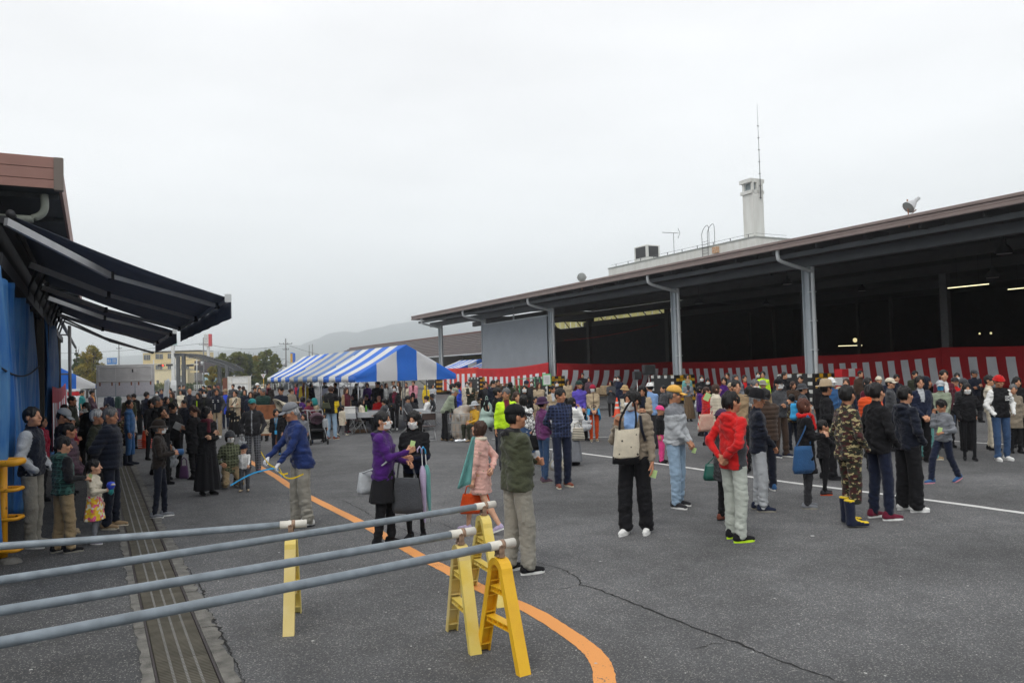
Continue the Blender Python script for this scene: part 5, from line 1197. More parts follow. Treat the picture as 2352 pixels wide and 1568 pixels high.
def shoe_meshes():
    def f():
        S = SDF(); S.rc((0, -.055, .050), (0, .02, .050), .040, .040, .02); S.rc((0, .02, .048), (.004, .145, .032), .042, .030, .02); S.rc((0, -.045, .05), (0, -.05, .085), .038, .034, .02)
        X = np.arange(-.07, .07, .009); Y = np.arange(-.12, .20, .010); Z = np.arange(-.01, .16, .009); F = S.grid(X, Y, Z); gx, gy, gz_ = np.meshgrid(X, Y, Z, indexing='ij')
        F = np.maximum(F, .018-gz_); F = F+.004*(.5-vnoise(gx*60, gy*60, gz_*60)); V, Q = snet(X, Y, Z, F); up = npmesh('shoe', V, Q)
        b = MB(); pl = [(.034*math.cos(a)*(1.0 if math.sin(a) > 0 else .9)+.003*math.sin(a), (.035+.135*math.sin(a)) if math.sin(a) > 0 else (.035+.130*math.sin(a))) for a in [2*math.pi*i/18 for i in range(18)]]
        pl = [(x*1.22, y+.005) for x, y in pl]; b.prism(pl, 0.0, .026); so_ = b.mesh('sole'); so_.materials.append(None); return up, so_
    return cached('shoe', f)
def boot_mesh():
    def f():
        S = SDF(); S.rc((0, -.055, .055), (0, .02, .052), .045, .044, .02); S.rc((0, .02, .05), (.004, .145, .036), .045, .034, .02); S.rc((0, -.045, .05), (0, -.05, .33), .052, .066, .03)
        X = np.arange(-.09, .09, .011); Y = np.arange(-.13, .20, .011); Z = np.arange(-.01, .36, .011); F = S.grid(X, Y, Z); gx, gy, gz_ = np.meshgrid(X, Y, Z, indexing='ij')
        F = np.maximum(np.maximum(F, .018-gz_), gz_-.335)+.006*(.5-vnoise(gx*40, gy*40, gz_*40)); V, Q = snet(X, Y, Z, F); msk = ((V[:, 2] > .315) | ((V[:, 1] > .0) & (V[:, 2] > .055) & (V[:, 2] < .13) & (np.abs(V[:, 0]) < .035))).astype(float); return npmesh('boot', V, Q, msk)
    return cached('boot', f)
# ---- hands: palm and five bent fingers as tapered tubes
def tube_np(pts, rs_, n=6):
    b = MB(); b.tube(pts, rs_, n); return b.v, [f for f in b.f if len(f) == 4]
def hand_geo(curl):
    def f():
        V = []; F = []
        def add(pts, r, n=6, flat=1.0):
            b = MB(); b.tube(pts, r, n); k = len(V)
            for v in b.v: V.append(v)
            for q in b.f:
                if len(q) == 4: F.append([k+i for i in q])
            m = len(pts); k2 = k+(m-1)*n   # close the tip with quads
            for i in range(0, n//2-1): F.append([k2+i, k2+i+1, k2+n-2-i, k2+n-1-i])
        # local frame: +X finger direction, +Y across (thumb side), +Z palm normal (curl direction)
        for yy in (-.028, -.010, .010, .026): add([(-.012, yy*.6, 0), (.04, yy*.85, 0), (.088, yy, .002)], [.016, .017, .012])
        for yy, ln in ((-.030, .058), (-.010, .074), (.010, .080), (.030, .070)):
            p = Vector((.082, yy, .002)); a = .12*curl; P = [p]; seg = [.45, .32, .23]
            for s_ in seg:
                a += curl*(.75 if s_ > .4 else .85); p = p+Vector((math.cos(a)*ln*s_, 0, math.sin(a)*ln*s_)); P.append(p)
            add(P, [.0105, .0095, .0088, .0070])
        a = .6; add([(.012, .022, .002), (.045, .050, .010+.012*curl), (.072, .058-.012*curl, .018+.022*curl), (.088, .055-.02*curl, .030+.03*curl)], [.015, .0125, .0105, .008])
        return np.array(V), np.array(F)
    return cached(('hand', curl), f)
L_UP, L_FO = .275, .25
ARMS = dict(down=(.235, .03, .815), pocket=(.19, .13, .93), front=(.045, .21, .93), back=(.05, -.17, .97), hold=(.07, .27, 1.13), phone=(.05, .30, 1.20), chest=(.05, .20, 1.22), strap=(.16, .14, 1.30), face=(.05, .17, 1.44), carry=(.23, .08, .84), table=(.16, .34, 1.10), reach=(.20, .42, 1.02), bent=(.20, .22, 1.08))
def person(x, label, yf=None, yh=None, d=None, H=1.65, dir=180, top=('jacket', 'black'), bot=('pants', 'black'), hair='short', hc='dkhair', hat=None, mask=None, glasses=False, arms='down', legs='stand', lean=0, hy=0, hp=0,
           shoe='black', sole='char', skin=0, female=False, fat=1.0, scarf=None, gloves=None, lod=None, sleeves=None, group='people waiting in the yard', pole=None):
    h = HOR(x); _r = random.Random(int(x*31+H*1000))
    if not hy and not hp: hy = _r.choice((-28, -16, -6, 8, 18, 30))*(.5 if mask else 1); hp = _r.choice((-6, 0, 4, 9))
    if yf is None:
        if d is None: yf = h+(yh-h)*CAMZ/(CAMZ-H); 
        else: yf = h+CAMZ*FPX/d
    g = G(x, yf); d = g.y
    if lod is None: lod = 0 if d < 16.5 else (1 if d < 27 else 2)
    seed = int(abs(x*7+yf*13)) % 997; r = random.Random(seed); sc = H/1.7
    if lod == 2: seed = seed % 3
    facing = dir; o = empty('person', g, -math.radians(dir), label, 'person', group); o.scale = (sc, sc, sc)
    hs = 1.0+max(0, 1.5-H)*.62; q = (1.7-.235*hs)/1.465; hcn = np.array([0, .012, 1.465*q+.118*hs])
    Zq = lambda p: np.array([p[0], p[1], p[2]*q])
    # pelvis drop and lean
    drop = {'sit': .45, 'kneel': .58, 'squat': .5}.get(legs, 0); pel = np.array([0, 0, .95*q]); ca, sa = math.cos(math.radians(lean)), math.sin(math.radians(lean))
    def U(p):
        p = np.array(p, float)-pel; y, z = p[1]*ca+p[2]*sa, -p[1]*sa+p[2]*ca; return np.array([p[0], y, z])+pel-np.array([0, 0, drop*q])
    J = {}
    for sg, sd in ((-1, 'L'), (1, 'R')):
        a = arms if isinstance(arms, str) else arms[0 if sd == 'L' else 1]
        if a == 'crossed': w = np.array((-.05, .165, 1.18)) if sd == 'R' else np.array((.05, .205, 1.12))
        elif isinstance(a, str): w = np.array(ARMS[a])*np.array((sg, 1, 1)); 
        else: w = np.array(a, float)
        if isinstance(a, str) and a == 'down': w = w+np.array([sg*r.uniform(-.01, .02), r.uniform(-.02, .05), 0])
        S_ = U(Zq((sg*(.168 if not female else .150), -.005, 1.365))); T_ = U(Zq(w)); v = T_-S_; dl = np.linalg.norm(v); u1, f1 = L_UP*q, L_FO*q
        if dl > (u1+f1)*.995: T_ = S_+v/dl*(u1+f1)*.995; v = T_-S_; dl = np.linalg.norm(v)
        aa = (u1*u1-f1*f1+dl*dl)/(2*dl); hh = math.sqrt(max(0, u1*u1-aa*aa)); po = np.array((sg*.42, -.45, -1.0) if a != 'down' else (sg*.3, -1, 0)); po = np.array((sg*.9, -.9, -.3)) if a == 'pocket' else (np.array((sg*.6, -.2, -1.0)) if a == 'crossed' else po)
        if a in ('back',): po = np.array((sg*1.0, -.2, .1))
        n = v/dl; po = po-n*(po@n); po /= np.linalg.norm(po); E = S_+n*aa+po*hh
        J['S'+sd], J['E'+sd], J['W'+sd] = S_, E, T_
    st = r.uniform(.02, .07)*r.choice((-1, 1))
    for sg, sd in ((-1, 'L'), (1, 'R')):
        hp_ = np.array((sg*.092, 0, .90*q-drop*q))
        if legs == 'sit': kn, an, fy = np.array((sg*.12, .42*q, .50*q)), np.array((sg*.12, .40*q, .09)), 0
        elif legs == 'kneel': kn, an, fy = np.array((sg*.15, .34*q, .10*q)), np.array((sg*.12, -.12*q, .07)), 0
        elif legs == 'walk':
            yy = sg*.30*q; an = np.array((sg*.07, yy, .085 if yy > 0 else .13)); kn = (hp_+an)/2+np.array((0, .07, .02)); fy = 0
        elif legs == 'wide': an = np.array((sg*.22, sg*.12, .085)); kn = (hp_+an)/2+np.array((0, .03, 0)); fy = -sg*14
        else: an = np.array((sg*(.115 if not female else .085), sg*st, .085)); kn = (hp_+an)/2+np.array((sg*.004, .022, .0)); fy = -sg*r.uniform(4, 14)
        J['H'+sd], J['K'+sd], J['A'+sd], J['F'+sd] = hp_, kn, an, fy
    # head frame
    Rm = (Matrix.Rotation(-math.radians(hy), 3, 'Z') @ Matrix.Rotation(math.radians(-(hp if hp else 0))-math.radians(lean*.35), 3, 'X')); Rn = np.array(Rm); hc_ = U(hcn); 
    TH_ = lambda p: hc_+Rn@(np.array(p)*hs)
    fem = 'F' if female else 'M'; res = {0: .0128, 1: .019, 2: .025}[lod]; resh = {0: .0072, 1: .011, 2: .018}[lod]
    kind, tcol = top[0], top[1]; tcol2 = top[2] if len(top) > 2 else None; tpat = top[3] if len(top) > 3 else None; tmask = top[4] if len(top) > 4 else None
    bare = bot[0] in ('skirt_bare',)
    pk = (arms if isinstance(arms, str) else tuple(arms), legs, lean, fem, round(q, 2), round(hs, 2), fat, seed)
    thk = {'jacket': .012, 'puffer': .030, 'coat': .014, 'hoodie': .014, 'shirt': .006, 'vest': .016, 'dress': .012, 'cardigan': .010}[kind]
    def body():
        S = SDF(); fine = lod < 2; head_prims(S, TH_, Rn, hs, fine, female)
        nb = U(Zq((0, -.012, 1.36))); S.rc(nb, TH_((0, -.018, -.06)), .052, .050, .03)
        S.rc(U(Zq((-.10, 0, 1.30))), U(Zq((.10, 0, 1.30))), .07, .07, .05)
        for sd in 'LR':
            S.rc(J['S'+sd], J['E'+sd], .036, .030, .03); S.rc(J['E'+sd], J['W'+sd], .030, .023, .02)
            if lod == 2:
                dv = J['W'+sd]-J['E'+sd]; dv /= np.linalg.norm(dv); S.rc(J['W'+sd], J['W'+sd]+dv*.10, .026, .020, .02)
        if bare:
            for sd in 'LR': S.rc(J['H'+sd], J['K'+sd], .072, .050, .02); S.rc(J['K'+sd], J['K'+sd]*.55+J['A'+sd]*.45+np.array((0, -.012, 0)), .048, .050, .02); S.rc(J['K'+sd]*.55+J['A'+sd]*.45+np.array((0, -.012, 0)), J['A'+sd]+np.array((0, -.03, 0)), .048, .030, .02)
            S.rc(J['HL'], J['HR'], .09, .09, .03); S.rc(U(Zq((0, 0, 1.0))), U(Zq((0, 0, 1.3))), .08, .08, .05)
        lo, hi = S.bounds(); lo -= .04; hi += .04; hw = .115*hs
        X = axis(lo[0], hi[0], res, hc_[0]-hw, hc_[0]+hw, resh); Y = axis(lo[1], hi[1], res, hc_[1]-hw*1.15, hc_[1]+hw*1.15, resh); Z = axis(lo[2], hi[2], res, hc_[2]-.135*hs, hc_[2]+.14*hs, resh)
        F = S.grid(X, Y, Z); V, Q = snet(X, Y, Z, F)
        if lod < 2:
            for sg, sd in ((-1, 'L'), (1, 'R')):
                a = arms if isinstance(arms, str) else arms[0 if sd == 'L' else 1]
                if a in ('pocket',): continue
                cu = .35 if a in ('down',) else (1.15 if a in ('strap', 'carry', 'face') else .8)
                cu = 1.5 if a == 'crossed' else cu; hv, hf = hand_geo(cu); dx = J['W'+sd]-J['E'+sd]; dx /= np.linalg.norm(dx)
                nm = np.array((-sg, 0.15, 0)) if a in ('down', 'carry') else (np.array((0, -1, -.2)) if a not in ('back',) else np.array((0, 1, 0)))
                nm = nm-dx*(nm@dx); nm /= np.linalg.norm(nm); ac = np.cross(nm, dx)
                if ac[1] < 0 and a in ('down', 'carry'): ac = -ac
                elif ac[2] < 0 and a not in ('down', 'carry'): ac = -ac
                W_ = J['W'+sd]+hv[:, 0:1]*dx+hv[:, 1:2]*ac+hv[:, 2:3]*nm; det = np.dot(np.cross(dx, ac), nm); hq = hf+len(V)
                if det < 0: hq = hq[:, ::-1]
                V = np.concatenate([V, W_]); Q = np.concatenate([Q, hq])
        mk_ = np.zeros(len(V))
        if gloves:
            for sd in 'LR': mk_ = np.maximum(mk_, (np.linalg.norm(V-J['W'+sd], axis=1) < .19)*(np.linalg.norm(V-J['E'+sd], axis=1) > L_FO*.72))
        return npmesh('body', V, Q, mk_)
    me = cached(('body', lod, pk, hy, hp, bare, gloves), body); link('body', me, o, skin_mat(skin, gloves))
    hem = {'jacket': .86, 'puffer': .84, 'coat': .62, 'hoodie': .86, 'shirt': .87, 'vest': .87, 'dress': .56, 'cardigan': .80}[kind]
    if len(top) > 5 and top[5]: hem = top[5]
    if legs in ('sit', 'kneel'): hem = max(hem, .80)
    def topm():
        S = SDF(); t = thk; f = fat*(.93 if female else 1.0)
        for sg in (-1, 1):
            S.rc(U(Zq((sg*.062*f, .004, 1.27))), U(Zq((sg*.058*f, .006, 1.06))), (.108+t)*f, (.100+t)*f, .06)
            S.rc(U(Zq((sg*.058*f, .006, 1.06))), U(Zq((sg*.066*f, -.004, min(.93, hem+.05)))), (.100+t)*f, (.112+t)*f, .05)
            if hem < .8: S.rc(U(Zq((sg*.066*f, -.004, .93))), U(Zq((sg*.072*f, 0, hem))), (.110+t)*f, (.125+t*1.3)*f, .06)
            if female: S.el(U(Zq((sg*.07, .085, 1.22))), (.055, .045, .055), None, .05)
        S.rc(U(Zq((-.12*f, -.005, 1.362))), U(Zq((.12*f, -.005, 1.362))), .054+t, .054+t, .07)
        S.rc(U(Zq((0, -.015, 1.36))), U(Zq((0, -.008, 1.455))), .092, .062+t*.6, .06)
        if kind == 'hoodie' or tmask == 'hood': S.el(U(Zq((0, -.085, 1.415))), (.115, .075, .062), None, .04); S.el(U(Zq((0, -.10, 1.34))), (.075, .045, .07), None, .04)
        arm = SDF()
        for sd in 'LR':
            for T_ in (S, arm):
                dv = J['W'+sd]-J['E'+sd]; w = J['W'+sd]-dv/np.linalg.norm(dv)*.012
                if kind != 'vestless': T_.rc(J['S'+sd], J['E'+sd], .055+t, .047+t*.9, .04); T_.rc(J['E'+sd], w, .047+t*.9, .034+t*.8, .02)
        lo, hi = S.bounds(); lo -= .045; hi += .045; zc = (hem-.95)*q+.95*q-drop*q; lo[2] = max(lo[2], zc-.05)
        X, Y, Z = [np.arange(lo[i], hi[i]+res, res) for i in range(3)]; F = S.grid(X, Y, Z); gx, gy, gz_ = np.meshgrid(X, Y, Z, indexing='ij')
        near = np.abs(F) < .07; xx, yy, zz = gx[near], gy[near], gz_[near]; sd_ = seed*1.37
        if kind == 'puffer': w = .013*(1-np.abs(np.sin(zz*math.pi/.075))**.5*1.6)
        else:
            n1 = vnoise(xx*6+sd_+zz*3, yy*6, zz*17+sd_+xx*5); n2 = vnoise(xx*15+zz*14, yy*15+sd_-zz*8, zz*24-xx*14); am = .015 if kind in ('jacket', 'hoodie', 'coat', 'cardigan') else .012
            w = am*(1-2*np.abs(2*n1-1))+am*.55*(1-2*np.abs(2*n2-1))
        F[near] += w*.85; F = np.maximum(F, zc-gz_)
        hz2 = U(Zq((0, 0, 1.475)))[2]+(.03 if tmask == 'high' else 0); F = np.where((np.abs(gx) < .1), np.maximum(F, gz_-hz2-.035*(gy < -.03)), F)
        V, Q = snet(X, Y, Z, F); mk_ = np.zeros(len(V)); zl = V[:, 2]+drop*q
        if tmask in ('open', 'v'):
            wd = .040 if tmask == 'open' else .012; up = np.clip((zl/q-1.05)/.4, 0, 1); mk_ = ((V[:, 1] > .01) & (np.abs(V[:, 0]) < wd+up*.055) & (zl/q > (.2 if tmask == 'open' else 1.2)) & (zl/q < 1.50)).astype(float)
        elif tmask == 'zip': mk_ = ((V[:, 1] > .03) & (np.abs(V[:, 0]) < .010)).astype(float)
        elif tmask == 'sleeves':
            fa = np.full(len(V), 9.)
            for sg, sd in ((-1, 'L'), (1, 'R')):
                for (a, b_) in (('S', 'E'), ('E', 'W')):
                    A, B = J[a+sd], J[b_+sd]; ab = B-A; tt = np.clip(((V-A)@ab)/(ab@ab), 0, 1); dd = np.linalg.norm(V-A-tt[:, None]*ab, axis=1)-(.056+t); fa = np.minimum(fa, dd)
            mk_ = ((fa < .013) & (np.abs(V[:, 0]) > .155)).astype(float); mk_ = np.maximum(mk_, ((fa < .012) & (V[:, 1] > .13)).astype(float))
        elif tmask == 'side': mk_ = ((np.abs(V[:, 0]) > .11) & (zl/q < 1.22) & (np.abs(V[:, 1]) < .07)).astype(float)
        elif tmask == 'yoke': mk_ = (zl/q > 1.31).astype(float)
        elif tmask == 'lower': mk_ = (zl/q < 1.12).astype(float)
        elif tmask == 'belly': mk_ = ((V[:, 1] > .02) & (zl/q < 1.06) & (zl/q > .9)).astype(float)
        elif tmask == 'hood': mk_ = ((V[:, 1] < .02) & (zl/q > 1.40) & (np.abs(V[:, 0]) < .085)).astype(float)
        return npmesh({'dress': 'dress', 'coat': 'coat', 'shirt': 'shirt', 'hoodie': 'hoodie'}.get(kind, 'jacket'), V, Q, mk_)
    me = cached(('top', kind, lod, pk, hem, tmask), topm)
    link(me.name.split('.')[0], me, o, cloth(tcol, tcol2, tpat))
    bk, bcol = bot[0], bot[1]; bpat = bot[2] if len(bot) > 2 else None; bcol2 = bot[3] if len(bot) > 3 else None
    def legm():
        S = SDF(); f = fat*(.95 if female else 1.0); bag = ({'pants': .014, 'jeans': .009, 'wide': .028, 'tight': -.010, 'baggy': .034}.get(bk, .010) if not female else {'pants': .006, 'jeans': .002, 'wide': .022, 'tight': -.012, 'baggy': .03}.get(bk, .0)); kk = .018
        S.rc(U((-.05, 0, .97*q)) if not drop else J['HL']+np.array((.03, 0, .07)), U((.05, 0, .97*q)) if not drop else J['HR']+np.array((-.03, 0, .07)), .115*f, .115*f, .05)
        cut = 0
        for sd in 'LR':
            S.rc(J['H'+sd], J['K'+sd], (.086+bag*.5)*f, (.062+bag)*f, kk); en = J['A'+sd]+(J['K'+sd]-J['A'+sd])*.02
            S.rc(J['K'+sd], en, (.062+bag)*f, (.056+bag*1.25)*f, kk)
        lo, hi = S.bounds(); lo -= .04; hi += .04; X, Y, Z = [np.arange(lo[i], hi[i]+res*.9, res*.9) for i in range(3)]; F = S.grid(X, Y, Z); gx, gy, gz_ = np.meshgrid(X, Y, Z, indexing='ij')
        near = np.abs(F) < .06; xx, yy, zz = gx[near], gy[near], gz_[near]; low = np.clip(1.15-zz/.55, .35, 1.15); sd_ = seed*.77
        n1 = vnoise(xx*7+sd_+zz*4, yy*7+3, zz*15+sd_+xx*6); n2 = vnoise(xx*15-zz*14, yy*15+sd_+zz*9, zz*23+xx*12); am = .015 if bk != 'tight' else .006
        F[near] += (am*(1-2*np.abs(2*n1-1))+am*.6*(1-2*np.abs(2*n2-1)))*low
        if legs in ('stand', 'walk', 'wide'): F = np.maximum(F, (.034 if bk != 'boots' else .28)-gz_); F = np.maximum(F, gz_-(hem+.05)*q) if lean < 10 else F
        V, Q = snet(X, Y, Z, F); return npmesh('trousers', V, Q, np.zeros(len(V)))
    def skirtm(h0, flare, nm):
        def f():
            S = SDF(); z1 = h0*q
            for sg in (-1, 1): S.rc((sg*.05, 0, 1.02*q), (sg*(.06+flare*.3), 0, z1), .105, .115+flare, .06)
            lo, hi = S.bounds(); lo -= .04; hi += .04; lo[2] = z1-.04; X, Y, Z = [np.arange(lo[i], hi[i]+res, res) for i in range(3)]; F = S.grid(X, Y, Z); gx, gy, gz_ = np.meshgrid(X, Y, Z, indexing='ij')
            an = np.arctan2(gy, gx); F = F+.014*np.sin(an*9+seed)*np.clip((1.0-gz_)/.5, 0, 1)*(1 if flare > .02 else .4); F = np.maximum(F, z1-gz_); V, Q = snet(X, Y, Z, F); return npmesh(nm, V, Q, np.zeros(len(V)))
        return f
    if bk in ('skirt', 'skirt_bare', 'long_skirt', 'skirt_pants'):
        h0 = {'long_skirt': .10, 'skirt_pants': .56}.get(bk, .50); fl = .05 if bk != 'long_skirt' else .07
        me = cached(('skirt', lod, pk, bk), skirtm(h0, fl, 'skirt')); link('skirt', me, o, cloth(bcol, bcol2, bpat))
        if bk in ('skirt', 'skirt_pants'):
            keep = bk; bk = 'tight' if bk == 'skirt' else 'jeans'; me = cached(('leg', lod, pk, bk), legm); link('leggings', me, o, cloth(bot[4] if len(bot) > 4 else 'char')); bk = keep
    elif bk != 'none': me = cached(('leg', lod, pk, bk, hem), legm); link('trousers', me, o, cloth(bcol, bcol2, bpat))
    for sg, sd in ((-1, 'L'), (1, 'R')):
        A = J['A'+sd]; fs = .9 if female else 1.0; fs *= (1+.25*(hs-1)); M = Matrix.Translation((A[0], A[1]-0.0, A[2]-.085)) @ Matrix.Rotation(math.radians(J['F'+sd]), 4, 'Z')
        if legs == 'walk' and A[1] < 0: M = M @ Matrix.Translation((0, 0, .0)) @ Matrix.Rotation(math.radians(-22), 4, 'X') @ Matrix.Translation((0, -.02, .0))
        if legs == 'kneel': M = Matrix.Translation((A[0], A[1]-.05, .15)) @ Matrix.Rotation(math.radians(-118), 4, 'X')
        M = M @ Matrix.Diagonal((fs, fs, fs, 1))
        if shoe == 'boots': link('boot', boot_mesh(), o, cloth('navy', 'yellow', None, ), mw=M); continue
        if shoe == 'wellies': link('boot', boot_mesh(), o, cloth('dnavy'), mw=M); continue
        up, so_ = shoe_meshes(); s_ = link('shoe', up, o, cloth(shoe), mw=M); link('sole', so_, s_, cloth(sole))
    HM = Matrix.Translation(hc_.tolist()) @ Rm.to_4x4() @ Matrix.Diagonal((hs, hs, hs, 1)); hres = {0: .009, 1: .013, 2: .02}[lod]
    if hair: link('hair', hair_mesh(hair, hres), o, hairmat(hc), mw=HM)
    if hat:
        if hat[0] == 'hood': link('hood', hood_mesh(hres*1.2), o, cloth(hat[1]), mw=HM)
        else: link({'cap': 'cap', 'beanie': 'beanie', 'helmet': 'helmet'}.get(hat[0], 'hat'), hat_mesh(hat[0]), o, cloth(hat[1], None, hat[2] if len(hat) > 2 else None), mw=HM @ Matrix.Scale(1.03, 4))
    if mask: link('face_mask', mask_mesh(), o, cloth(mask), mw=HM)
    if lod < 2 or d < 32:
        link('eyes', eyes_mesh(), o, hairmat('dkhair'), mw=HM); link('eyebrows', brow_mesh(), o, hairmat(hc if hc != 'whair' else 'ghair'), mw=HM)
        if not mask and lod < 2: link('lips', lips_mesh(), o, lipmat(), mw=HM)
    if glasses: link('glasses', glasses_mesh(glasses == 'dark'), o, hairmat('dkhair'), mw=HM)
    if scarf:
        def sc_():
            S = SDF()
            for i in range(10): a, b2 = 2*math.pi*i/10, 2*math.pi*(i+1)/10; S.rc((.085*math.cos(a), .085*math.sin(a), .012*math.sin(a*2)), (.085*math.cos(b2), .085*math.sin(b2), .012*math.sin(b2*2)), .032, .032, .02)
            S.rc((.03, .11, -.02), (.045, .135, -.20), .032, .036, .02)
            X = np.arange(-.16, .16, .014); Y = np.arange(-.16, .20, .014); Z = np.arange(-.27, .08, .014); F = S.grid(X, Y, Z); gx, gy, gz_ = np.meshgrid(X, Y, Z, indexing='ij'); F = F+.016*(.5-vnoise(gx*26, gy*26, gz_*26)); V, Q = snet(X, Y, Z, F); return npmesh('scarf', V, Q, np.zeros(len(V)))
        link('scarf', cached('scarf', sc_), o, cloth(scarf), mw=Matrix.Translation(U(Zq((0, 0, 1.44))).tolist()))
    mw = Matrix.Translation(g) @ Matrix.Rotation(-math.radians(dir), 4, 'Z') @ Matrix.Scale(sc, 4)
    out = dict(o=o, g=g, dir=dir, sc=sc, M=mw, q=q)
    for k in ('WL', 'WR', 'SL', 'SR', 'EL', 'ER', 'HL', 'HR'): out[k] = mw @ Vector(J[k].tolist())
    for sd in 'LR': dv = J['W'+sd]-J['E'+sd]; dv /= np.linalg.norm(dv); out['G'+sd] = mw @ Vector((J['W'+sd]+dv*.085).tolist())
    out['U'] = lambda p: mw @ Vector(U(Zq(p)).tolist())
    out['head'] = mw @ HM
    return out
def skin_mat(k, gloves=None):
    key = ('skin', k, gloves)
    if key in _M: return _M[key]
    m, n, l, b = mk('skin_%d' % k); c = [(.56, .29, .175), (.46, .22, .125), (.66, .38, .25)][k]
    z = n.new('ShaderNodeTexNoise'); z.inputs['Scale'].default_value = 22; t = n.new('ShaderNodeTexCoord'); l.new(t.outputs['Object'], z.inputs['Vector']); r = n.new('ShaderNodeValToRGB'); l.new(z.outputs['Fac'], r.inputs[0])
    r.color_ramp.elements[0].position = .3; r.color_ramp.elements[1].position = .7; r.color_ramp.elements[0].color = (c[0]*.9, c[1]*.82, c[2]*.8, 1); r.color_ramp.elements[1].color = (c[0]*1.06, c[1]*1.08, c[2]*1.08, 1)
    x = n.new('ShaderNodeMix'); x.data_type = 'RGBA'; at = n.new('ShaderNodeAttribute'); at.attribute_name = 'Msk'; l.new(at.outputs['Fac'], x.inputs['Factor']); l.new(r.outputs[0], x.inputs['A']); x.inputs['B'].default_value = (.72, .72, .75, 1)
    l.new(x.outputs['Result'], b.inputs['Base Color']); b.inputs['Roughness'].default_value = .55; b.inputs['Specular IOR Level'].default_value = .35; _M[key] = m; return m
def hairmat(c):
    key = ('hair', c)
    if key in _M: return _M[key]
    m = pmat('hair_'+c, COLS[c], .5, var=.5, scale=60, stretch=(1, 1, .2), bump=.4, bscale=90, spec=.35); _M[key] = m; return m
def lipmat(): return pmat('lip', (.36, .12, .10), .5, var=.1)
# ------------------------------------------------------------ things people carry
M_BAGW = pmat('plastic_bag_white', (.66, .68, .70), .35, var=.08, scale=9, trans=.35, spec=.4)
def sdf_mesh(name, S, h, am=.0, fr=20, cutz=None):
    lo, hi = S.bounds(); lo -= .03; hi += .03; X, Y, Z = [np.arange(lo[i], hi[i]+h, h) for i in range(3)]; F = S.grid(X, Y, Z); gx, gy, gz_ = np.meshgrid(X, Y, Z, indexing='ij')
    if am: F = F+am*(1-2*np.abs(2*vnoise(gx*fr, gy*fr, gz_*fr*.6)-1))
    V, Q = snet(X, Y, Z, F); return npmesh(name, V, Q, np.zeros(len(V)))
def plastic_bag(pos, label, s=1.0, mat=None, rz=0.0, load=None):
    """carrier bag hanging from pos"""
    o = empty('carrier_bag', pos, rz, label, 'bag', 'plastic carrier bags'); o.scale = (s, s, s)
    def f():
        S = SDF(); S.rc((-.06, 0, -.36), (.06, 0, -.36), .085, .085, .05); S.rc((-.07, 0, -.24), (.07, 0, -.24), .055, .055, .06); S.rc((-.07, 0, -.17), (-.02, 0, -.02), .028, .012, .04); S.rc((.07, 0, -.17), (.02, 0, -.02), .028, .012, .04)
        return sdf_mesh('bag_body', S, .013, .022, 16)
    link('bag_body', cached('pbag', f), o, mat or M_BAGW)
    b = MB(); b.tube([(-.02, 0, -.03), (-.012, 0, .02), (0, 0, .03), (.012, 0, .02), (.02, 0, -.03)], .006, 5); b.build('handle', mat or M_BAGW, o)
    if load: b = MB(); b.lathe([(0, -.455), (.09, -.45), (.105, -.38), (.08, -.30), (0, -.29)], 12, sx=1.45, sy=.9); b.build('contents', load, o)
    return o
def handbag(pos, label, w=.28, h_=.2, d_=.1, mat=None, rz=0.0, strap=None, flap=False, cat='bag', name='handbag', extra=None):
    o = empty(name, pos, rz, label, cat); mat = mat or cloth('black')
    b = MB(); n = 10
    def sec(t): k = 1-.28*t; return w/2*k, d_/2*(1-.45*t)
    V = []; F = []
    for j in range(7):
        t = j/6; ww, dd = sec(t); z = -h_*(1-t); 
        if j == 0: ww *= .86; dd *= .6
        for i in range(12):
            a = 2*math.pi*i/12; c, s = math.cos(a), math.sin(a); V.append((ww*math.copysign(abs(c)**.5, c), dd*math.copysign(abs(s)**.6, s)+.004*math.sin(i*5+j*3), z+.004*math.sin(i*3)))
    for j in range(6):
        for i in range(12): F.append((j*12+i, j*12+(i+1) % 12, (j+1)*12+(i+1) % 12, (j+1)*12+i))
    F.append(tuple(range(11, -1, -1))); F.append(tuple(range(72, 84))); b.add(V, F, 0, True); b.build('bag_body', mat, o)
    b = MB(); ww = w/2*.6
    if strap: 
        inv = (Matrix.Translation(pos) @ Matrix.Rotation(rz, 4, 'Z')).inverted(); P = [Vector((-ww, 0, -.01))]+[inv @ Vector(q) for q in strap]+[Vector((ww, 0, -.01))]; b.tube(smooth_path(P, 5), .011, 5)
    else: b.tube([(-ww, 0, -.01), (-ww*.8, 0, .09), (0, 0, .13), (ww*.8, 0, .09), (ww, 0, -.01)], .009, 6)
    b.build('strap', extra or mat, o)
    if flap: b = MB(); b.box(-w*.42, w*.42, -d_/2-.012, -d_/2+.03, -h_*.6, -.005, bev=.006); b.build('flap', mat, o); b = MB(); b.box(-.015, .015, -d_/2-.018, -d_/2-.012, -h_*.55, -h_*.45); b.build('clasp', M_GY, o)
    return o
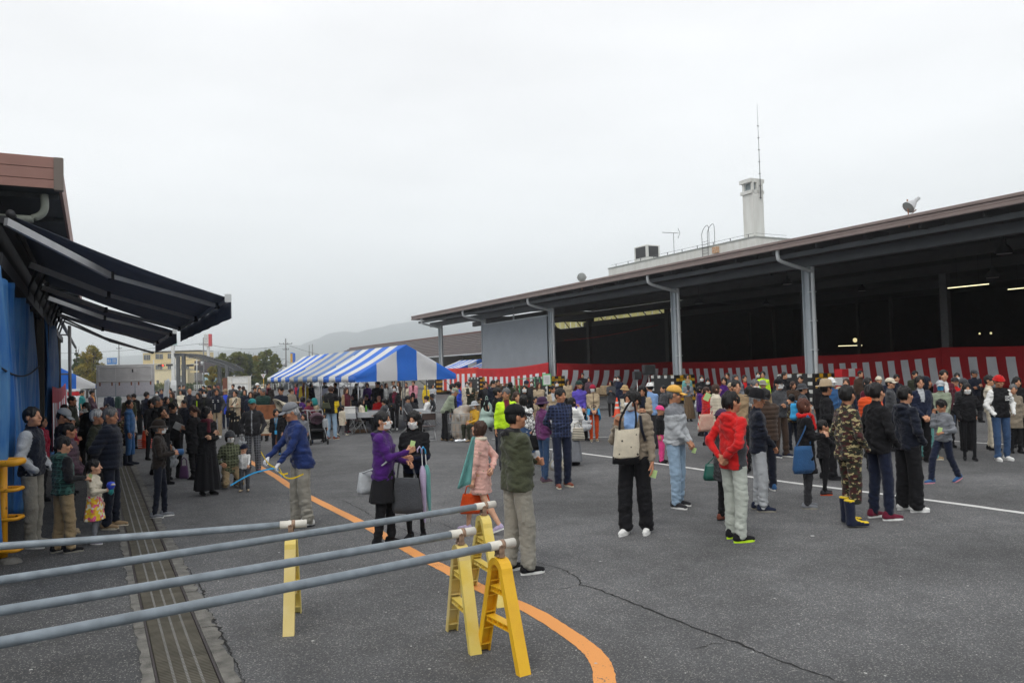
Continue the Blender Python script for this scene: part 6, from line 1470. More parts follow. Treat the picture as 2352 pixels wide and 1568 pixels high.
def umbrella(hand, tip, label, c, rz=0, c2=None):
    hand, tip = Vector(hand), Vector(tip); d = (tip-hand); Lh = d.length; d.normalize(); o = empty('closed_umbrella', hand, 0, label, 'umbrella')
    b = MB(); b.tube([(0, 0, 0), d*Lh], .006, 6); b.build('shaft', M_ALU, o)
    b = MB(); n = 16; x = d.orthogonal().normalized(); y = d.cross(x); V = []; F = []
    pr = [(.16, .014), (.22, .030), (.30, .036), (.6, .026), (.92, .008)]
    for t, r_ in pr:
        for j in range(n): a = 2*math.pi*j/n+t*1.5; rr = r_*(1+.22*(j % 2)); V.append(d*(t*Lh)+x*(rr*math.cos(a))+y*(rr*math.sin(a)))
    for i in range(4):
        for j in range(n): F.append((i*n+j, i*n+(j+1) % n, (i+1)*n+(j+1) % n, (i+1)*n+j))
    b.add(V, F, 0, True); b.build('folded_canopy', cloth(c), o)
    b = MB(); u = Vector((0, 0, 1)); s_ = x; b.tube([d*.0, -d*.05, -d*.09+s_*.03, -d*.06+s_*.065, -d*.02+s_*.065], .010, 8); b.build('hooked_handle', cloth(c2 or c), o); return o
def slip(pos, label, c='lime', s=.09, rz=0.0, tilt=.3):
    o = MB(); s *= .72; o.box(-s*.5, s*.5, -.0012, .0012, -s*.1, s*1.25); q = o.build('paper_slip', pmat('slip_green', (.46, .62, .26), .7, var=.12, scale=30), loc=pos, rz=rz); q.rotation_euler = (0, tilt, rz); tag(q, label, 'paper slip', 'pale green paper slips held by people'); return q
def backpack(p, label, c, s=1.0, c2=None, z=1.22, off=-.20):
    pos = p['U']((0, off, z)); o = empty('backpack', pos, -math.radians(p['dir']), label, 'backpack'); o.scale = (s, s, s)
    def f():
        S = SDF(); S.rc((-.07, 0, 0), (.07, 0, 0), .09, .09, .06); S.rc((-.07, 0, .12), (.07, 0, .12), .085, .085, .06); S.rc((-.09, 0, -.14), (.09, 0, -.14), .095, .095, .06); S.rc((-.05, -.07, -.12), (.05, -.07, -.12), .05, .05, .03); return sdf_mesh('pack_body', S, .018, .008, 14)
    link('pack_body', cached('bpk', f), o, cloth(c)); b = MB(); k = .165
    for sg in (-1, 1): b.tube(smooth_path([(sg*.09, .03, .16), (sg*.115, .19, .235), (sg*.12, k+.17, .10), (sg*.12, k+.13, -.06), (sg*.10, .06, -.16)], 4), .016, 5)
    b.build('shoulder_strap', cloth(c2 or c), o); return o
P = person
# ============================================================ foreground figures
p = P(75, 'man in black padded vest with pale grey sleeves standing by the blue tarpaulin', yf=1255, H=1.78, dir=82, top=('vest', 'dnavy', 'lgrey', None, 'sleeves'), bot=('pants', 'stone'), arms='pocket', shoe='stone', sole='white')
p = P(158, 'older woman with tied hair in dark plum padded coat behind the boy in khaki trousers', yf=1225, H=1.52, dir=72, top=('puffer', 'dmauve'), bot=('pants', 'black'), hair='tied', female=True, arms='front', shoe='beige', sole='stone', skin=1)
p = P(146, 'boy seen from behind in dark green plaid hooded jacket and khaki trousers', yf=1268, H=1.42, dir=38, top=('hoodie', 'dgreen', 'black', 'plaid', 'sleeves'), bot=('pants', 'khaki'), arms=('down', 'bent'), hp=12, hy=15, shoe='black', sole='stone', fat=1.08)
slip(p['GR'], 'pale green slip held by the boy in khaki trousers', s=.06)
p = P(217, 'little girl in cream cardigan and flowered yellow pink skirt with grey leggings', yf=1248, H=1.08, dir=85, top=('hoodie', 'cream', None, None, None, .84), bot=('skirt', 'cream', 'floral', None, 'grey'), hair='pony', female=True, arms=('down', 'hold'), shoe='lilac', sole='white', skin=2)
o = empty('toy_doll', p['GR'], 0, 'blue and white plush toy held by the girl in the flowered skirt', 'toy'); b = MB(); b.lathe([(0, .10), (.04, .09), (.055, .05), (.03, .0), (0, -.01)], 12); b.build('head', cloth('royal'), o); b = MB(); b.lathe([(0, .01), (.03, 0), (.035, -.05), (0, -.08)], 10); b.build('body', cloth('teal'), o); b = MB(); b.lathe([(0, 0), (.03, .005), (.028, .02), (0, .03)], 10, M=Matrix.Translation((.035, -.02, .05))); b.build('face', cloth('cream'), o)
b = MB(); b.lathe([(0, .015), (.02, .01), (.018, -.01), (0, -.012)], 8); hh = p['head'] @ Vector((-.06, -.03, .10)); tag(b.build('hair_flower', cloth('cream'), loc=hh), 'small pale flower clip in the girl hair', 'hair clip')
p = P(255, 'man with glasses in black quilted down jacket and dark jeans, left foreground', yf=1212, H=1.71, dir=78, top=('puffer', 'dnavy'), bot=('jeans', 'dnavy'), hc='ghair', glasses=True, arms='back', shoe='tan', sole='cream', skin=1)
P(146, 'man in pale grey cap with bowed head and black jacket near the tarpaulin', yh=940, H=1.66, dir=80, top=('jacket', 'black'), hat=('cap', 'lgrey'), hp=28, arms='front', skin=1)
P(97, 'person in magenta jacket behind the man in padded vest', yf=1150, H=1.5, dir=85, top=('jacket', 'crimson'), female=True, hair='bob')
P(160, 'person in crimson jacket with folded arms behind the pale cap', yf=1135, H=1.46, dir=90, top=('jacket', 'crimson'), arms='crossed', hair='short')
P(168, 'woman with mask in mauve cardigan standing before the small curtain', yh=924, H=1.55, dir=85, top=('jacket', 'dmauve'), mask='white', arms='crossed', female=True, hair='bob')
P(166, 'man in dark olive jacket tallest before the faded red curtain', yh=910, H=1.72, dir=80, top=('jacket', 'dolive'), arms='front')
P(149, 'short dark haired person half hidden by the mauve cardigan', yh=929, H=1.52, dir=95, top=('jacket', 'brown'), female=True)
P(200, 'woman with thick black hair and mask in long black coat, left crowd', yh=925, H=1.6, dir=205, hy=-20, top=('coat', 'black'), mask='white', hair='bob', female=True, hp=15)
P(224, 'grey haired man with dark glasses in brown jacket behind the quilted jacket', yh=941, H=1.65, dir=80, top=('jacket', 'dolive'), hc='whair', glasses='dark', arms='pocket', skin=1)
P(298, 'worker in blue overalls and navy rubber boots looking right', yf=1069, H=1.61, dir=80, top=('jacket', 'blue'), bot=('boots', 'blue'), arms='down', shoe='wellies', skin=1)
p = P(367, 'elderly woman in dark brown jacket, bucket hat, mask and green neck scarf', yf=1187, H=1.46, dir=78, top=('jacket', 'dbrown', 'olive', None, 'high'), bot=('jeans', 'dnavy'), hat=('bucket', 'dbrown'), mask='white', glasses=True, arms='hold', shoe='grey', sole='white', female=True, hair='short', hc='ghair')
handbag(p['WL']+Vector((.08, .1, -.22)), 'purple drawstring bag hanging from the woman in brown bucket hat', .15, .20, .09, cloth('plum'), name='drawstring_bag')
b = MB(); b.lathe([(0, -.07), (.045, -.06), (.05, .05), (0, .07)], 12, M=Matrix.Rotation(math.pi/2, 4, 'Y')); tag(b.build('rolled_cloth', cloth('blue'), loc=(p['GR']+p['GL'])/2), 'bright blue rolled cloth in the hands of the woman in brown hat', 'cloth')
p = P(374, 'woman in black fur hooded coat holding a phone to her ear', yh=934, H=1.55, dir=100, top=('coat', 'black', 'tan', None, 'hood'), female=True, hair='bob', arms=('down', 'face'))
p = P(399, 'person with bowed head and thick black hair holding a carrier bag', yf=1099, H=1.6, dir=120, top=('jacket', 'black'), hair='messy', hp=30, arms=('hold', 'carry'))
plastic_bag(p['GR']+Vector((.08, 0, .05)), 'white carrier bag held low by the person with bowed black hair', 1.15)
P(362, 'grey haired man in black jacket looking right with raised chin', yh=910, H=1.72, dir=72, top=('jacket', 'black'), hc='ghair', hp=-10, skin=1)
P(322, 'man in dark suit leaning forward behind the blue overalls', yf=998, H=1.62, dir=215, lean=24, top=('jacket', 'black'), arms='front')
p = P(447, 'woman with ponytail in long black coat looking down at a sheet', yf=1100, H=1.52, dir=285, top=('coat', 'black', None, None, None, .60), bot=('pants', 'black'), hair='pony', hc='brhair', hp=28, arms='hold', female=True)
b = MB(); b.box(-.10, .10, -.001, .001, -.02, .14); q = b.build('paper_sheet', M_SW, loc=p['GL']+Vector((-.06, 0, .03))); q.rotation_euler = (.4, .5, .3); tag(q, 'white paper sheet held by the woman with a ponytail', 'paper sheet')
P(477, 'woman in floor length black dress and coat with burgundy scarf', yf=1136, H=1.57, dir=125, top=('coat', 'black', None, None, None, .55), bot=('long_skirt', 'black'), hair='bob', scarf='burg', arms='crossed', female=True, skin=2)
p = P(530, 'kneeling woman in olive plaid shirt with dark beanie and mask', yf=1118, H=1.62, dir=150, legs='kneel', top=('jacket', 'olive', None, 'plaid'), bot=('pants', 'khaki'), hat=('beanie', 'dgrey'), hair='bob', mask='white', arms=('bent', 'bent'), female=True, hp=10)
P(562, 'baby in navy knitted cap, white top and striped trousers', yf=1128, H=.86, dir=170, top=('shirt', 'white'), bot=('pants', 'black', 'stripe', 'grey'), hat=('beanie', 'navy'), hair=None, arms=('reach', 'face'), shoe='beige', sole='brown', skin=2)
p = P(582, 'old man in teal cap, dark grey zip jacket and plaid trousers', yf=1084, H=1.60, dir=168, top=('jacket', 'char', 'lgrey', None, 'zip'), bot=('pants', 'dgrey', 'plaid'), hat=('cap', 'teal'), hc='whair', glasses=True, arms='pocket', shoe='burg', skin=1)
plastic_bag(p['WR']+Vector((-.02, -.05, -.03)), 'white carrier bag on the arm of the man in the teal cap', .75)
p = P(636, 'boy in black jacket with light blue lanyard beside the bending staff man', yf=1045, H=1.22, dir=172, top=('jacket', 'black', 'grey', None, 'v'), bot=('jeans', 'dnavy'), arms=('carry', 'down'), hair='bob', shoe='blue')
b = MB(); q0 = p['U']((-.05, .09, 1.40)); q1 = p['U']((.05, .09, 1.40)); q2 = p['U']((0, .15, .95)); b.tube([q0, q2, q1], .006, 5); b.box(q2.x-.03, q2.x+.03, q2.y-.01, q2.y+.005, q2.z-.10, q2.z, 0); tag(b.build('lanyard', cloth('sky')), 'light blue lanyard and phone round the boy neck', 'lanyard')
p = P(694, 'staff man in bright navy windbreaker and grey cap leaning over a ribbon', yf=1207, H=1.72, dir=240, lean=11, hp=14, top=('jacket', 'sblue', None, None, None, .80), bot=('pants', 'stone'), hat=('cap', 'grey'), hc='whair', arms=((-.20, .34, .98), (.10, .44, 1.02)), gloves=True, shoe='white', sole='char', fat=1.18, skin=1)

_w = cloth('navy')
gpos = p['GL']; rb = MB(); rr = random.Random(2)
def strip(b, pts, w):
    V = []
    for i, q in enumerate(pts): V += [q+Vector((0, 0, w/2)), q-Vector((0, 0, w/2))]
    b.add(V, [(2*i, 2*i+1, 2*i+3, 2*i+2) for i in range(len(pts)-1)])
for cnm, lb, off in (('yellow', 'yellow plastic ribbon held by the staff man', 0), ('sky', 'blue plastic ribbon held by the staff man', 1)):
    b = MB(); G0 = gpos
    for (dx, dz) in (((-.20, .22), (.16, -.08)) if off == 0 else ((-.62, -.22), (.08, -.14))): strip(b, smooth_path([G0, G0+Vector((dx*.5, 0, dz*.3-.06*(off == 0)*(dx > 0))), G0+Vector((dx, .02, dz))], 5), .022)
    if off == 0: strip(b, smooth_path([G0+Vector((.05, 0, 0)), G0+Vector((.12, 0, -.12)), G0+Vector((.22, .03, -.15)), G0+Vector((.36, .06, -.10))], 5), .02)
    tag(b.build('ribbon', cloth(cnm)), lb, 'ribbon')
# purple pair
p = P(884, 'woman in purple fleece with black hood, glasses and mask, showing a green slip', yf=1252, H=1.62, dir=98, top=('hoodie', 'purple', 'black', None, 'hood', .83), bot=('skirt_pants', 'black', None, None, 'black'), hair='short', mask='white', glasses=True, arms=((-.06, .30, 1.05), (.06, .34, 1.20)), female=True, fat=1.14, hy=5)
pp = p; slip(p['GR']+Vector((-.02, 0, .03)), 'green slip held up by the woman in purple fleece', s=.08)
handbag(p['U']((.04, .32, .86)), 'large charcoal tote hanging from the purple fleece woman arm', .42, .42, .14, cloth('dgrey'), rz=-.25, strap=[p['EL']+Vector((.1, -.02, -.02)), p['EL']+Vector((.2, -.02, 0))], name='tote_bag')
handbag(p['U']((-.02, -.22, .93)), 'light grey crumpled shoulder bag behind the purple fleece woman', .28, .26, .15, cloth('lgrey'), rz=.5, strap=[p['U']((.18, .06, 1.05)), p['U']((.12, .12, 1.15))], name='shoulder_bag')
p = P(957, 'woman with long black hair, glasses and mask in black fleece, hands clasped', yf=1237, H=1.60, dir=192, top=('hoodie', 'black', 'navy', None, 'lower', .88), bot=('tight', 'black'), hair='long', mask='white', glasses=True, arms=((-.03, .24, 1.10), (.03, .24, 1.10)), female=True, hp=14)
umbrella(p['WL']+Vector((.14, -.03, .06)), p['WL']+Vector((.16, -.02, -.86)), 'pink folded umbrella hanging from the long haired woman wrist', 'lilac', c2='lilac')
umbrella(p['WL']+Vector((.18, .02, .05)), p['WL']+Vector((.22, .05, -.80)), 'turquoise folded umbrella beside the pink one', 'pteal', c2='sky')
# girl and olive man
p = P(1108, 'girl in pink patterned hooded dress with cream collar walking left', yf=1222, H=1.44, dir=292, top=('dress', 'lpink', 'beige', 'dots', None, .60), bot=('skirt_bare', 'lpink'), hair='bob', hc='brhair', scarf=None, arms=('down', 'back'), legs='walk', shoe='lilac', sole='white', female=True, hp=-14, skin=2)
for ch in list(p['o'].children):
    if ch.name.startswith('skirt'): bpy.data.objects.remove(ch)
b = MB(); c0 = p['U']((0, -.01, 1.44)); b.tube([c0+Vector((.066*math.cos(i*.628), .066*math.sin(i*.628), 0)) for i in range(10)], .024, 8, closed=True); q = b.build('collar', cloth('cream')); q.parent = p['o']; q.matrix_parent_inverse = p['M'].inverted()
b = MB(); b.grid(lambda u, v: AT(1084-8*v-26*v*(1-u)+4*u, 1003+(118-10*u)*v, 9.75+.12*u+.05*math.sin(u*5)*v), 8, 12); q = b.build('draped_jacket', [cloth('pteal')]); sm = q.modifiers.new('t', 'SOLIDIFY'); sm.thickness = .02; tag(q, 'turquoise lined jacket hanging open at the back of the girl in pink', 'jacket')
q = handbag(p['U']((-.05, .08, .60)), 'orange flat bag with black stars behind the girl knees', .46, .26, .03, cloth('orange'), rz=-.1, name='flat_bag')
p = P(1193, 'man in olive hooded jacket and black cap with arms folded, seen from behind', yf=1314, H=1.72, dir=62, top=('hoodie', 'olive', 'black', None, 'hood', .84), bot=('pants', 'stone'), hat=('cap', 'black'), hair='short', arms='crossed', shoe='black', sole='white', fat=1.16, skin=1, hy=8)
b = MB(); 
for i in (0, 1): 
    M2 = Matrix.Translation(p['U']((.14, .0, .10))) 
tagp = MB()
for zz in (.60,):
    for sg in (1,): tagp.box(-.05, .05, -.006, .006, -.08, .08, bev=.004)
q = tagp.build('cargo_pocket', cloth('stone')); q.parent = p['o']; q.location = (.172, .0, .62); q.rotation_euler = (0, 0, math.pi/2)
# couple of mid distance figures in the centre
p = P(1167, 'man in fluorescent yellow green jacket facing the camera', yh=892, H=1.70, dir=172, top=('jacket', 'lime', 'maroon', None, 'v'), bot=('pants', 'dgrey'), arms='down', skin=1, hc='ghair', fat=1.12)
p = P(1146, 'dark clothed person carrying a cabbage bag on the back', yh=891, H=1.66, dir=60, top=('jacket', 'black'), bot=('jeans', 'dnavy'), arms='front')
plastic_bag(Vector(p['U']((-.15, -.22, 1.46))), 'bulging pale green carrier bag slung over a shoulder left of the fluorescent jacket', 1.6, pmat('cabbage_bag', (.42, .56, .50), .4, var=.2, scale=5, trans=.2))
p = P(1207, 'woman seen from behind in white sweater with black scribbles and denim skirt', yh=908, H=1.58, dir=25, top=('jacket', 'white', None, 'scribble'), bot=('skirt_bare', 'denim'), hair='bob', arms=('carry', 'down'), female=True)
plastic_bag(p['GR']+Vector((.10, 0, .02)), 'big white carrier bag hanging beside the scribbled sweater', 1.2); slip(p['GR'], 'green slip held beside the scribbled sweater', s=.09)
P(1191, 'woman with long brown hair behind the fluorescent jacket', yh=900, H=1.6, dir=170, top=('jacket', 'beige'), hair='long', hc='brhair', female=True)
P(1208, 'woman in black with straight hair and mask, centre crowd', yh=885, H=1.62, dir=182, top=('jacket', 'black', 'char', None, 'v'), hair='long', mask='white', female=True)
P(1233, 'girl in beige hooded coat looking right, centre crowd', yh=911, H=1.26, dir=150, top=('coat', 'beige', 'navy', None, 'zip'), female=True, hair='pony')
P(1212, 'man in blue cap behind the masked woman in black', d=28, H=1.68, dir=180, top=('jacket', 'char'), hat=('cap', 'navy'))
p = P(1240, 'woman in beige coat with long hair standing by the guard post', yh=877.5, H=1.62, dir=182, top=('coat', 'beige'), arms='front', female=True, hair='long', hc='brhair')
P(1224, 'brown haired woman with mask left of the beige coat', d=32, H=1.6, dir=180, top=('jacket', 'brown'), mask='white', female=True, hair='bob', hc='brhair')
P(1281, 'masked person in dark coat before the yellow black guard', d=29, H=1.62, dir=180, top=('jacket', 'char'), mask='white')
p = P(1273, 'short haired woman in beige belted coat holding a white carrier bag', yh=886, H=1.56, dir=178, top=('coat', 'beige', 'lgrey', None, 'v'), bot=('pants', 'char'), arms='front', female=True, hair='short', skin=1)
plastic_bag(p['GR']+Vector((-.12, 0, 0)), 'white carrier bag held by the woman in beige belted coat', 1.0)
p = P(1251, 'woman in mauve jacket, jeans and dark purple hat with pale brim edge', yf=1107, H=1.56, dir=62, top=('jacket', 'mauve'), bot=('jeans', 'denim'), hat=('bucket', 'plum'), mask='white', hair='short', shoe='dmauve', sole='stone', female=True, arms=('down', 'front'))
handbag(p['U']((-.24, -.06, .93)), 'round black bag on a long strap beside the mauve jacket', .27, .27, .18, cloth('black'), strap=[p['U']((-.19, -.02, 1.2)), p['U']((-.10, -.02, 1.46)), p['U']((-.19, .04, 1.2))], name='shoulder_bag')
plastic_bag(p['GR']+Vector((.06, -.12, -.02)), 'white carrier bag with yellow fruit beside the navy plaid jacket', 1.25, load=cloth('cream'))
p = P(1293, 'man in navy plaid jacket and navy trousers with hands behind his back', yf=1118, H=1.73, dir=158, top=('jacket', 'navy', None, 'plaid'), bot=('pants', 'navy'), arms='back', shoe='rust', sole='cream', skin=1)
p = P(1318, 'person in white padded jacket and long grey skirt behind the navy plaid man', yf=1068, H=1.45, dir=70, top=('puffer', 'white'), bot=('long_skirt', 'grey'), female=True, hair='bob', arms=('front', 'face'))
handbag(p['U']((.22, .05, .95)), 'striped cream and grey bag beside the long grey skirt', .3, .26, .12, cloth('cream', 'dgrey', 'hstripe'))
p = P(1334, 'man in violet jacket and dark green knit cap, one leg stretched out', yf=1013, H=1.72, dir=160, legs='wide', top=('jacket', 'violet'), bot=('pants', 'black'), hat=('beanie', 'dgreen'), arms='front', skin=1)
p = P(1365, 'woman in red knit cap, beige fleece and orange trousers with mask', yf=1013, H=1.60, dir=180, top=('jacket', 'beige', 'brown', None, 'zip', .92), bot=('pants', 'orange'), hat=('beanie', 'crimson'), mask='white', arms='front', shoe='tan', sole='cream', female=True, hair='bob')
b = MB(); b.grid(lambda u, v: p['M'] @ Vector(((.15+.05*v)*math.cos(-.5+4.14*u), (.14+.04*v)*math.sin(-.5+4.14*u)-.01, .98-.38*v*(1-.6*math.sin(math.pi*u)))), 16, 6); q = b.build('tied_jacket', cloth('sky')); sm = q.modifiers.new('t', 'SOLIDIFY'); sm.thickness = .03; tag(q, 'sky blue jacket tied round the waist of the woman in orange trousers', 'jacket')
handbag(p['U']((0, .17, .97)), 'dark plum waist pouch of the woman in orange trousers', .26, .13, .1, cloth('plum'), rz=0, name='waist_pouch')
plastic_bag(p['GR']+Vector((-.22, 0, .02)), 'white carrier bag left of the orange trousers', 1.15)
# ============================================================ right foreground
p = P(1462, 'young man with mask in taupe jacket over blue denim shirt and wide black trousers', yf=1225, H=1.78, dir=205, hy=28, hp=8, top=('coat', 'taupe', 'lblue', None, 'open', .88), bot=('wide', 'black'), mask='white', hair='messy', arms=('down', 'strap'), shoe='white', sole='white', skin=1)
slip(p['GL']+Vector((0, 0, -.08)), 'yellow green slip in the lowered hand of the man in taupe jacket', s=.10)
tp = p['GR']+Vector((.10, -.10, -.10)); o = empty('canvas_tote_bag', tp, .12, 'large cream canvas tote with black base and small black stars', 'tote bag')
b = MB(); V = []; F = []; n = 14
for j in range(9):
    t = j/8; ww = .15*(1+.10*(1-t)); dd = .05+.035*(1-t)*t*2
    for i in range(n): a = 2*math.pi*i/n; c, s = math.cos(a), math.sin(a); V.append((ww*math.copysign(abs(c)**.45, c)-.03*(1-t), dd*math.copysign(abs(s)**.6, s)+.008*math.sin(i*2.3+j*1.7), -.37*(1-t)+.012*math.sin(i+j)))
for j in range(8):
    for i in range(n): F.append((j*n+i, j*n+(i+1) % n, (j+1)*n+(i+1) % n, (j+1)*n+i))
F.append(tuple(range(n-1, -1, -1))); b.add(V, F, 0, True); b.build('bag_body', cloth('cream'), o)
b = MB(); V2 = [(x*1.03-.0, y*1.06, z-.055*(1 if k < n else .35)) for k, (x, y, z) in enumerate(V[:2*n])]; b.add(V2, F[:n]+[tuple(range(n-1, -1, -1))], 0, True); b.build('base', cloth('black'), o)
b = MB(); b.tube(smooth_path([(-.10, 0, -.02), (-.07, 0, .15), (.09, .06, .34), (.13, .05, .15), (.10, 0, -.02)], 6), .014, 6); b.build('strap', cloth('black'), o)
def star(cx, cz, r_, y=-.078): return [(cx+(r_ if i % 2 == 0 else r_*.45)*math.sin(i*math.pi/5), y, cz+(r_ if i % 2 == 0 else r_*.45)*math.cos(i*math.pi/5)) for i in range(10)]
b = MB()
for cx, cz, r_ in ((-.09, -.14, .018), (.09, -.07, .012), (.10, -.31, .020), (-.13, -.30, .014), (.02, -.22, .012)): b.add(star(cx, cz, r_), [tuple(range(9, -1, -1))])
b.tube([(-.13+.26*i/12, -.081, -.36+.006*math.sin(i*2)) for i in range(13)], .004, 4); b.build('printed_stars', cloth('black'), o)
b = MB(); b.tube([p['U']((-.13, .13, 1.42)), p['U']((-.15, .15, 1.25)), p['U']((-.17, .08, 1.12))], .020, 6); q = b.build('rucksack_strap', cloth('dnavy')); tag(q, 'dark rucksack strap over the shoulder of the man in taupe jacket', 'strap')
p = P(1557, 'man in yellow cap, light grey fleece and pale blue jeans, hands clasped', yf=1164, H=1.78, dir=128, top=('jacket', 'lgrey', 'grey', None, 'yoke', .88), bot=('jeans', 'ljean'), hat=('cap', 'ycap'), arms='front', shoe='char', sole='white', skin=1, fat=1.1, hc='ghair')
slip(p['GL']+Vector((0, 0, -.1)), 'folded green slip in the hands of the man in yellow cap', s=.08)
p = P(1691, 'man in bright red hooded jacket and pale cargo trousers, hands behind back', yf=1240, H=1.75, dir=62, hy=12, top=('hoodie', 'red', 'dgrey', None, 'side', .82), bot=('pants', 'psage'), hair='messy', arms='back', shoe='black', sole='lime', skin=1)
p = P(1668, 'short person in dark coat and navy beret behind the red jacket', yf=1196, H=1.48, dir=75, top=('coat', 'char'), hat=('beanie', 'plum'), arms='front', female=True, shoe='rust', hair='short')
handbag(p['U']((-.15, .1, .84))+Vector((-.16, -.05, .02)), 'dark green leather handbag just left of the pale cargo trousers', .32, .22, .1, pmat('green_leather', (.012, .10, .075), .35, var=.1), rz=-.2, strap=[p['U']((-.15, .1, 1.1))])
p = P(1747, 'elderly man in black felt hat, dark navy coat and pale trousers', yf=1172, H=1.68, dir=98, top=('coat', 'dnavy', None, None, None, .82), bot=('pants', 'lgrey'), hat=('fedora', 'black'), hc='whair', arms='front', shoe='navy', sole='stone', skin=1)
p = P(1764, 'man in dark brown down jacket and navy trousers behind the black felt hat', yf=1127, H=1.66, dir=350, top=('puffer', 'brown'), bot=('pants', 'dnavy'), shoe='blue', sole='white', arms='front')
p = P(1728, 'person seen from behind with dark hair and white striped collar', d=15.2, H=1.64, dir=5, top=('jacket', 'dgrey', 'white', None, 'yoke'), hair='bob', female=True)
P(1698, 'man with glasses and round face above the red jacket', yh=874, H=1.76, dir=188, top=('jacket', 'tan'), glasses=True, arms='front', fat=1.1)
P(1740, 'grey haired man with mask below his nose, right of the glasses man', yh=872, H=1.74, dir=165, top=('jacket', 'dgrey'), mask='white', hc='ghair')
p = P(1795, 'man in black cap and mask with arms folded in a slate grey jacket', yf=1049, H=1.72, dir=150, top=('jacket', 'dgrey'), bot=('pants', 'brown'), hat=('cap', 'black'), mask='white', arms='crossed', shoe='navy', sole='white')
p = P(1856, 'woman with reddish bob, red turtleneck and black quilted coat holding a slip', yf=1166, H=1.56, dir=92, hp=-10, top=('coat', 'black', 'red', None, 'v', .55), bot=('pants', 'char'), hair='bob', hc='rbhair', glasses=True, scarf='red', arms='hold', shoe='grey', sole='stone', female=True, skin=2)
slip(p['GR']+Vector((.03, 0, .03)), 'green slip in the hands of the woman with reddish bob', s=.06)
handbag(p['U']((.18, -.10, .98)), 'large blue cloth tote on the shoulder of the woman with reddish bob', .36, .38, .12, cloth('blue'), rz=.2, strap=[p['U']((.19, -.06, 1.25)), p['U']((.15, .0, 1.45)), p['U']((.20, .03, 1.25))], name='tote_bag')
P(1895, 'small boy in black beside the woman with reddish bob', yf=1135, H=1.16, dir=85, top=('jacket', 'black'), bot=('tight', 'black'), arms='face', shoe='char', sole='orange', skin=1)
p = P(1905, 'man in beige hat and long black coat leaning on a pale umbrella', yh=877, H=1.72, dir=105, top=('coat', 'black', None, None, None, .6), hat=('fedora', 'beige'), arms=('down', 'bent'), skin=1)
umbrella(p['GR']+Vector((.02, 0, .05)), p['GR']+Vector((-.02, .0, -.85)), 'pale grey folded umbrella held upright by the man in beige hat', 'lgrey')
p = P(1957, 'youth in brown and cream camouflage suit and navy yellow rubber boots', yf=1206, H=1.77, dir=82, top=('jacket', 'dolive', None, 'camo', None, .80), bot=('boots', 'dolive', 'camo'), arms='pocket', shoe='boots', skin=1, hair='short', fat=1.08)
p = P(2025, 'tall youth in black zipped jacket and blue jeans with red shoes', yf=1191, H=1.78, dir=80, top=('jacket', 'black', None, None, 'high', .82), bot=('jeans', 'navy'), arms='pocket', shoe='maroon', sole='white', hair='short')
p = P(2090, 'youth in navy hooded jacket over grey shirt, black baggy trousers, white shoes', yf=1173, H=1.71, dir=80, top=('hoodie', 'dnavy', 'grey', None, 'open', .84), bot=('baggy', 'black'), arms='pocket', shoe='white', sole='white', hair='short')
p = P(2171, 'boy in grey hooded sweater walking with a hand on his face', yf=1108, H=1.38, dir=250, top=('hoodie', 'grey'), bot=('jeans', 'navy'), legs='walk', arms=('bent', 'face'), hp=28, shoe='blue', sole='pink', hair='messy', skin=1)
slip(p['GL'], 'green slip in the hand of the walking boy', s=.10)
p = P(2134, 'person with raised black hood and turquoise baggy trousers', yf=1054, H=1.70, dir=100, top=('jacket', 'dnavy'), bot=('baggy', 'pteal'), hat=('hood', 'dnavy'), hair=None, arms='pocket', shoe='tan', sole='cream', skin=1)
p = P(2228, 'young woman all in black with long hair and mask', yf=1057, H=1.55, dir=195, top=('hoodie', 'black'), bot=('tight', 'black'), hair='long', mask='white', arms='pocket', female=True, hp=8)
p = P(2303, 'young man in bright red cap, black varsity jacket with white sleeves and jeans', yf=1057, H=1.70, dir=180, top=('jacket', 'black', 'white', None, 'sleeves', .86), bot=('jeans', 'denim'), hat=('beanie', 'red'), arms='pocket', hp=14, shoe='white', sole='white', skin=1)
cp = p['U']((-.085, .137, 1.25)); o = text('DC', .085, cloth('navy'), None, Matrix.Translation(cp+Vector((0, -.014, 0))) @ FRONT, 'chest_letters'); b = MB(); b.box(-.06, .06, -.004, .004, -.045, .045, bev=.002); q = b.build('chest_patch', M_SW, loc=cp+Vector((0, -.006, 0))); q.parent = p['o']; q.matrix_parent_inverse = p['M'].inverted(); o.parent = p['o']; o.matrix_parent_inverse = p['M'].inverted()
P(2279, 'man in off white jacket and beige trousers left of the red cap', yf=1033, H=1.66, dir=125, top=('jacket', 'cream'), bot=('pants', 'cream'), arms='crossed', hair='messy')
P(2200, 'person in red and white jacket and jeans with red shoes, right crowd', yf=1012, H=1.58, dir=195, top=('jacket', 'red', 'white', None, 'belly'), bot=('jeans', 'denim'), hat=('cap', 'char'), shoe='red', sole='white')
P(2343, 'woman with long dark hair at the right edge', yh=866, H=1.6, dir=200, top=('coat', 'black'), hair='long', female=True)
P(2334, 'person in grey brown coat below the woman at the right edge', yf=1040, H=1.47, dir=185, top=('coat', 'taupe'), hc='ghair', female=True)
P(2167, 'person in grey green jacket with blue mask and cap', yh=875, H=1.58, dir=200, top=('jacket', 'sage'), hat=('cap', 'lgrey'), mask='sky', arms='front')
P(2175, 'tall man in burgundy cardigan with lowered mask over a white shirt', d=18.2, H=1.80, dir=182, top=('cardigan', 'burg', 'white', None, 'v'), bot=('pants', 'char'), arms='down')
P(2203, 'masked person with dark hair and grey scarf before the right curtain', d=23, H=1.62, dir=185, top=('jacket', 'dgrey'), mask='white', scarf='grey')
P(2220, 'man in dark grey cap looking down behind the woman in black', d=17.5, H=1.6, dir=170, top=('jacket', 'char'), hat=('cap', 'dgrey'), hp=10)
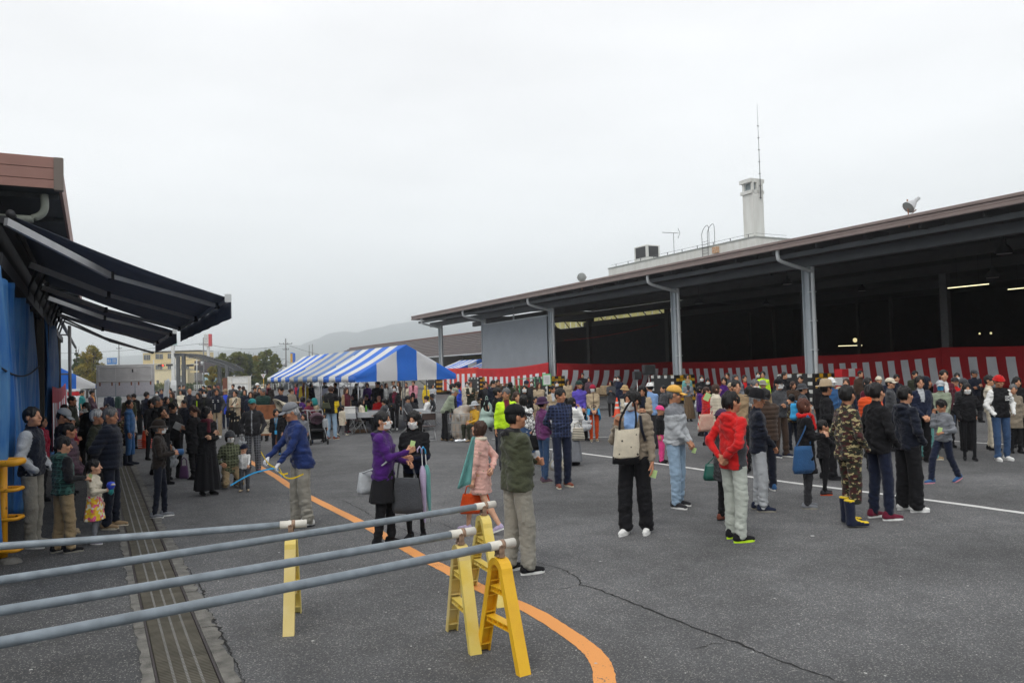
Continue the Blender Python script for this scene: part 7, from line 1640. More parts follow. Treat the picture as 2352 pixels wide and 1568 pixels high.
P(2243, 'man in dark cap and navy sweater in front of the right curtain', d=25, H=1.66, dir=180, top=('jacket', 'dnavy'), hat=('cap', 'dgrey'), arms='crossed', skin=1)
P(2120, 'long haired man with glasses in navy shirt, right crowd', yh=864, H=1.73, dir=182, top=('shirt', 'navy', 'lgrey', None, 'v'), hair='bob', glasses=True, arms='front')
P(2107, 'dark haired man partly hidden behind the long haired man with glasses', d=24, H=1.7, dir=190, top=('jacket', 'dolive'))
P(2051, 'man in white flat cap and slate jacket looking right', yh=869, H=1.65, dir=125, top=('jacket', 'dgrey'), hat=('cap', 'cream'), arms='front')
P(2064, 'dark haired person right behind the white flat cap', d=23, H=1.63, dir=160, top=('jacket', 'dnavy'))
P(2006, 'person in shiny orange down jacket behind the tall youth in black', d=14.6, H=1.62, dir=170, top=('puffer', 'orange'), arms='front', hair='bob', female=True, fat=1.25)
P(2000, 'woman with glasses and dark hair in burgundy coat behind the camouflage youth', yh=868, H=1.70, dir=150, top=('coat', 'burg'), hair='bob', glasses=True, female=True)
P(2024, 'person in pale yellow knit cap between the youths, farther back', d=22.5, H=1.6, dir=190, top=('jacket', 'navy'), hat=('beanie', 'cream'))
P(1981, 'dark haired person near the checked red box by the curtain', d=27, H=1.72, dir=180, top=('jacket', 'brown'))
P(1949, 'brown haired woman behind the camouflage youth head', d=20, H=1.62, dir=185, top=('jacket', 'navy'), hair='bob', hc='brhair', female=True)
P(1932, 'child in round beige hat behind the man in black coat', d=20.5, H=1.4, dir=200, top=('coat', 'beige'), hat=('beanie', 'beige'))
P(1915, 'person in white and blue cap with mask and blue jacket', d=19.5, H=1.66, dir=165, top=('jacket', 'blue'), hat=('cap', 'white'), mask='white')
P(1889, 'dark haired man left of the white and blue cap', d=20.5, H=1.64, dir=60, top=('jacket', 'black'))
P(1849, 'person in slate bucket hat and grey jacket above the reddish bob', yh=882.6, H=1.56, dir=98, top=('jacket', 'dgrey'), hat=('bucket', 'dgrey'), hair='short')
p = P(1824, 'boy in dark camouflage jacket with sky blue backpack', yf=1033, H=1.32, dir=345, top=('jacket', 'dolive', None, 'camo'), bot=('jeans', 'dnavy')); backpack(p, 'sky blue backpack on the boy in dark camouflage', 'sky', .95)
P(1843, 'black haired person right of the slate bucket hat, farther back', d=25, H=1.63, dir=200, top=('jacket', 'black'))
P(1826, 'person with reddish brown hair before the near checked guard', d=22.5, H=1.52, dir=190, top=('jacket', 'brown'), hair='bob', hc='brhair', female=True)
P(1806, 'tall dark haired person beside the near checked guard', d=27, H=1.74, dir=160, top=('jacket', 'black'))
P(1795, 'man seen from the side with hand at his chin by the guard', d=24, H=1.66, dir=240, top=('jacket', 'char'), arms=('down', 'face'), glasses=True)
P(1757, 'person in khaki sun hat between the masked men', d=22, H=1.58, dir=180, top=('jacket', 'tan'), hat=('sun', 'stone'))
P(1756, 'man in lime green jacket before the dark curtain', d=29, H=1.76, dir=182, top=('jacket', 'lime'))
P(1745, 'masked man in black left of the lime green jacket', d=30, H=1.74, dir=185, top=('jacket', 'black'), mask='white')
P(1714, 'short haired man in navy and red jacket before the dark curtain', d=27, H=1.67, dir=182, top=('jacket', 'navy', 'red', None, 'v'))
P(1694, 'person in grey hood behind the man with glasses', d=26.5, H=1.70, dir=185, top=('jacket', 'grey'), hat=('hood', 'dgrey'), hair=None)
P(1684, 'person in beige knit hat left of the man with glasses', d=20.5, H=1.58, dir=180, top=('jacket', 'tan'), hat=('beanie', 'beige'))
P(1667, 'long haired man in purple jacket smiling before the curtain', d=24, H=1.68, dir=175, top=('jacket', 'purple'), hair='bob')
P(1674, 'dark haired person behind the long haired man in purple', d=31, H=1.72, dir=200, top=('jacket', 'dgrey'))
p = P(1650, 'woman in long cream down coat with pink mask and reddish bob', yf=1049, H=1.63, dir=98, top=('puffer', 'cream', None, None, None, .38), bot=('pants', 'char'), hair='bob', hc='brhair', mask='pink', arms=('front', 'chest'), female=True, fat=1.1)
handbag(p['U']((.05, .02, 1.02))+Vector((-.30, -.12, 0)), 'striped bag with red base on the arm of the cream down coat woman', .46, .38, .14, cloth('cream', 'red', 'stripe'), rz=.25, strap=[p['U']((.1, .05, 1.2))+Vector((-.15, 0, 0))], name='striped_tote', extra=cloth('crimson'))
slip(AT(1621, 918, 16.5), 'large green slip held out before the red padded jacket', s=.17, tilt=.5)
p = P(1627, 'woman in red padded jacket left of the cream down coat', yh=889, H=1.50, dir=85, top=('puffer', 'red', None, None, None, .72), bot=('jeans', 'navy'), hair='short', female=True, hc='brhair')
P(1611, 'child sized person in purple padded jacket before the curtain', yh=887, H=1.45, dir=95, top=('puffer', 'purple'), bot=('pants', 'black'), female=True, hair='bob')
P(1629, 'woman with mask and long hair in black before the curtain', d=27, H=1.6, dir=182, top=('jacket', 'black'), mask='white', hair='long', female=True)
P(1615, 'masked man in black left of the masked long haired woman', d=29, H=1.68, dir=182, top=('jacket', 'black'), mask='white')
p = P(1583, 'woman in khaki hat, mask, grey cardigan and long brown pleated skirt', yf=967, H=1.53, dir=182, top=('cardigan', 'grey', 'char', None, 'v', .80), bot=('long_skirt', 'brown', 'stripe', 'tan'), hat=('bucket', 'tan'), mask='white', arms=('hold', 'chest'), female=True)
plastic_bag(p['GL']+Vector((.25, 0, -.1)), 'white printed carrier bag beside the long pleated skirt', 1.0); handbag(p['GL']+Vector((.45, 0, -.25)), 'taupe handbag beside the white printed carrier bag', .3, .28, .1, cloth('taupe'))
P(1581, 'person in grey green jacket behind the khaki hat', d=33, H=1.7, dir=170, top=('jacket', 'pteal'), hair='bob', female=True)
p = P(1439, 'elderly woman in brown felt hat and cream jacket', yh=886, H=1.54, dir=150, top=('jacket', 'cream', 'dnavy', None, 'yoke'), bot=('pants', 'char'), hat=('bucket', 'ltan'), arms='front', female=True, hc='whair', hair='short')
P(1480, 'woman with very long dark hair looking down in a beige sleeved top', d=17.5, H=1.66, dir=192, top=('jacket', 'beige', 'dnavy', None, 'open'), hair='long', female=True, hp=26, glasses=True, arms='hold')
P(1497, 'man in white cap and light blue shirt seen from behind', yh=879, H=1.66, dir=15, top=('shirt', 'lblue'), bot=('pants', 'char'), hat=('beanie', 'white'), arms='front')
P(1520, 'child in pink dotted hood behind the man in grey fleece', yf=1062, H=1.22, dir=120, top=('jacket', 'black'), hat=('beanie', 'hotpink'), bot=('pants', 'hotpink'), hair=None)
P(1527, 'person in grey top half hidden by the yellow cap', d=23, H=1.5, dir=260, top=('jacket', 'dgrey'), arms='hold')
P(1340, 'man in black standing inside the hall before the curtain', d=43, H=1.78, dir=185, top=('jacket', 'black')); P(1355, 'person in dark coat inside the hall right of the man in black', d=38, H=1.62, dir=180, top=('jacket', 'dmauve'), hair='bob', female=True)
P(1334, 'child in red behind the violet jacket', d=34, H=1.2, dir=180, top=('jacket', 'red')); P(1306, 'woman in beige with long hair beyond the navy plaid man', d=33, H=1.62, dir=170, top=('jacket', 'beige'), hair='long', female=True, glasses=True)
P(1424, 'woman in dark blue robe with mask by the speakers', d=34, H=1.68, dir=215, top=('coat', 'navy'), mask='white', hair='pony', female=True, bot=('jeans', 'lblue')); P(1405, 'person in grey coat taking a picture near the boxes', d=33, H=1.5, dir=190, top=('coat', 'dgrey'), arms='phone', hair='bob', female=True); P(1415, 'person with mask behind the grey coat near the boxes', d=38, H=1.6, dir=180, top=('jacket', 'char'), mask='white')
# ============================================================ crowd by the pallets
P(1117, 'man in black leather jacket by the pallets', d=28, H=1.69, dir=170, top=('jacket', 'black', 'char', None, 'open'), hair='messy', arms=('down', 'bent')); P(1136, 'man with glasses in navy hooded top laughing by the pallets', d=27, H=1.74, dir=150, top=('hoodie', 'dnavy'), glasses=True, hair='short', skin=2)
P(1146, 'brown haired person peeping behind the navy hooded top', d=33, H=1.68, dir=180, top=('jacket', 'brown')); P(1175, 'dark haired person facing away beside the pallets', d=30, H=1.62, dir=20, top=('jacket', 'dolive'), hair='bob', female=True)
P(1083, 'red haired woman in dark olive coat with folded arms', d=33, H=1.62, dir=182, top=('coat', 'dolive', 'cream', None, 'v'), arms='crossed', hair='short', hc='rbhair', female=True, bot=('pants', 'black')); P(1074, 'woman with mask in pale patterned coat left of the olive coat', d=35, H=1.6, dir=185, top=('coat', 'cream', 'burg', 'dots'), mask='white', female=True, hair='bob')
P(1054, 'man in royal blue jacket with folded arms facing left', yf=1001, H=1.74, dir=250, top=('jacket', 'royal', 'red', None, 'v'), bot=('jeans', 'dnavy'), arms='crossed', hair='messy', skin=1); P(1042, 'young man in navy fleece before the royal blue jacket', d=24.5, H=1.70, dir=75, top=('jacket', 'dnavy'), bot=('pants', 'black'), hp=12)
p = P(1024, 'old man in pale green jacket and cap bending over the wire basket', yf=1012, H=1.66, dir=78, lean=30, top=('jacket', 'sage'), bot=('wide', 'black'), hat=('cap', 'sage'), arms=('front', (.1, .40, .88)), hc='whair', shoe='tan', skin=1, hp=10)
p = P(1092, 'seated woman in orange brown jacket, grey hat and mask', yf=1012, H=1.58, dir=222, legs='sit', top=('jacket', 'mustard'), bot=('pants', 'dolive'), hat=('sun', 'lgrey'), mask='white', arms=((-.05, .30, 1.05), (.05, .30, 1.05)), female=True, shoe='tan')
P(980, 'child in yellow hooded coat near the far guard', d=40, H=1.42, dir=20, top=('coat', 'yellow'), hat=('hood', 'yellow'), hair=None); P(995, 'child in grey hooded sweater with folded arms near the far guard', d=40, H=1.45, dir=170, top=('hoodie', 'lgrey'), arms='crossed', hair='bob', bot=('pants', 'lgrey'))
P(934, 'woman in cream coat with burgundy scarf under the tent edge', d=38, H=1.62, dir=180, top=('jacket', 'cream'), scarf='burg', female=True, hc='brhair'); P(951, 'woman in pink quilted jacket with hands clasped', d=38, H=1.68, dir=180, top=('puffer', 'pink', 'burg', None, 'v'), arms='front', female=True, hair='pony')
P(888, 'woman in white jacket with brown hair turned right, beyond the tables', d=37, H=1.62, dir=120, top=('jacket', 'white'), hair='long', hc='brhair', female=True); P(905, 'young man in white jacket with dark bag strap beyond the tables', d=37, H=1.74, dir=160, top=('jacket', 'white', 'char', None, 'zip')); P(878, 'person in beige scarf left of the white jackets', d=38, H=1.55, dir=180, top=('jacket', 'lgrey'), scarf='beige')
P(917, 'woman with long brown hair right of the man in white', d=39, H=1.66, dir=170, top=('jacket', 'brown'), hair='long', hc='brhair', female=True)
p = P(908, 'woman with mask standing in black with red lanyard and white shoes', yf=987, H=1.62, dir=185, top=('jacket', 'black', 'maroon', None, 'open'), mask='white', shoe='white', sole='white', hair='bob', female=True, arms='down'); handbag(p['U']((.08, .16, 1.04)), 'black crossbody bag with round clasp on the masked woman in black', .34, .2, .1, cloth('char'), strap=[p['U']((.12, .12, 1.3)), p['U']((-.05, .12, 1.42))], flap=True, name='crossbody_bag')
# ============================================================ under the tents
P(938, 'seated man in dark patterned down jacket looking down by the table', d=27.5, H=1.72, dir=95, legs='sit', top=('puffer', 'dgrey'), arms='table', hp=15); P(948, 'seated person with black hair behind the patterned down jacket', d=29.5, H=1.66, dir=150, legs='sit', top=('jacket', 'char'), arms='table', hair='bob', female=True)
P(981, 'seated woman in white hooded sweater at the small table', d=28.5, H=1.66, dir=265, legs='sit', top=('hoodie', 'white'), arms='table', hair='short', female=True, hp=5); P(994, 'seated grey haired man behind the white hooded sweater', d=30.5, H=1.68, dir=265, legs='sit', top=('jacket', 'dgrey'), hc='ghair', arms='table', skin=1)
P(832, 'seated woman with long hair in cream fleece at the end of the table', d=28, H=1.68, dir=80, legs='sit', top=('jacket', 'cream', None, None, None, .82), bot=('jeans', 'dnavy'), arms='table', hair='long', female=True, shoe='lgrey'); P(872, 'seated man in bright red jacket facing the camera', d=29.5, H=1.70, dir=185, legs='sit', top=('jacket', 'red'), arms='table', skin=1, hair='bald', hc='ghair')
P(884, 'seated man in dark grey jacket turned left at the table', d=27.5, H=1.62, dir=275, legs='sit', top=('puffer', 'dgrey'), arms='table', hair='messy'); P(869, 'large man standing in black behind the table', d=31, H=1.78, dir=185, top=('jacket', 'black'), fat=1.2, arms='front')
P(845, 'woman in purple jacket beyond the tent', d=39, H=1.62, dir=180, top=('jacket', 'purple'), hair='bob', hc='brhair', female=True); P(820, 'masked person in black with pale scarf beyond the tent', d=38, H=1.63, dir=182, top=('jacket', 'black'), mask='white', arms='hold', scarf='grey', hair='bob', female=True)
P(771, 'person in all black standing beyond the cream fleece', d=37, H=1.7, dir=190, top=('jacket', 'black')); P(746, 'man in white jacket with black collar beyond the tent', d=43, H=1.76, dir=182, top=('jacket', 'white', 'black', None, 'yoke'), arms='front'); P(716, 'woman in black coat waving beyond the tent', d=42, H=1.68, dir=120, top=('coat', 'black'), arms=('down', 'face'), hair='bob', female=True)
P(699, 'man in yellow coat and dark red vest beyond the tent', d=43, H=1.78, dir=182, top=('coat', 'yellow', 'maroon', None, 'open'), bot=('pants', 'yellow'), hat=('beanie', 'cream')); P(681, 'woman in denim jacket with red bag beyond the tent', d=45, H=1.66, dir=170, top=('jacket', 'denim', 'crimson', None, 'open'), hair='bob', female=True); P(671, 'brown haired person in grey jacket beyond the tent', d=34, H=1.55, dir=150, top=('jacket', 'dolive'), hc='brhair')
for x, d_, dr_, c, lb in ((800, 31, 150, 'dnavy', 'seated person in dark navy left of the cream fleece'), (812, 33, 190, 'char', 'seated person in charcoal facing the camera under the tent'), (843, 32, 200, 'black', 'seated person in black right of the tent pole'), (780, 30, 250, 'navy', 'seated person in navy with hood behind the burgundy vest'), (857, 33, 170, 'dgrey', 'seated person in grey behind the bottle'), (824, 35, 180, 'black', 'farthest seated person in black under the tent'), (950, 33, 190, 'dnavy', 'seated person in navy behind the small table'), (768, 33, 160, 'brown', 'seated person in brown left of the navy hood')):
    P(x, lb, d=d_, H=1.68, dir=dr_, legs='sit', top=('jacket', c), arms='table', hp=10, female=(x % 2 == 0), hair='bob' if x % 2 == 0 else 'short')
P(697, 'seated woman in dark purple hooded top facing away', d=31, H=1.7, dir=60, legs='sit', top=('hoodie', 'purple'), arms='table', hair='bob', female=True); P(711, 'seated woman in maroon sweater looking at her hands', d=28.5, H=1.66, dir=130, legs='sit', top=('jacket', 'maroon'), arms='table', hair='short', female=True, hp=22); P(733, 'seated person in beige with teal hood leaning left', d=29, H=1.7, dir=250, legs='sit', top=('hoodie', 'beige', 'teal', None, 'hood'), hat=('hood', 'teal'), hair=None, lean=15, arms='table')
p = P(762, 'man seen from behind in black and yellow down jacket and jeans', yf=1009, H=1.72, dir=22, top=('puffer', 'black', 'yellow', None, 'side'), bot=('jeans', 'ljean'), hat=None, hc='brhair', arms=('down', 'hold'), shoe='rust', sole='cream'); 
handbag(p['U']((-.05, -.20, 1.18)), 'olive green sling bag across the back of the black and yellow jacket', .34, .2, .12, cloth('olive'), rz=-.3, strap=[p['U']((-.2, -.12, 1.38)), p['U']((-.14, -.05, 1.46))], name='sling_bag')
P(745, 'toddler in grey held in front of the man in black and yellow jacket', d=24.6, H=.9, dir=190, top=('jacket', 'lgrey'), hair='short')
P(787, 'little girl in pale flowered coat with pink hood walking away', yf=1001, H=1.04, dir=30, legs='walk', top=('coat', 'cream', 'pink', 'dots', None, .62), bot=('tight', 'char'), hair='bob', female=True, shoe='cream'); P(797, 'woman with brown hair and burgundy vest beside the little girl', yf=993, H=1.62, dir=120, top=('vest', 'burg', 'tan', None, 'sleeves'), bot=('pants', 'dbrown'), hair='long', hc='brhair', female=True, shoe='burg')
P(647, 'man with bushy black hair holding up a lettered cloth', d=24.5, H=1.76, dir=188, top=('jacket', 'dnavy'), arms='hold', hair='messy', hp=18); P(699, 'small child with black hair crouching right of the grey cap', d=22, H=1.02, dir=200, top=('jacket', 'grey'), hair='bob'); P(671, 'woman in beige quilted jacket with tied hair', d=29.5, H=1.62, dir=112, top=('puffer', 'taupe'), hair='tied', hc='brhair', arms='hold', female=True)
# ============================================================ left centre crowd
p = P(606, 'man with glasses in dark green quilted jacket holding a carrier bag', d=25.5, H=1.70, dir=184, top=('puffer', 'dgreen'), bot=('pants', 'char'), glasses=True, hc='ghair', arms='front', skin=1); plastic_bag(p['GL']+Vector((-.03, -.05, -.02)), 'white carrier bag held by the man in green quilted jacket', .95)
P(577, 'smiling woman with brown bob in navy coat', d=28, H=1.56, dir=170, top=('coat', 'navy'), hair='bob', hc='brhair', female=True); P(563, 'woman in navy jacket turned right behind the brown bob', d=31, H=1.6, dir=140, top=('jacket', 'dnavy'), hair='bob', female=True)
p = P(541, 'woman in beige coat with cream collar and folded arms', d=27.5, H=1.63, dir=168, top=('coat', 'beige', 'cream', None, 'open', .5), bot=('long_skirt', 'black'), arms='crossed', hair='pony', female=True); handbag(p['U']((.15, .15, .98)), 'black shoulder bag with flap on the beige coat', .34, .24, .1, cloth('black'), strap=[p['U']((.08, .14, 1.2)), p['U']((-.08, .10, 1.42))], flap=True, name='shoulder_bag')
P(519, 'woman with knit headband in dark coat and bright blue scarf', d=32, H=1.62, dir=168, top=('coat', 'dgrey', 'royal', None, 'open'), hat=('beanie', 'tan'), female=True, bot=('pants', 'navy'), shoe='brown'); P(509, 'child in sky blue hooded jacket', d=32, H=1.25, dir=150, top=('jacket', 'sky'), hat=('hood', 'sky'), hair=None, bot=('jeans', 'navy'))
p = P(499, 'man in navy and grey sports jacket with white prints and beige trousers', yf=1005, H=1.72, dir=172, top=('jacket', 'dnavy', 'dgrey', None, 'sleeves'), bot=('pants', 'beige'), arms='pocket', shoe='white', sole='white', skin=1)
b = MB(); c0 = p['U']((0, .135, 1.30)); 
for dx, dz, w in ((-.09, .0, .05), (.08, .0, .045), (-.09, -.06, .05), (.09, -.05, .05)): b.box(dx-w/2, dx+w/2, -.018, -.012, dz-.010, dz+.010)
b.box(-.03, -.018, -.02, -.012, -.32, -.12); q = b.build('printed_marks', cloth('white'), loc=c0); q.parent = p['o']; q.matrix_parent_inverse = p['M'].inverted()
p = P(471, 'man with mask in black jacket with yellow green marks', d=25.5, H=1.70, dir=168, top=('jacket', 'black', 'olive', None, 'zip'), mask='white', arms='down', hair='messy'); b = MB(); c0 = p['SR']+Vector((-.045, -.07, -.12)); b.box(-.016, .016, -.008, 0, -.12, .12, bev=.003); q = b.build('sleeve_mark', cloth('lime'), loc=c0); q.parent = p['o']; q.matrix_parent_inverse = p['M'].inverted()
P(437, 'bald man in dark jacket standing in the left centre crowd', yf=990, H=1.69, dir=170, top=('jacket', 'char', 'dnavy', None, 'open'), hair='bald', hc='ghair', skin=1); P(456, 'woman with fringe left of the mask and black jacket', d=29, H=1.56, dir=160, top=('jacket', 'black'), hair='bob', female=True); P(462, 'man in navy cap behind the masked black jacket', d=33, H=1.66, dir=170, top=('jacket', 'black'), hat=('cap', 'navy'))
P(396, 'woman with long brown hair in black, hands together', d=30, H=1.6, dir=175, top=('jacket', 'black', 'olive', None, 'v'), hair='long', hc='brhair', arms='hold', female=True); P(417, 'woman in cream jacket left of the bald man', d=35, H=1.6, dir=170, top=('jacket', 'cream'), hair='bob', female=True, bot=('pants', 'brown'), arms='front'); p = P(391, 'person in pale hooded jacket raising a flat plastic sheet', d=34, H=1.7, dir=170, top=('hoodie', 'lgrey'), arms=('down', 'face'))
b = MB(); b.grid(lambda u, v: AT(375+u*10+v*4, 915-v*46*(1-.25*abs(u-.5)), 33.5)+Vector((0, .1*math.sin(u*3), 0)), 4, 8); q = b.build('plastic_sheet', M_BAGW); sm = q.modifiers.new('t', 'SOLIDIFY'); sm.thickness = .02; tag(q, 'tall pale plastic sheet held up in the left crowd', 'plastic sheet')
P(362, 'masked woman with dark hair in red and black', d=32, H=1.62, dir=175, top=('jacket', 'black', 'crimson', None, 'v'), mask='white', hair='bob', female=True); P(372, 'person right behind the masked woman in red and black', d=36, H=1.66, dir=185, top=('jacket', 'navy')); P(352, 'small child in white striped shirt with red cuffs', d=27, H=1.32, dir=200, top=('shirt', 'white', 'grey', 'hstripe'))
P(422, 'man in dark suit turned right near the white kei van', d=46, H=1.72, dir=110, top=('jacket', 'dnavy')); P(413, 'man in dark jacket turned away near the white kei van', d=48, H=1.7, dir=60, top=('jacket', 'dolive')); P(482, 'tall dark clothed man with bowed head near the loudspeaker', d=38, H=1.74, dir=240, top=('jacket', 'dnavy'), hp=15); P(468, 'dark haired man left of the bowed head', d=42, H=1.68, dir=180, top=('jacket', 'black'))
P(502, 'man in brown cap near the loudspeaker', d=40, H=1.66, dir=150, top=('jacket', 'char'), hat=('cap', 'rust')); P(494, 'dark haired person behind the brown cap', d=44, H=1.7, dir=170, top=('jacket', 'black')); P(536, 'short haired man in front of the white panel board', d=42, H=1.72, dir=170, top=('jacket', 'dgrey')); P(551, 'dark jacket person facing away before the white panel board', d=42, H=1.62, dir=10, top=('jacket', 'dgrey')); P(560, 'brown haired person facing away right of the panel board centre', d=40, H=1.62, dir=20, top=('jacket', 'dgreen'), hair='bob', hc='brhair', female=True)
P(587, 'man with dark hair turned right behind the green quilted jacket', d=35, H=1.66, dir=120, top=('jacket', 'brown')); P(597, 'person with short black hair left of the glasses man', d=33, H=1.64, dir=165, top=('jacket', 'black'), hair='bob'); P(618, 'tall man in dark brown coat and burgundy scarf', d=36, H=1.80, dir=175, top=('coat', 'dbrown'), scarf='burg'); P(592, 'person in white helmet and pale jacket', d=44, H=1.72, dir=100, top=('jacket', 'white'), hat=('helmet', 'white')); P(604, 'person in cream knitted hat', d=38, H=1.6, dir=180, top=('jacket', 'beige'), hat=('beanie', 'cream'))
P(235, 'woman with blonde brown hair in grey shawl seated low', d=27, H=1.62, dir=175, legs='sit', top=('cardigan', 'lgrey', 'ltan', None, 'v'), hair='long', hc='rbhair', female=True); P(189, 'person in teal blue jacket turned right under the left tent', d=34, H=1.72, dir=80, top=('jacket', 'teal'), bot=('pants', 'navy')); P(212, 'woman in dark jacket with orange shirt under the left tent', d=33, H=1.72, dir=95, top=('jacket', 'dmauve', 'orangej', None, 'v'), bot=('jeans', 'denim'), arms='front', female=True)
P(251, 'person in navy half hidden behind the notice board, left', d=34, H=1.64, dir=180, top=('jacket', 'navy'), bot=('jeans', 'dnavy')); P(272, 'person in dark green half hidden behind the notice board, middle', d=35, H=1.64, dir=90, top=('jacket', 'dgreen'), bot=('pants', 'plum')); P(297, 'grey haired person below the right end of the notice board', d=27, H=1.60, dir=160, top=('jacket', 'olive'), hc='ghair', skin=1); P(338, 'person in navy at the right edge of the notice board', d=28, H=1.66, dir=20, top=('jacket', 'navy'), bot=('pants', 'navy'))
P(286, 'person seated low in camouflage colours by the notice board', d=24, H=1.5, dir=120, legs='sit', top=('jacket', 'dolive', None, 'camo'), hair='short'); P(247, 'person low in front of the grey shawl woman', d=25, H=1.35, dir=185, top=('jacket', 'dgrey')); P(262, 'person in white headscarf seated in the left crowd', d=25, H=1.58, dir=80, legs='sit', top=('jacket', 'brown'), hat=('hood', 'white'), hair=None); P(190, 'child low behind the masked woman in the left crowd', d=23, H=1.25, dir=170, top=('jacket', 'grey'), hat=('beanie', 'white'))
P(348, 'dark dressed woman left of the black fur hood', d=20.5, H=1.58, dir=110, top=('jacket', 'black'), hair='bob', female=True); P(383, 'dark haired person behind the woman with long brown hair', d=24, H=1.55, dir=90, top=('coat', 'black'), hair='bob', female=True); P(425, 'dark clothed man before the bald man', d=22, H=1.5, dir=200, top=('jacket', 'dnavy'), hair='short')
# ============================================================ furniture and small things
M_SEATB = pmat('seat_brown', (.06, .035, .03), .5)
def folding_chair(g, rz, label, sz=1.0):
    o = empty('folding_chair', g, rz, label, 'chair', 'metal folding chairs round the tents'); w = .22
    b = MB(); b.tube(smooth_path([(-w, -.26, 0), (-w, -.1, .42), (-w, .12, .80), (-w*.75, .14, .84), (w*.75, .14, .84), (w, .12, .80), (w, -.1, .42), (w, -.26, 0), ], 4), .012, 7); b.tube([(-w, -.26, .01), (w, -.26, .01)], .012, 6); b.build('back_frame', M_ALU, o)
    b = MB(); b.tube([(-w*.85, .24, 0), (-w*.85, -.16, .42)], .011, 6); b.tube([(w*.85, .24, 0), (w*.85, -.16, .42)], .011, 6); b.tube([(-w*.85, .24, .01), (w*.85, .24, .01)], .011, 6); b.build('leg_frame', M_ALU, o)
    b = MB(); b.box(-w*.9, w*.9, -.24, .14, .41, .44, bev=.01); b.build('seat', M_SEATB, o); b = MB(); b.box(-w*.92, w*.92, .095, .125, .62, .82, bev=.008); b.build('backrest', M_SEATB, o); return o
def at_d(x, d): return G(x, HOR(x)+CAMZ*FPX/d)
folding_chair(G(985, 1010), math.radians(195), 'empty folding chair beside the bending old man'); folding_chair(at_d(1088, 23.9), math.radians(140), 'folding chair under the woman in orange brown jacket')
for x, d, a, lb in ((826, 27.8, 100, 'folding chair under the woman in cream fleece'), (812, 28.6, 70, 'folding chair left of the cream fleece'), (884, 27.4, 280, 'folding chair under the man in grey jacket'), (940, 27.4, 90, 'folding chair under the patterned down jacket'), (985, 28.4, 280, 'folding chair under the woman in white hood'), (950, 30, 270, 'folding chair behind the small table'), (713, 28.3, 130, 'folding chair under the maroon sweater'), (700, 30.8, 60, 'folding chair under the dark purple top'), (900, 30, 200, 'folding chair behind the masked woman in black'), (994, 30.6, 280, 'folding chair under the grey haired man'), (735, 28.9, 250, 'folding chair under the teal hood')):
    folding_chair(at_d(x, d), math.radians(a), lb)
M_TBL = pmat('table_top', (.55, .57, .58), .5, trans=.0, var=.05)
def table(x, d, w, l, rz, label):
    o = empty('folding_table', at_d(x, d), rz, label, 'table', 'folding tables under the tents'); b = MB(); b.box(-w/2, w/2, -l/2, l/2, .69, .72, bev=.004); b.build('tabletop', M_TBL, o)
    b = MB(); b.box(-w/2-.01, w/2+.01, -l/2-.01, -l/2, .55, .724); b.box(-w/2-.01, w/2+.01, -l/2, l/2, .721, .726); b.build('plastic_cover', M_BAGW, o)
    for sx in (-1, 1):
        for sy in (-1, 1): b = MB(); b.tube([(sx*(w/2-.06), sy*(l/2-.12), 0), (sx*(w/2-.06), sy*(l/2-.12), .69)], .014, 6); b.build('leg', M_TP, o)
table(858, 28.5, 1.1, 1.8, .2, 'table with a green bottle under the nearest tent'); table(958, 28.6, .7, 1.6, .3, 'small table before the woman in white hood'); table(815, 31.5, .7, 1.8, .4, 'table farther back under the nearest tent'); table(722, 30.5, .7, 1.8, .5, 'table before the seated women in purple and maroon')
o = empty('drink_bottle', at_d(842, 28.2)+Vector((0, 0, .725)), 0, 'green tea bottle with white cap on the table', 'bottle'); b = MB(); b.lathe([(.0, 0), (.035, .0), (.036, .16), (.02, .20), (.014, .22)], 12); b.build('bottle_body', pmat('green_bottle', (.12, .45, .03), .3), o); b = MB(); b.lathe([(.014, .22), (.015, .245), (0, .246)], 10); b.build('cap', M_SW, o)
b = MB(); b.box(-.24, .24, -.16, .16, 0, .2, bev=.02); b.box(-.25, .25, -.17, .17, .2, .24, bev=.01); tag(b.build('foam_box', M_SW, loc=at_d(801, 27.2)+Vector((0, 0, .72)), rz=.2), 'white foam box carried at the table end', 'foam box')
table(801, 27.3, .5, .6, .2, 'small table under the white foam box')
for x, d in ((828, 27.9), (702, 33)): b = MB(); b.box(-.25, .25, -.08, .08, 0, .12, bev=.02); tag(b.build('tent_weight', pmat('weight_brown', (.16, .10, .06), .9, var=.3, scale=10), loc=at_d(x, d), rz=.3), 'brown weight block at the foot of a tent pole, '+('nearest pole' if x > 800 else 'second pole'), 'weight')
# stroller
g = at_d(729, 23.8); o = empty('baby_stroller', g, .4, 'dark brown and black baby stroller behind the staff man', 'stroller')
S = SDF(); S.el((0, .05, .78), (.21, .26, .20), None, .03); S.el((0, -.2, .66), (.25, .22, .2), None, .03, -1); me = sdf_mesh('hood', S, .025, .02, 8); link('hood', me, o, cloth('dmauve'))
b = MB(); b.box(-.19, .19, -.25, .2, .38, .46, bev=.03); b.box(-.19, .19, .14, .2, .40, .85, bev=.03); b.build('seat', cloth('black'), o); b = MB(); b.box(-.2, .2, .0, .32, .14, .42, bev=.03); b.build('basket', cloth('black'), o)
b = MB()
for sg in (-1, 1): b.tube([(sg*.23, .42, 1.0), (sg*.23, .1, .5), (sg*.25, -.38, .1)], .014, 6); b.tube([(sg*.23, .1, .5), (sg*.25, .36, .1)], .014, 6)
b.tube([(-.23, .42, 1.0), (.23, .42, 1.0)], .016, 6); b.build('frame', M_TP, o)
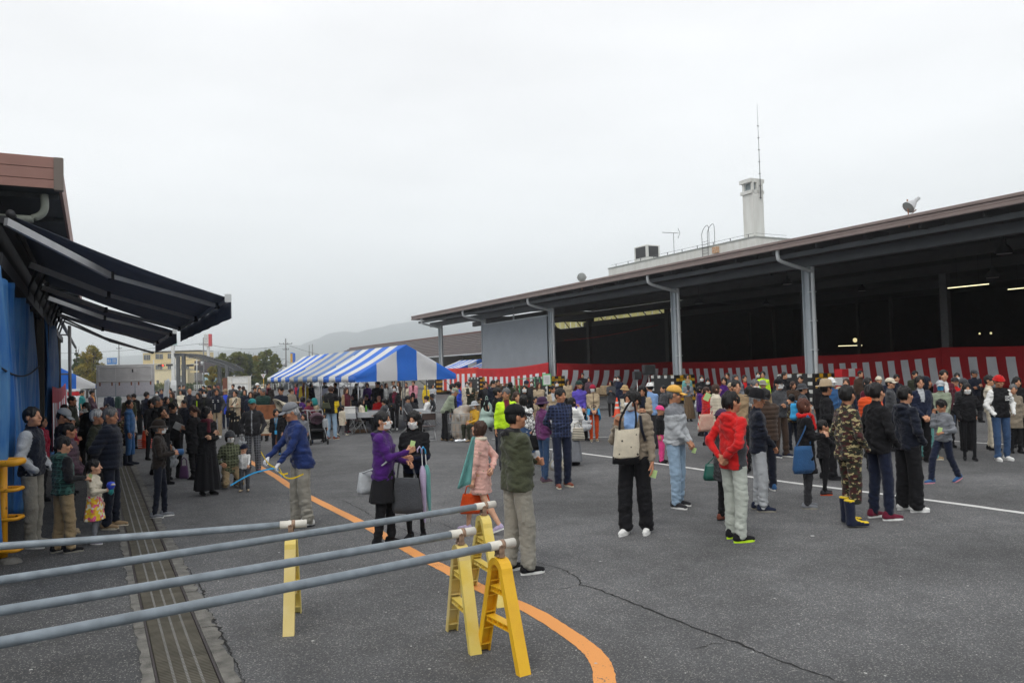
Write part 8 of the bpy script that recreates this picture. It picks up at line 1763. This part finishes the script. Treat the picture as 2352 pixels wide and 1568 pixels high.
for sx in (-1, 1):
    for yy in (-.38, .36): b = MB(); b.lathe([(.03, -.02), (.08, -.02), (.09, 0), (.08, .02), (.03, .02)], 12, M=Matrix.Translation((sx*.25, yy, .09)) @ Matrix.Rotation(math.pi/2, 4, 'Y')); b.build('wheel', M_TYR, o)
P(722, 'child with black hair in blue vest sitting in the stroller', d=24.2, H=1.02, dir=200, legs='sit', top=('vest', 'lblue', 'white', None, 'sleeves'), hair='bob', arms='bent', bot=('pants', 'denim'))
# wire basket with rubbish bags
g = G(1062, 1012); o = empty('wire_basket', g, .25, 'round wire basket holding clear rubbish bags', 'wire basket'); b = MB()
for i in range(20): a = i*math.pi/10; b.tube([(.42*math.cos(a), .36*math.sin(a), .02), (.42*math.cos(a), .36*math.sin(a), .82)], .006, 4)
for z in (.02, .3, .56, .82): b.tube([(.42*math.cos(i*math.pi/10), .36*math.sin(i*math.pi/10), z) for i in range(20)], .007, 4, closed=True)
b.build('wires', M_TP, o)
S = SDF(); S.rc((0, 0, .22), (0, 0, .7), .30, .32, .05); S.el((.1, 0, .95), (.28, .22, .12), None, .06); me = sdf_mesh('rubbish_bag', S, .035, .06, 7); q = link('rubbish_bag', me, None, pmat('clear_bag', (.55, .56, .53), .25, var=.3, scale=8, col2=(.62, .50, .40), trans=.4), loc=g+Vector((0, 0, .02)), rz=.25); tag(q, 'clear rubbish bag full of litter inside the wire basket', 'rubbish bag')
S = SDF(); S.rc((-.4, 0, .04), (.5, .05, .04), .06, .05, .03); me = sdf_mesh('foil_roll', S, .02, .02, 14); tag(link('foil_roll', me, None, pmat('foil', (.6, .62, .64), .2, .6, var=.2, scale=20), loc=g+Vector((.25, -.42, 0))), 'crumpled silver foil roll at the foot of the wire basket', 'foil roll')
# lettered cloth and wooden board
b = MB(); c0 = AT(653, 935, 22.8)
def lc(u, v): return c0+Vector(((u-.5)*.52+.10*(v-.5)*-1, .06*math.sin(u*5+v*3)-.1*v, (v-.5)*.36+.07*math.sin(u*4+1)))
b.grid(lc, 14, 8); q = b.build('lettered_cloth', cloth('cream')); sm = q.modifiers.new('t', 'SOLIDIFY'); sm.thickness = .008
tag(q, 'white cloth with black brush lettering held up behind the staff man', 'cloth banner'); b = MB(); rr = random.Random(5)
for i in range(11):
    u, v = rr.uniform(.12, .85), rr.uniform(.35, .9); pts = [lc(u, v)+Vector((0, -.02, 0)), lc(min(.98, u+rr.uniform(.03, .1)), v-rr.uniform(-.1, .1))+Vector((0, -.02, 0)), lc(min(.98, u+rr.uniform(.04, .13)), v-rr.uniform(.05, .2))+Vector((0, -.02, 0))]; b.tube(pts, .008, 4)
c = b.build('brush_strokes', cloth('black')); c.parent = q
g = at_d(612, 23.2); o = empty('wooden_notice_board', g, .1, 'rusty brown board with black and white writing behind the teal cap', 'notice board'); b = MB(); b.box(-.28, .28, -.02, .02, .35, 1.25, bev=.005); b.build('panel', pmat('rust_board', (.28, .10, .04), .8, var=.35, scale=6), o)
for sx in (-1, 1): b = MB(); b.box(sx*.27-.02, sx*.27+.02, -.02, .25*0+.02, 0, 1.27); b.build('leg', pmat('rust_board', (.28, .10, .04)), o)
b = MB(); b.box(-.22, .22, -.026, -.022, .40, .82); b.build('white_ground', cloth('cream'), o); text('投\nす', .17, cloth('black'), o, Matrix.Translation((.08, -.03, .60)) @ FRONT); text('票\nる', .17, cloth('black'), o, Matrix.Translation((-.11, -.03, .60)) @ FRONT)
# notice board at the left with three sheets
p = AT(288, 873, 30); o = empty('sheet_notice_board', (p.x, p.y, 0), .05, 'framed grey board with three printed sheets taped below it', 'notice board'); w = 65/FPX*30; zt = AT(288, 837, 30).z; zb = AT(288, 880, 30).z; z2 = AT(288, 909, 30).z
M_GBD = pmat('board_grey', (.55, .55, .55), .6, var=.08, scale=4)
b = MB(); b.box(-w, w, 0, .03, zb, zt, bev=.012); b.build('panel', M_GBD, o); b = MB(); zi, zj = zb+.08, zt-.08
for (x0, x1, a, c) in ((-w+.08, w-.08, zi, zi+.03), (-w+.08, w-.08, zj-.03, zj), (-w+.08, -w+.11, zi, zj), (w-.11, w-.08, zi, zj)): b.box(x0, x1, -.012, 0, a, c, bev=.004)
b.box(-.37, -.36, -.004, 0, zi, zj); b.box(.36, .37, -.004, 0, zi, zj); b.box(-w+.11, w-.11, -.004, 0, (zi+zj)/2-.04, (zi+zj)/2-.035); b.build('frame', pmat('board_rim', (.68, .68, .68), .5), o)
b = MB(); b.box(.25, .30, -.012, 0, zj-.22, zj-.1); b.build('latch', M_DSTEEL, o)
def sheet_mat():
    m, n, l, b_ = mk('printed_sheet'); t = n.new('ShaderNodeTexCoord'); b_.inputs['Roughness'].default_value = .8
    br = n.new('ShaderNodeTexBrick'); br.inputs['Scale'].default_value = 13; br.inputs['Color1'].default_value = (.50, .50, .56, 1); br.inputs['Color2'].default_value = (.60, .59, .64, 1); br.inputs['Mortar'].default_value = (.68, .69, .72, 1); br.inputs['Mortar Size'].default_value = .03; br.inputs['Row Height'].default_value = .5
    mp = n.new('ShaderNodeMapping'); mp.inputs['Rotation'].default_value = (math.pi/2, 0, 0); l.new(t.outputs['Object'], mp.inputs[0]); l.new(mp.outputs[0], br.inputs['Vector']); l.new(br.outputs[0], b_.inputs['Base Color']); return m
MS = sheet_mat()
for i in range(3):
    x0 = -w+i*(2*w/3)+.01; x1 = x0+2*w/3-.02; b = MB(); b.box(x0, x1, -.006, -.001, z2, zb+.01); b.build('sheet', MS, o); b = MB(); b.box(x0-.014, x0, -.008, 0, z2-.01, zb+.016); b.box(x1, x1+.014, -.008, 0, z2-.01, zb+.016); b.box(x0, x1, -.008, 0, z2-.014, z2); b.build('green_border', pmat('border_green', (.12, .22, .30), .7), o)
    for k in (.18, .82): b = MB(); xx = x0+(x1-x0)*k; b.box(xx-.028, xx+.028, -.010, -.006, zb-.08, zb+.05); b.build('tape', pmat('brown_tape', (.25, .10, .06), .5), o)
for sx in (-1, 1): b = MB(); b.box(sx*(w-.03)-.012, sx*(w-.03)+.012, .032, .056, 0, zt-.02); b.build('leg', M_GBD, o)
# cones
M_CO = pmat('cone_orange', (.75, .07, .015), .5, var=.1); 
def cone(x, y, label, n=1, s=1.0):
    g = G(x, y); o = empty('traffic_cone', g, 0, label, 'traffic cone', 'orange traffic cones'); o.scale = (s, s, s)
    for k in range(n):
        z = k*.06; b = MB(); b.box(-.18, .18, -.18, .18, z, z+.025, bev=.008); b.lathe([(.14, z+.025), (.11, z+.05), (.10, z+.15 if k < n-1 else z+.15)], 16); b.build('base', M_CO, o)
    z = (n-1)*.06; b = MB(); b.lathe([(.135, z+.02), (.02, z+.70), (.012, z+.70)], 18); b.build('cone_body', M_CO, o)
    for a, c in ((.30, .38), (.48, .55)): b = MB(); b.lathe([(.138-.115*(a-.02)/.68, z+a), (.138-.115*(c-.02)/.68, z+c)], 18); b.build('band', M_SW, o)
cone(336, 1028, 'stack of orange cones with white bands in the left crowd', 5); cone(1418, 957, 'single orange cone left of the brown felt hat', 1, 1.15)
# pallets, boxes and cage trolley
M_WD = pmat('pallet_wood', (.20, .12, .065), .9, var=.3, scale=8); M_WD2 = pmat('pallet_wood_pale', (.34, .25, .15), .9, var=.25, scale=8); M_WB = pmat('pallet_blue', (.02, .07, .12), .8)
def pallet_mesh():
    b = MB()
    for i in range(7): b.box(-.55, .55, -.5+i*.155, -.5+i*.155+.10, .10, .125)
    for i in range(5): b.box(-.55, .55, -.5+i*.235, -.5+i*.235+.09, 0, .02)
    for x in (-.55, -.045, .46):
        for y in (-.5, -.045, .41): b.box(x, x+.09, y, y+.09, .02, .10)
    me = b.mesh('pallet'); me.materials.append(None); return me
PM = pallet_mesh(); words = ('lowest', 'second', 'third', 'fourth', 'fifth', 'sixth', 'seventh', 'eighth', 'ninth', 'tenth', 'eleventh')
for si, (x, d, n, nm, mm) in enumerate(((1100, 40, 8, 'narrow pale stack by the checked guard', M_WD2), (1148, 39, 11, 'tall stack behind the navy hooded man', M_WD), (1178, 40, 10, 'stack left of the green trolley', M_WD))):
    g = at_d(x, d)
    for k in range(n):
        s = .6 if si == 0 else 1; q = link('wooden_pallet', PM, None, M_WB if (si == 1 and k == 9) else mm, loc=g+Vector((rnd.uniform(-.04, .04), rnd.uniform(-.04, .04), k*.128)), rz=.35+rnd.uniform(-.08, .08)); q.scale = (s, s, 1)
        tag(q, '%s pallet from the ground in the %s' % (words[k], nm), 'pallet', 'stacked wooden pallets')
g = at_d(1213, 37); o = empty('cage_trolley', g, .3, 'green cage trolley before the bright curtain', 'trolley'); b = MB(); M_GRN = pmat('trolley_green', (.03, .25, .10), .5)
for x in (-.5, .5):
    for y in (-.35, .35): b.tube([(x, y, .12), (x, y, 1.65)], .018, 6)
for z in (.15, .9, 1.65): b.tube([(-.5, -.35, z), (.5, -.35, z), (.5, .35, z), (-.5, .35, z)], .016, 6, closed=True)
for i in range(6): b.tube([(-.5+i*.2, .35, .15), (-.5+i*.2, .35, 1.65)], .008, 4)
b.build('cage', M_GRN, o); b = MB(); b.box(-.5, .5, -.35, .35, .12, .15); b.build('deck', M_GRN, o)
for x in (-.42, .42):
    for y in (-.3, .3): b = MB(); b.lathe([(.02, -.015), (.06, -.015), (.06, .015), (.02, .015)], 10, M=Matrix.Translation((x, y, .06)) @ Matrix.Rotation(math.pi/2, 4, 'X')); b.build('wheel', M_TYR, o)
p = AT(1256, 872, 36); b = MB(); b.box(-.16, .16, -.01, .01, -.22, .22); o = b.build('white_notice', M_SW, loc=p); tag(o, 'white notice with green edge hung by the curtain corner', 'notice'); b = MB(); b.box(-.2, .2, 0, .012, -.26, .28); c = b.build('green_backing', pmat('notice_green', (.15, .5, .18), .6), o); c.location = (0, .012, 0)
b = MB()
for i in range(6): b.box(-.10, .10, -.014, -.011, .13-i*.05, .145-i*.05)
c = b.build('printed_lines', M_SG, o); b = MB(); b.tube([(0, .03, .1), (0, .03, -p.z)], .02, 6); b.build('post', M_SW, o)
for i, (x, y, d, w, h, lb) in enumerate(((1392, 895, 37, .5, .4, 'brown carton on the counter inside the hall, left'), (1378, 897, 38, .4, .3, 'smaller brown carton at the left end of the counter'), (1376, 905, 39, .9, .2, 'low wooden crate inside the hall behind the red knit cap'))):
    p = AT(x, y, d); b = MB(); b.box(-w/2, w/2, -.2, .2, -h/2, h/2, bev=.01); tag(b.build('cardboard_box', M_WD2, loc=p), lb, 'box')
p = AT(1398, 904, 38.5); o = empty('wooden_counter', (p.x, p.y, 0), TH, 'long dark wooden counter inside the hall', 'counter'); b = MB(); b.box(-1.8, 1.8, -.3, .3, p.z-.05, p.z, bev=.01); b.build('worktop', M_WD, o)
for x in (-1.7, 1.7): b = MB(); b.box(x-.05, x+.05, -.25, .25, 0, p.z-.05); b.build('leg', M_WD, o)
p = AT(1948, 868, 34); o = empty('crate_stack', (p.x, p.y, 0), TH, 'red and white checked boxes stacked behind the camouflage youth', 'box stack')
for i in range(3):
    for j in range(4): b = MB(); b.box(i*.42-.6, i*.42-.2, -.2, .2, .3+j*.36, .3+j*.36+.34, bev=.01); b.build('box', M_RED if (i+j) % 2 else M_GBD, o)
# stray things on the stand feet
for p_, lb in ((G(1866, 1231), 'tiny white scrap on the asphalt below the youth shoes'),): b = MB(); b.box(-.02, .02, -.012, .012, 0.004, .008); tag(b.build('paper_scrap', M_SW, loc=p_), lb, 'scrap')
# ------------------------------------------------------------ render settings
C.cycles.volume_bounces = 4
C.render.resolution_x = 1024; C.render.resolution_y = 682
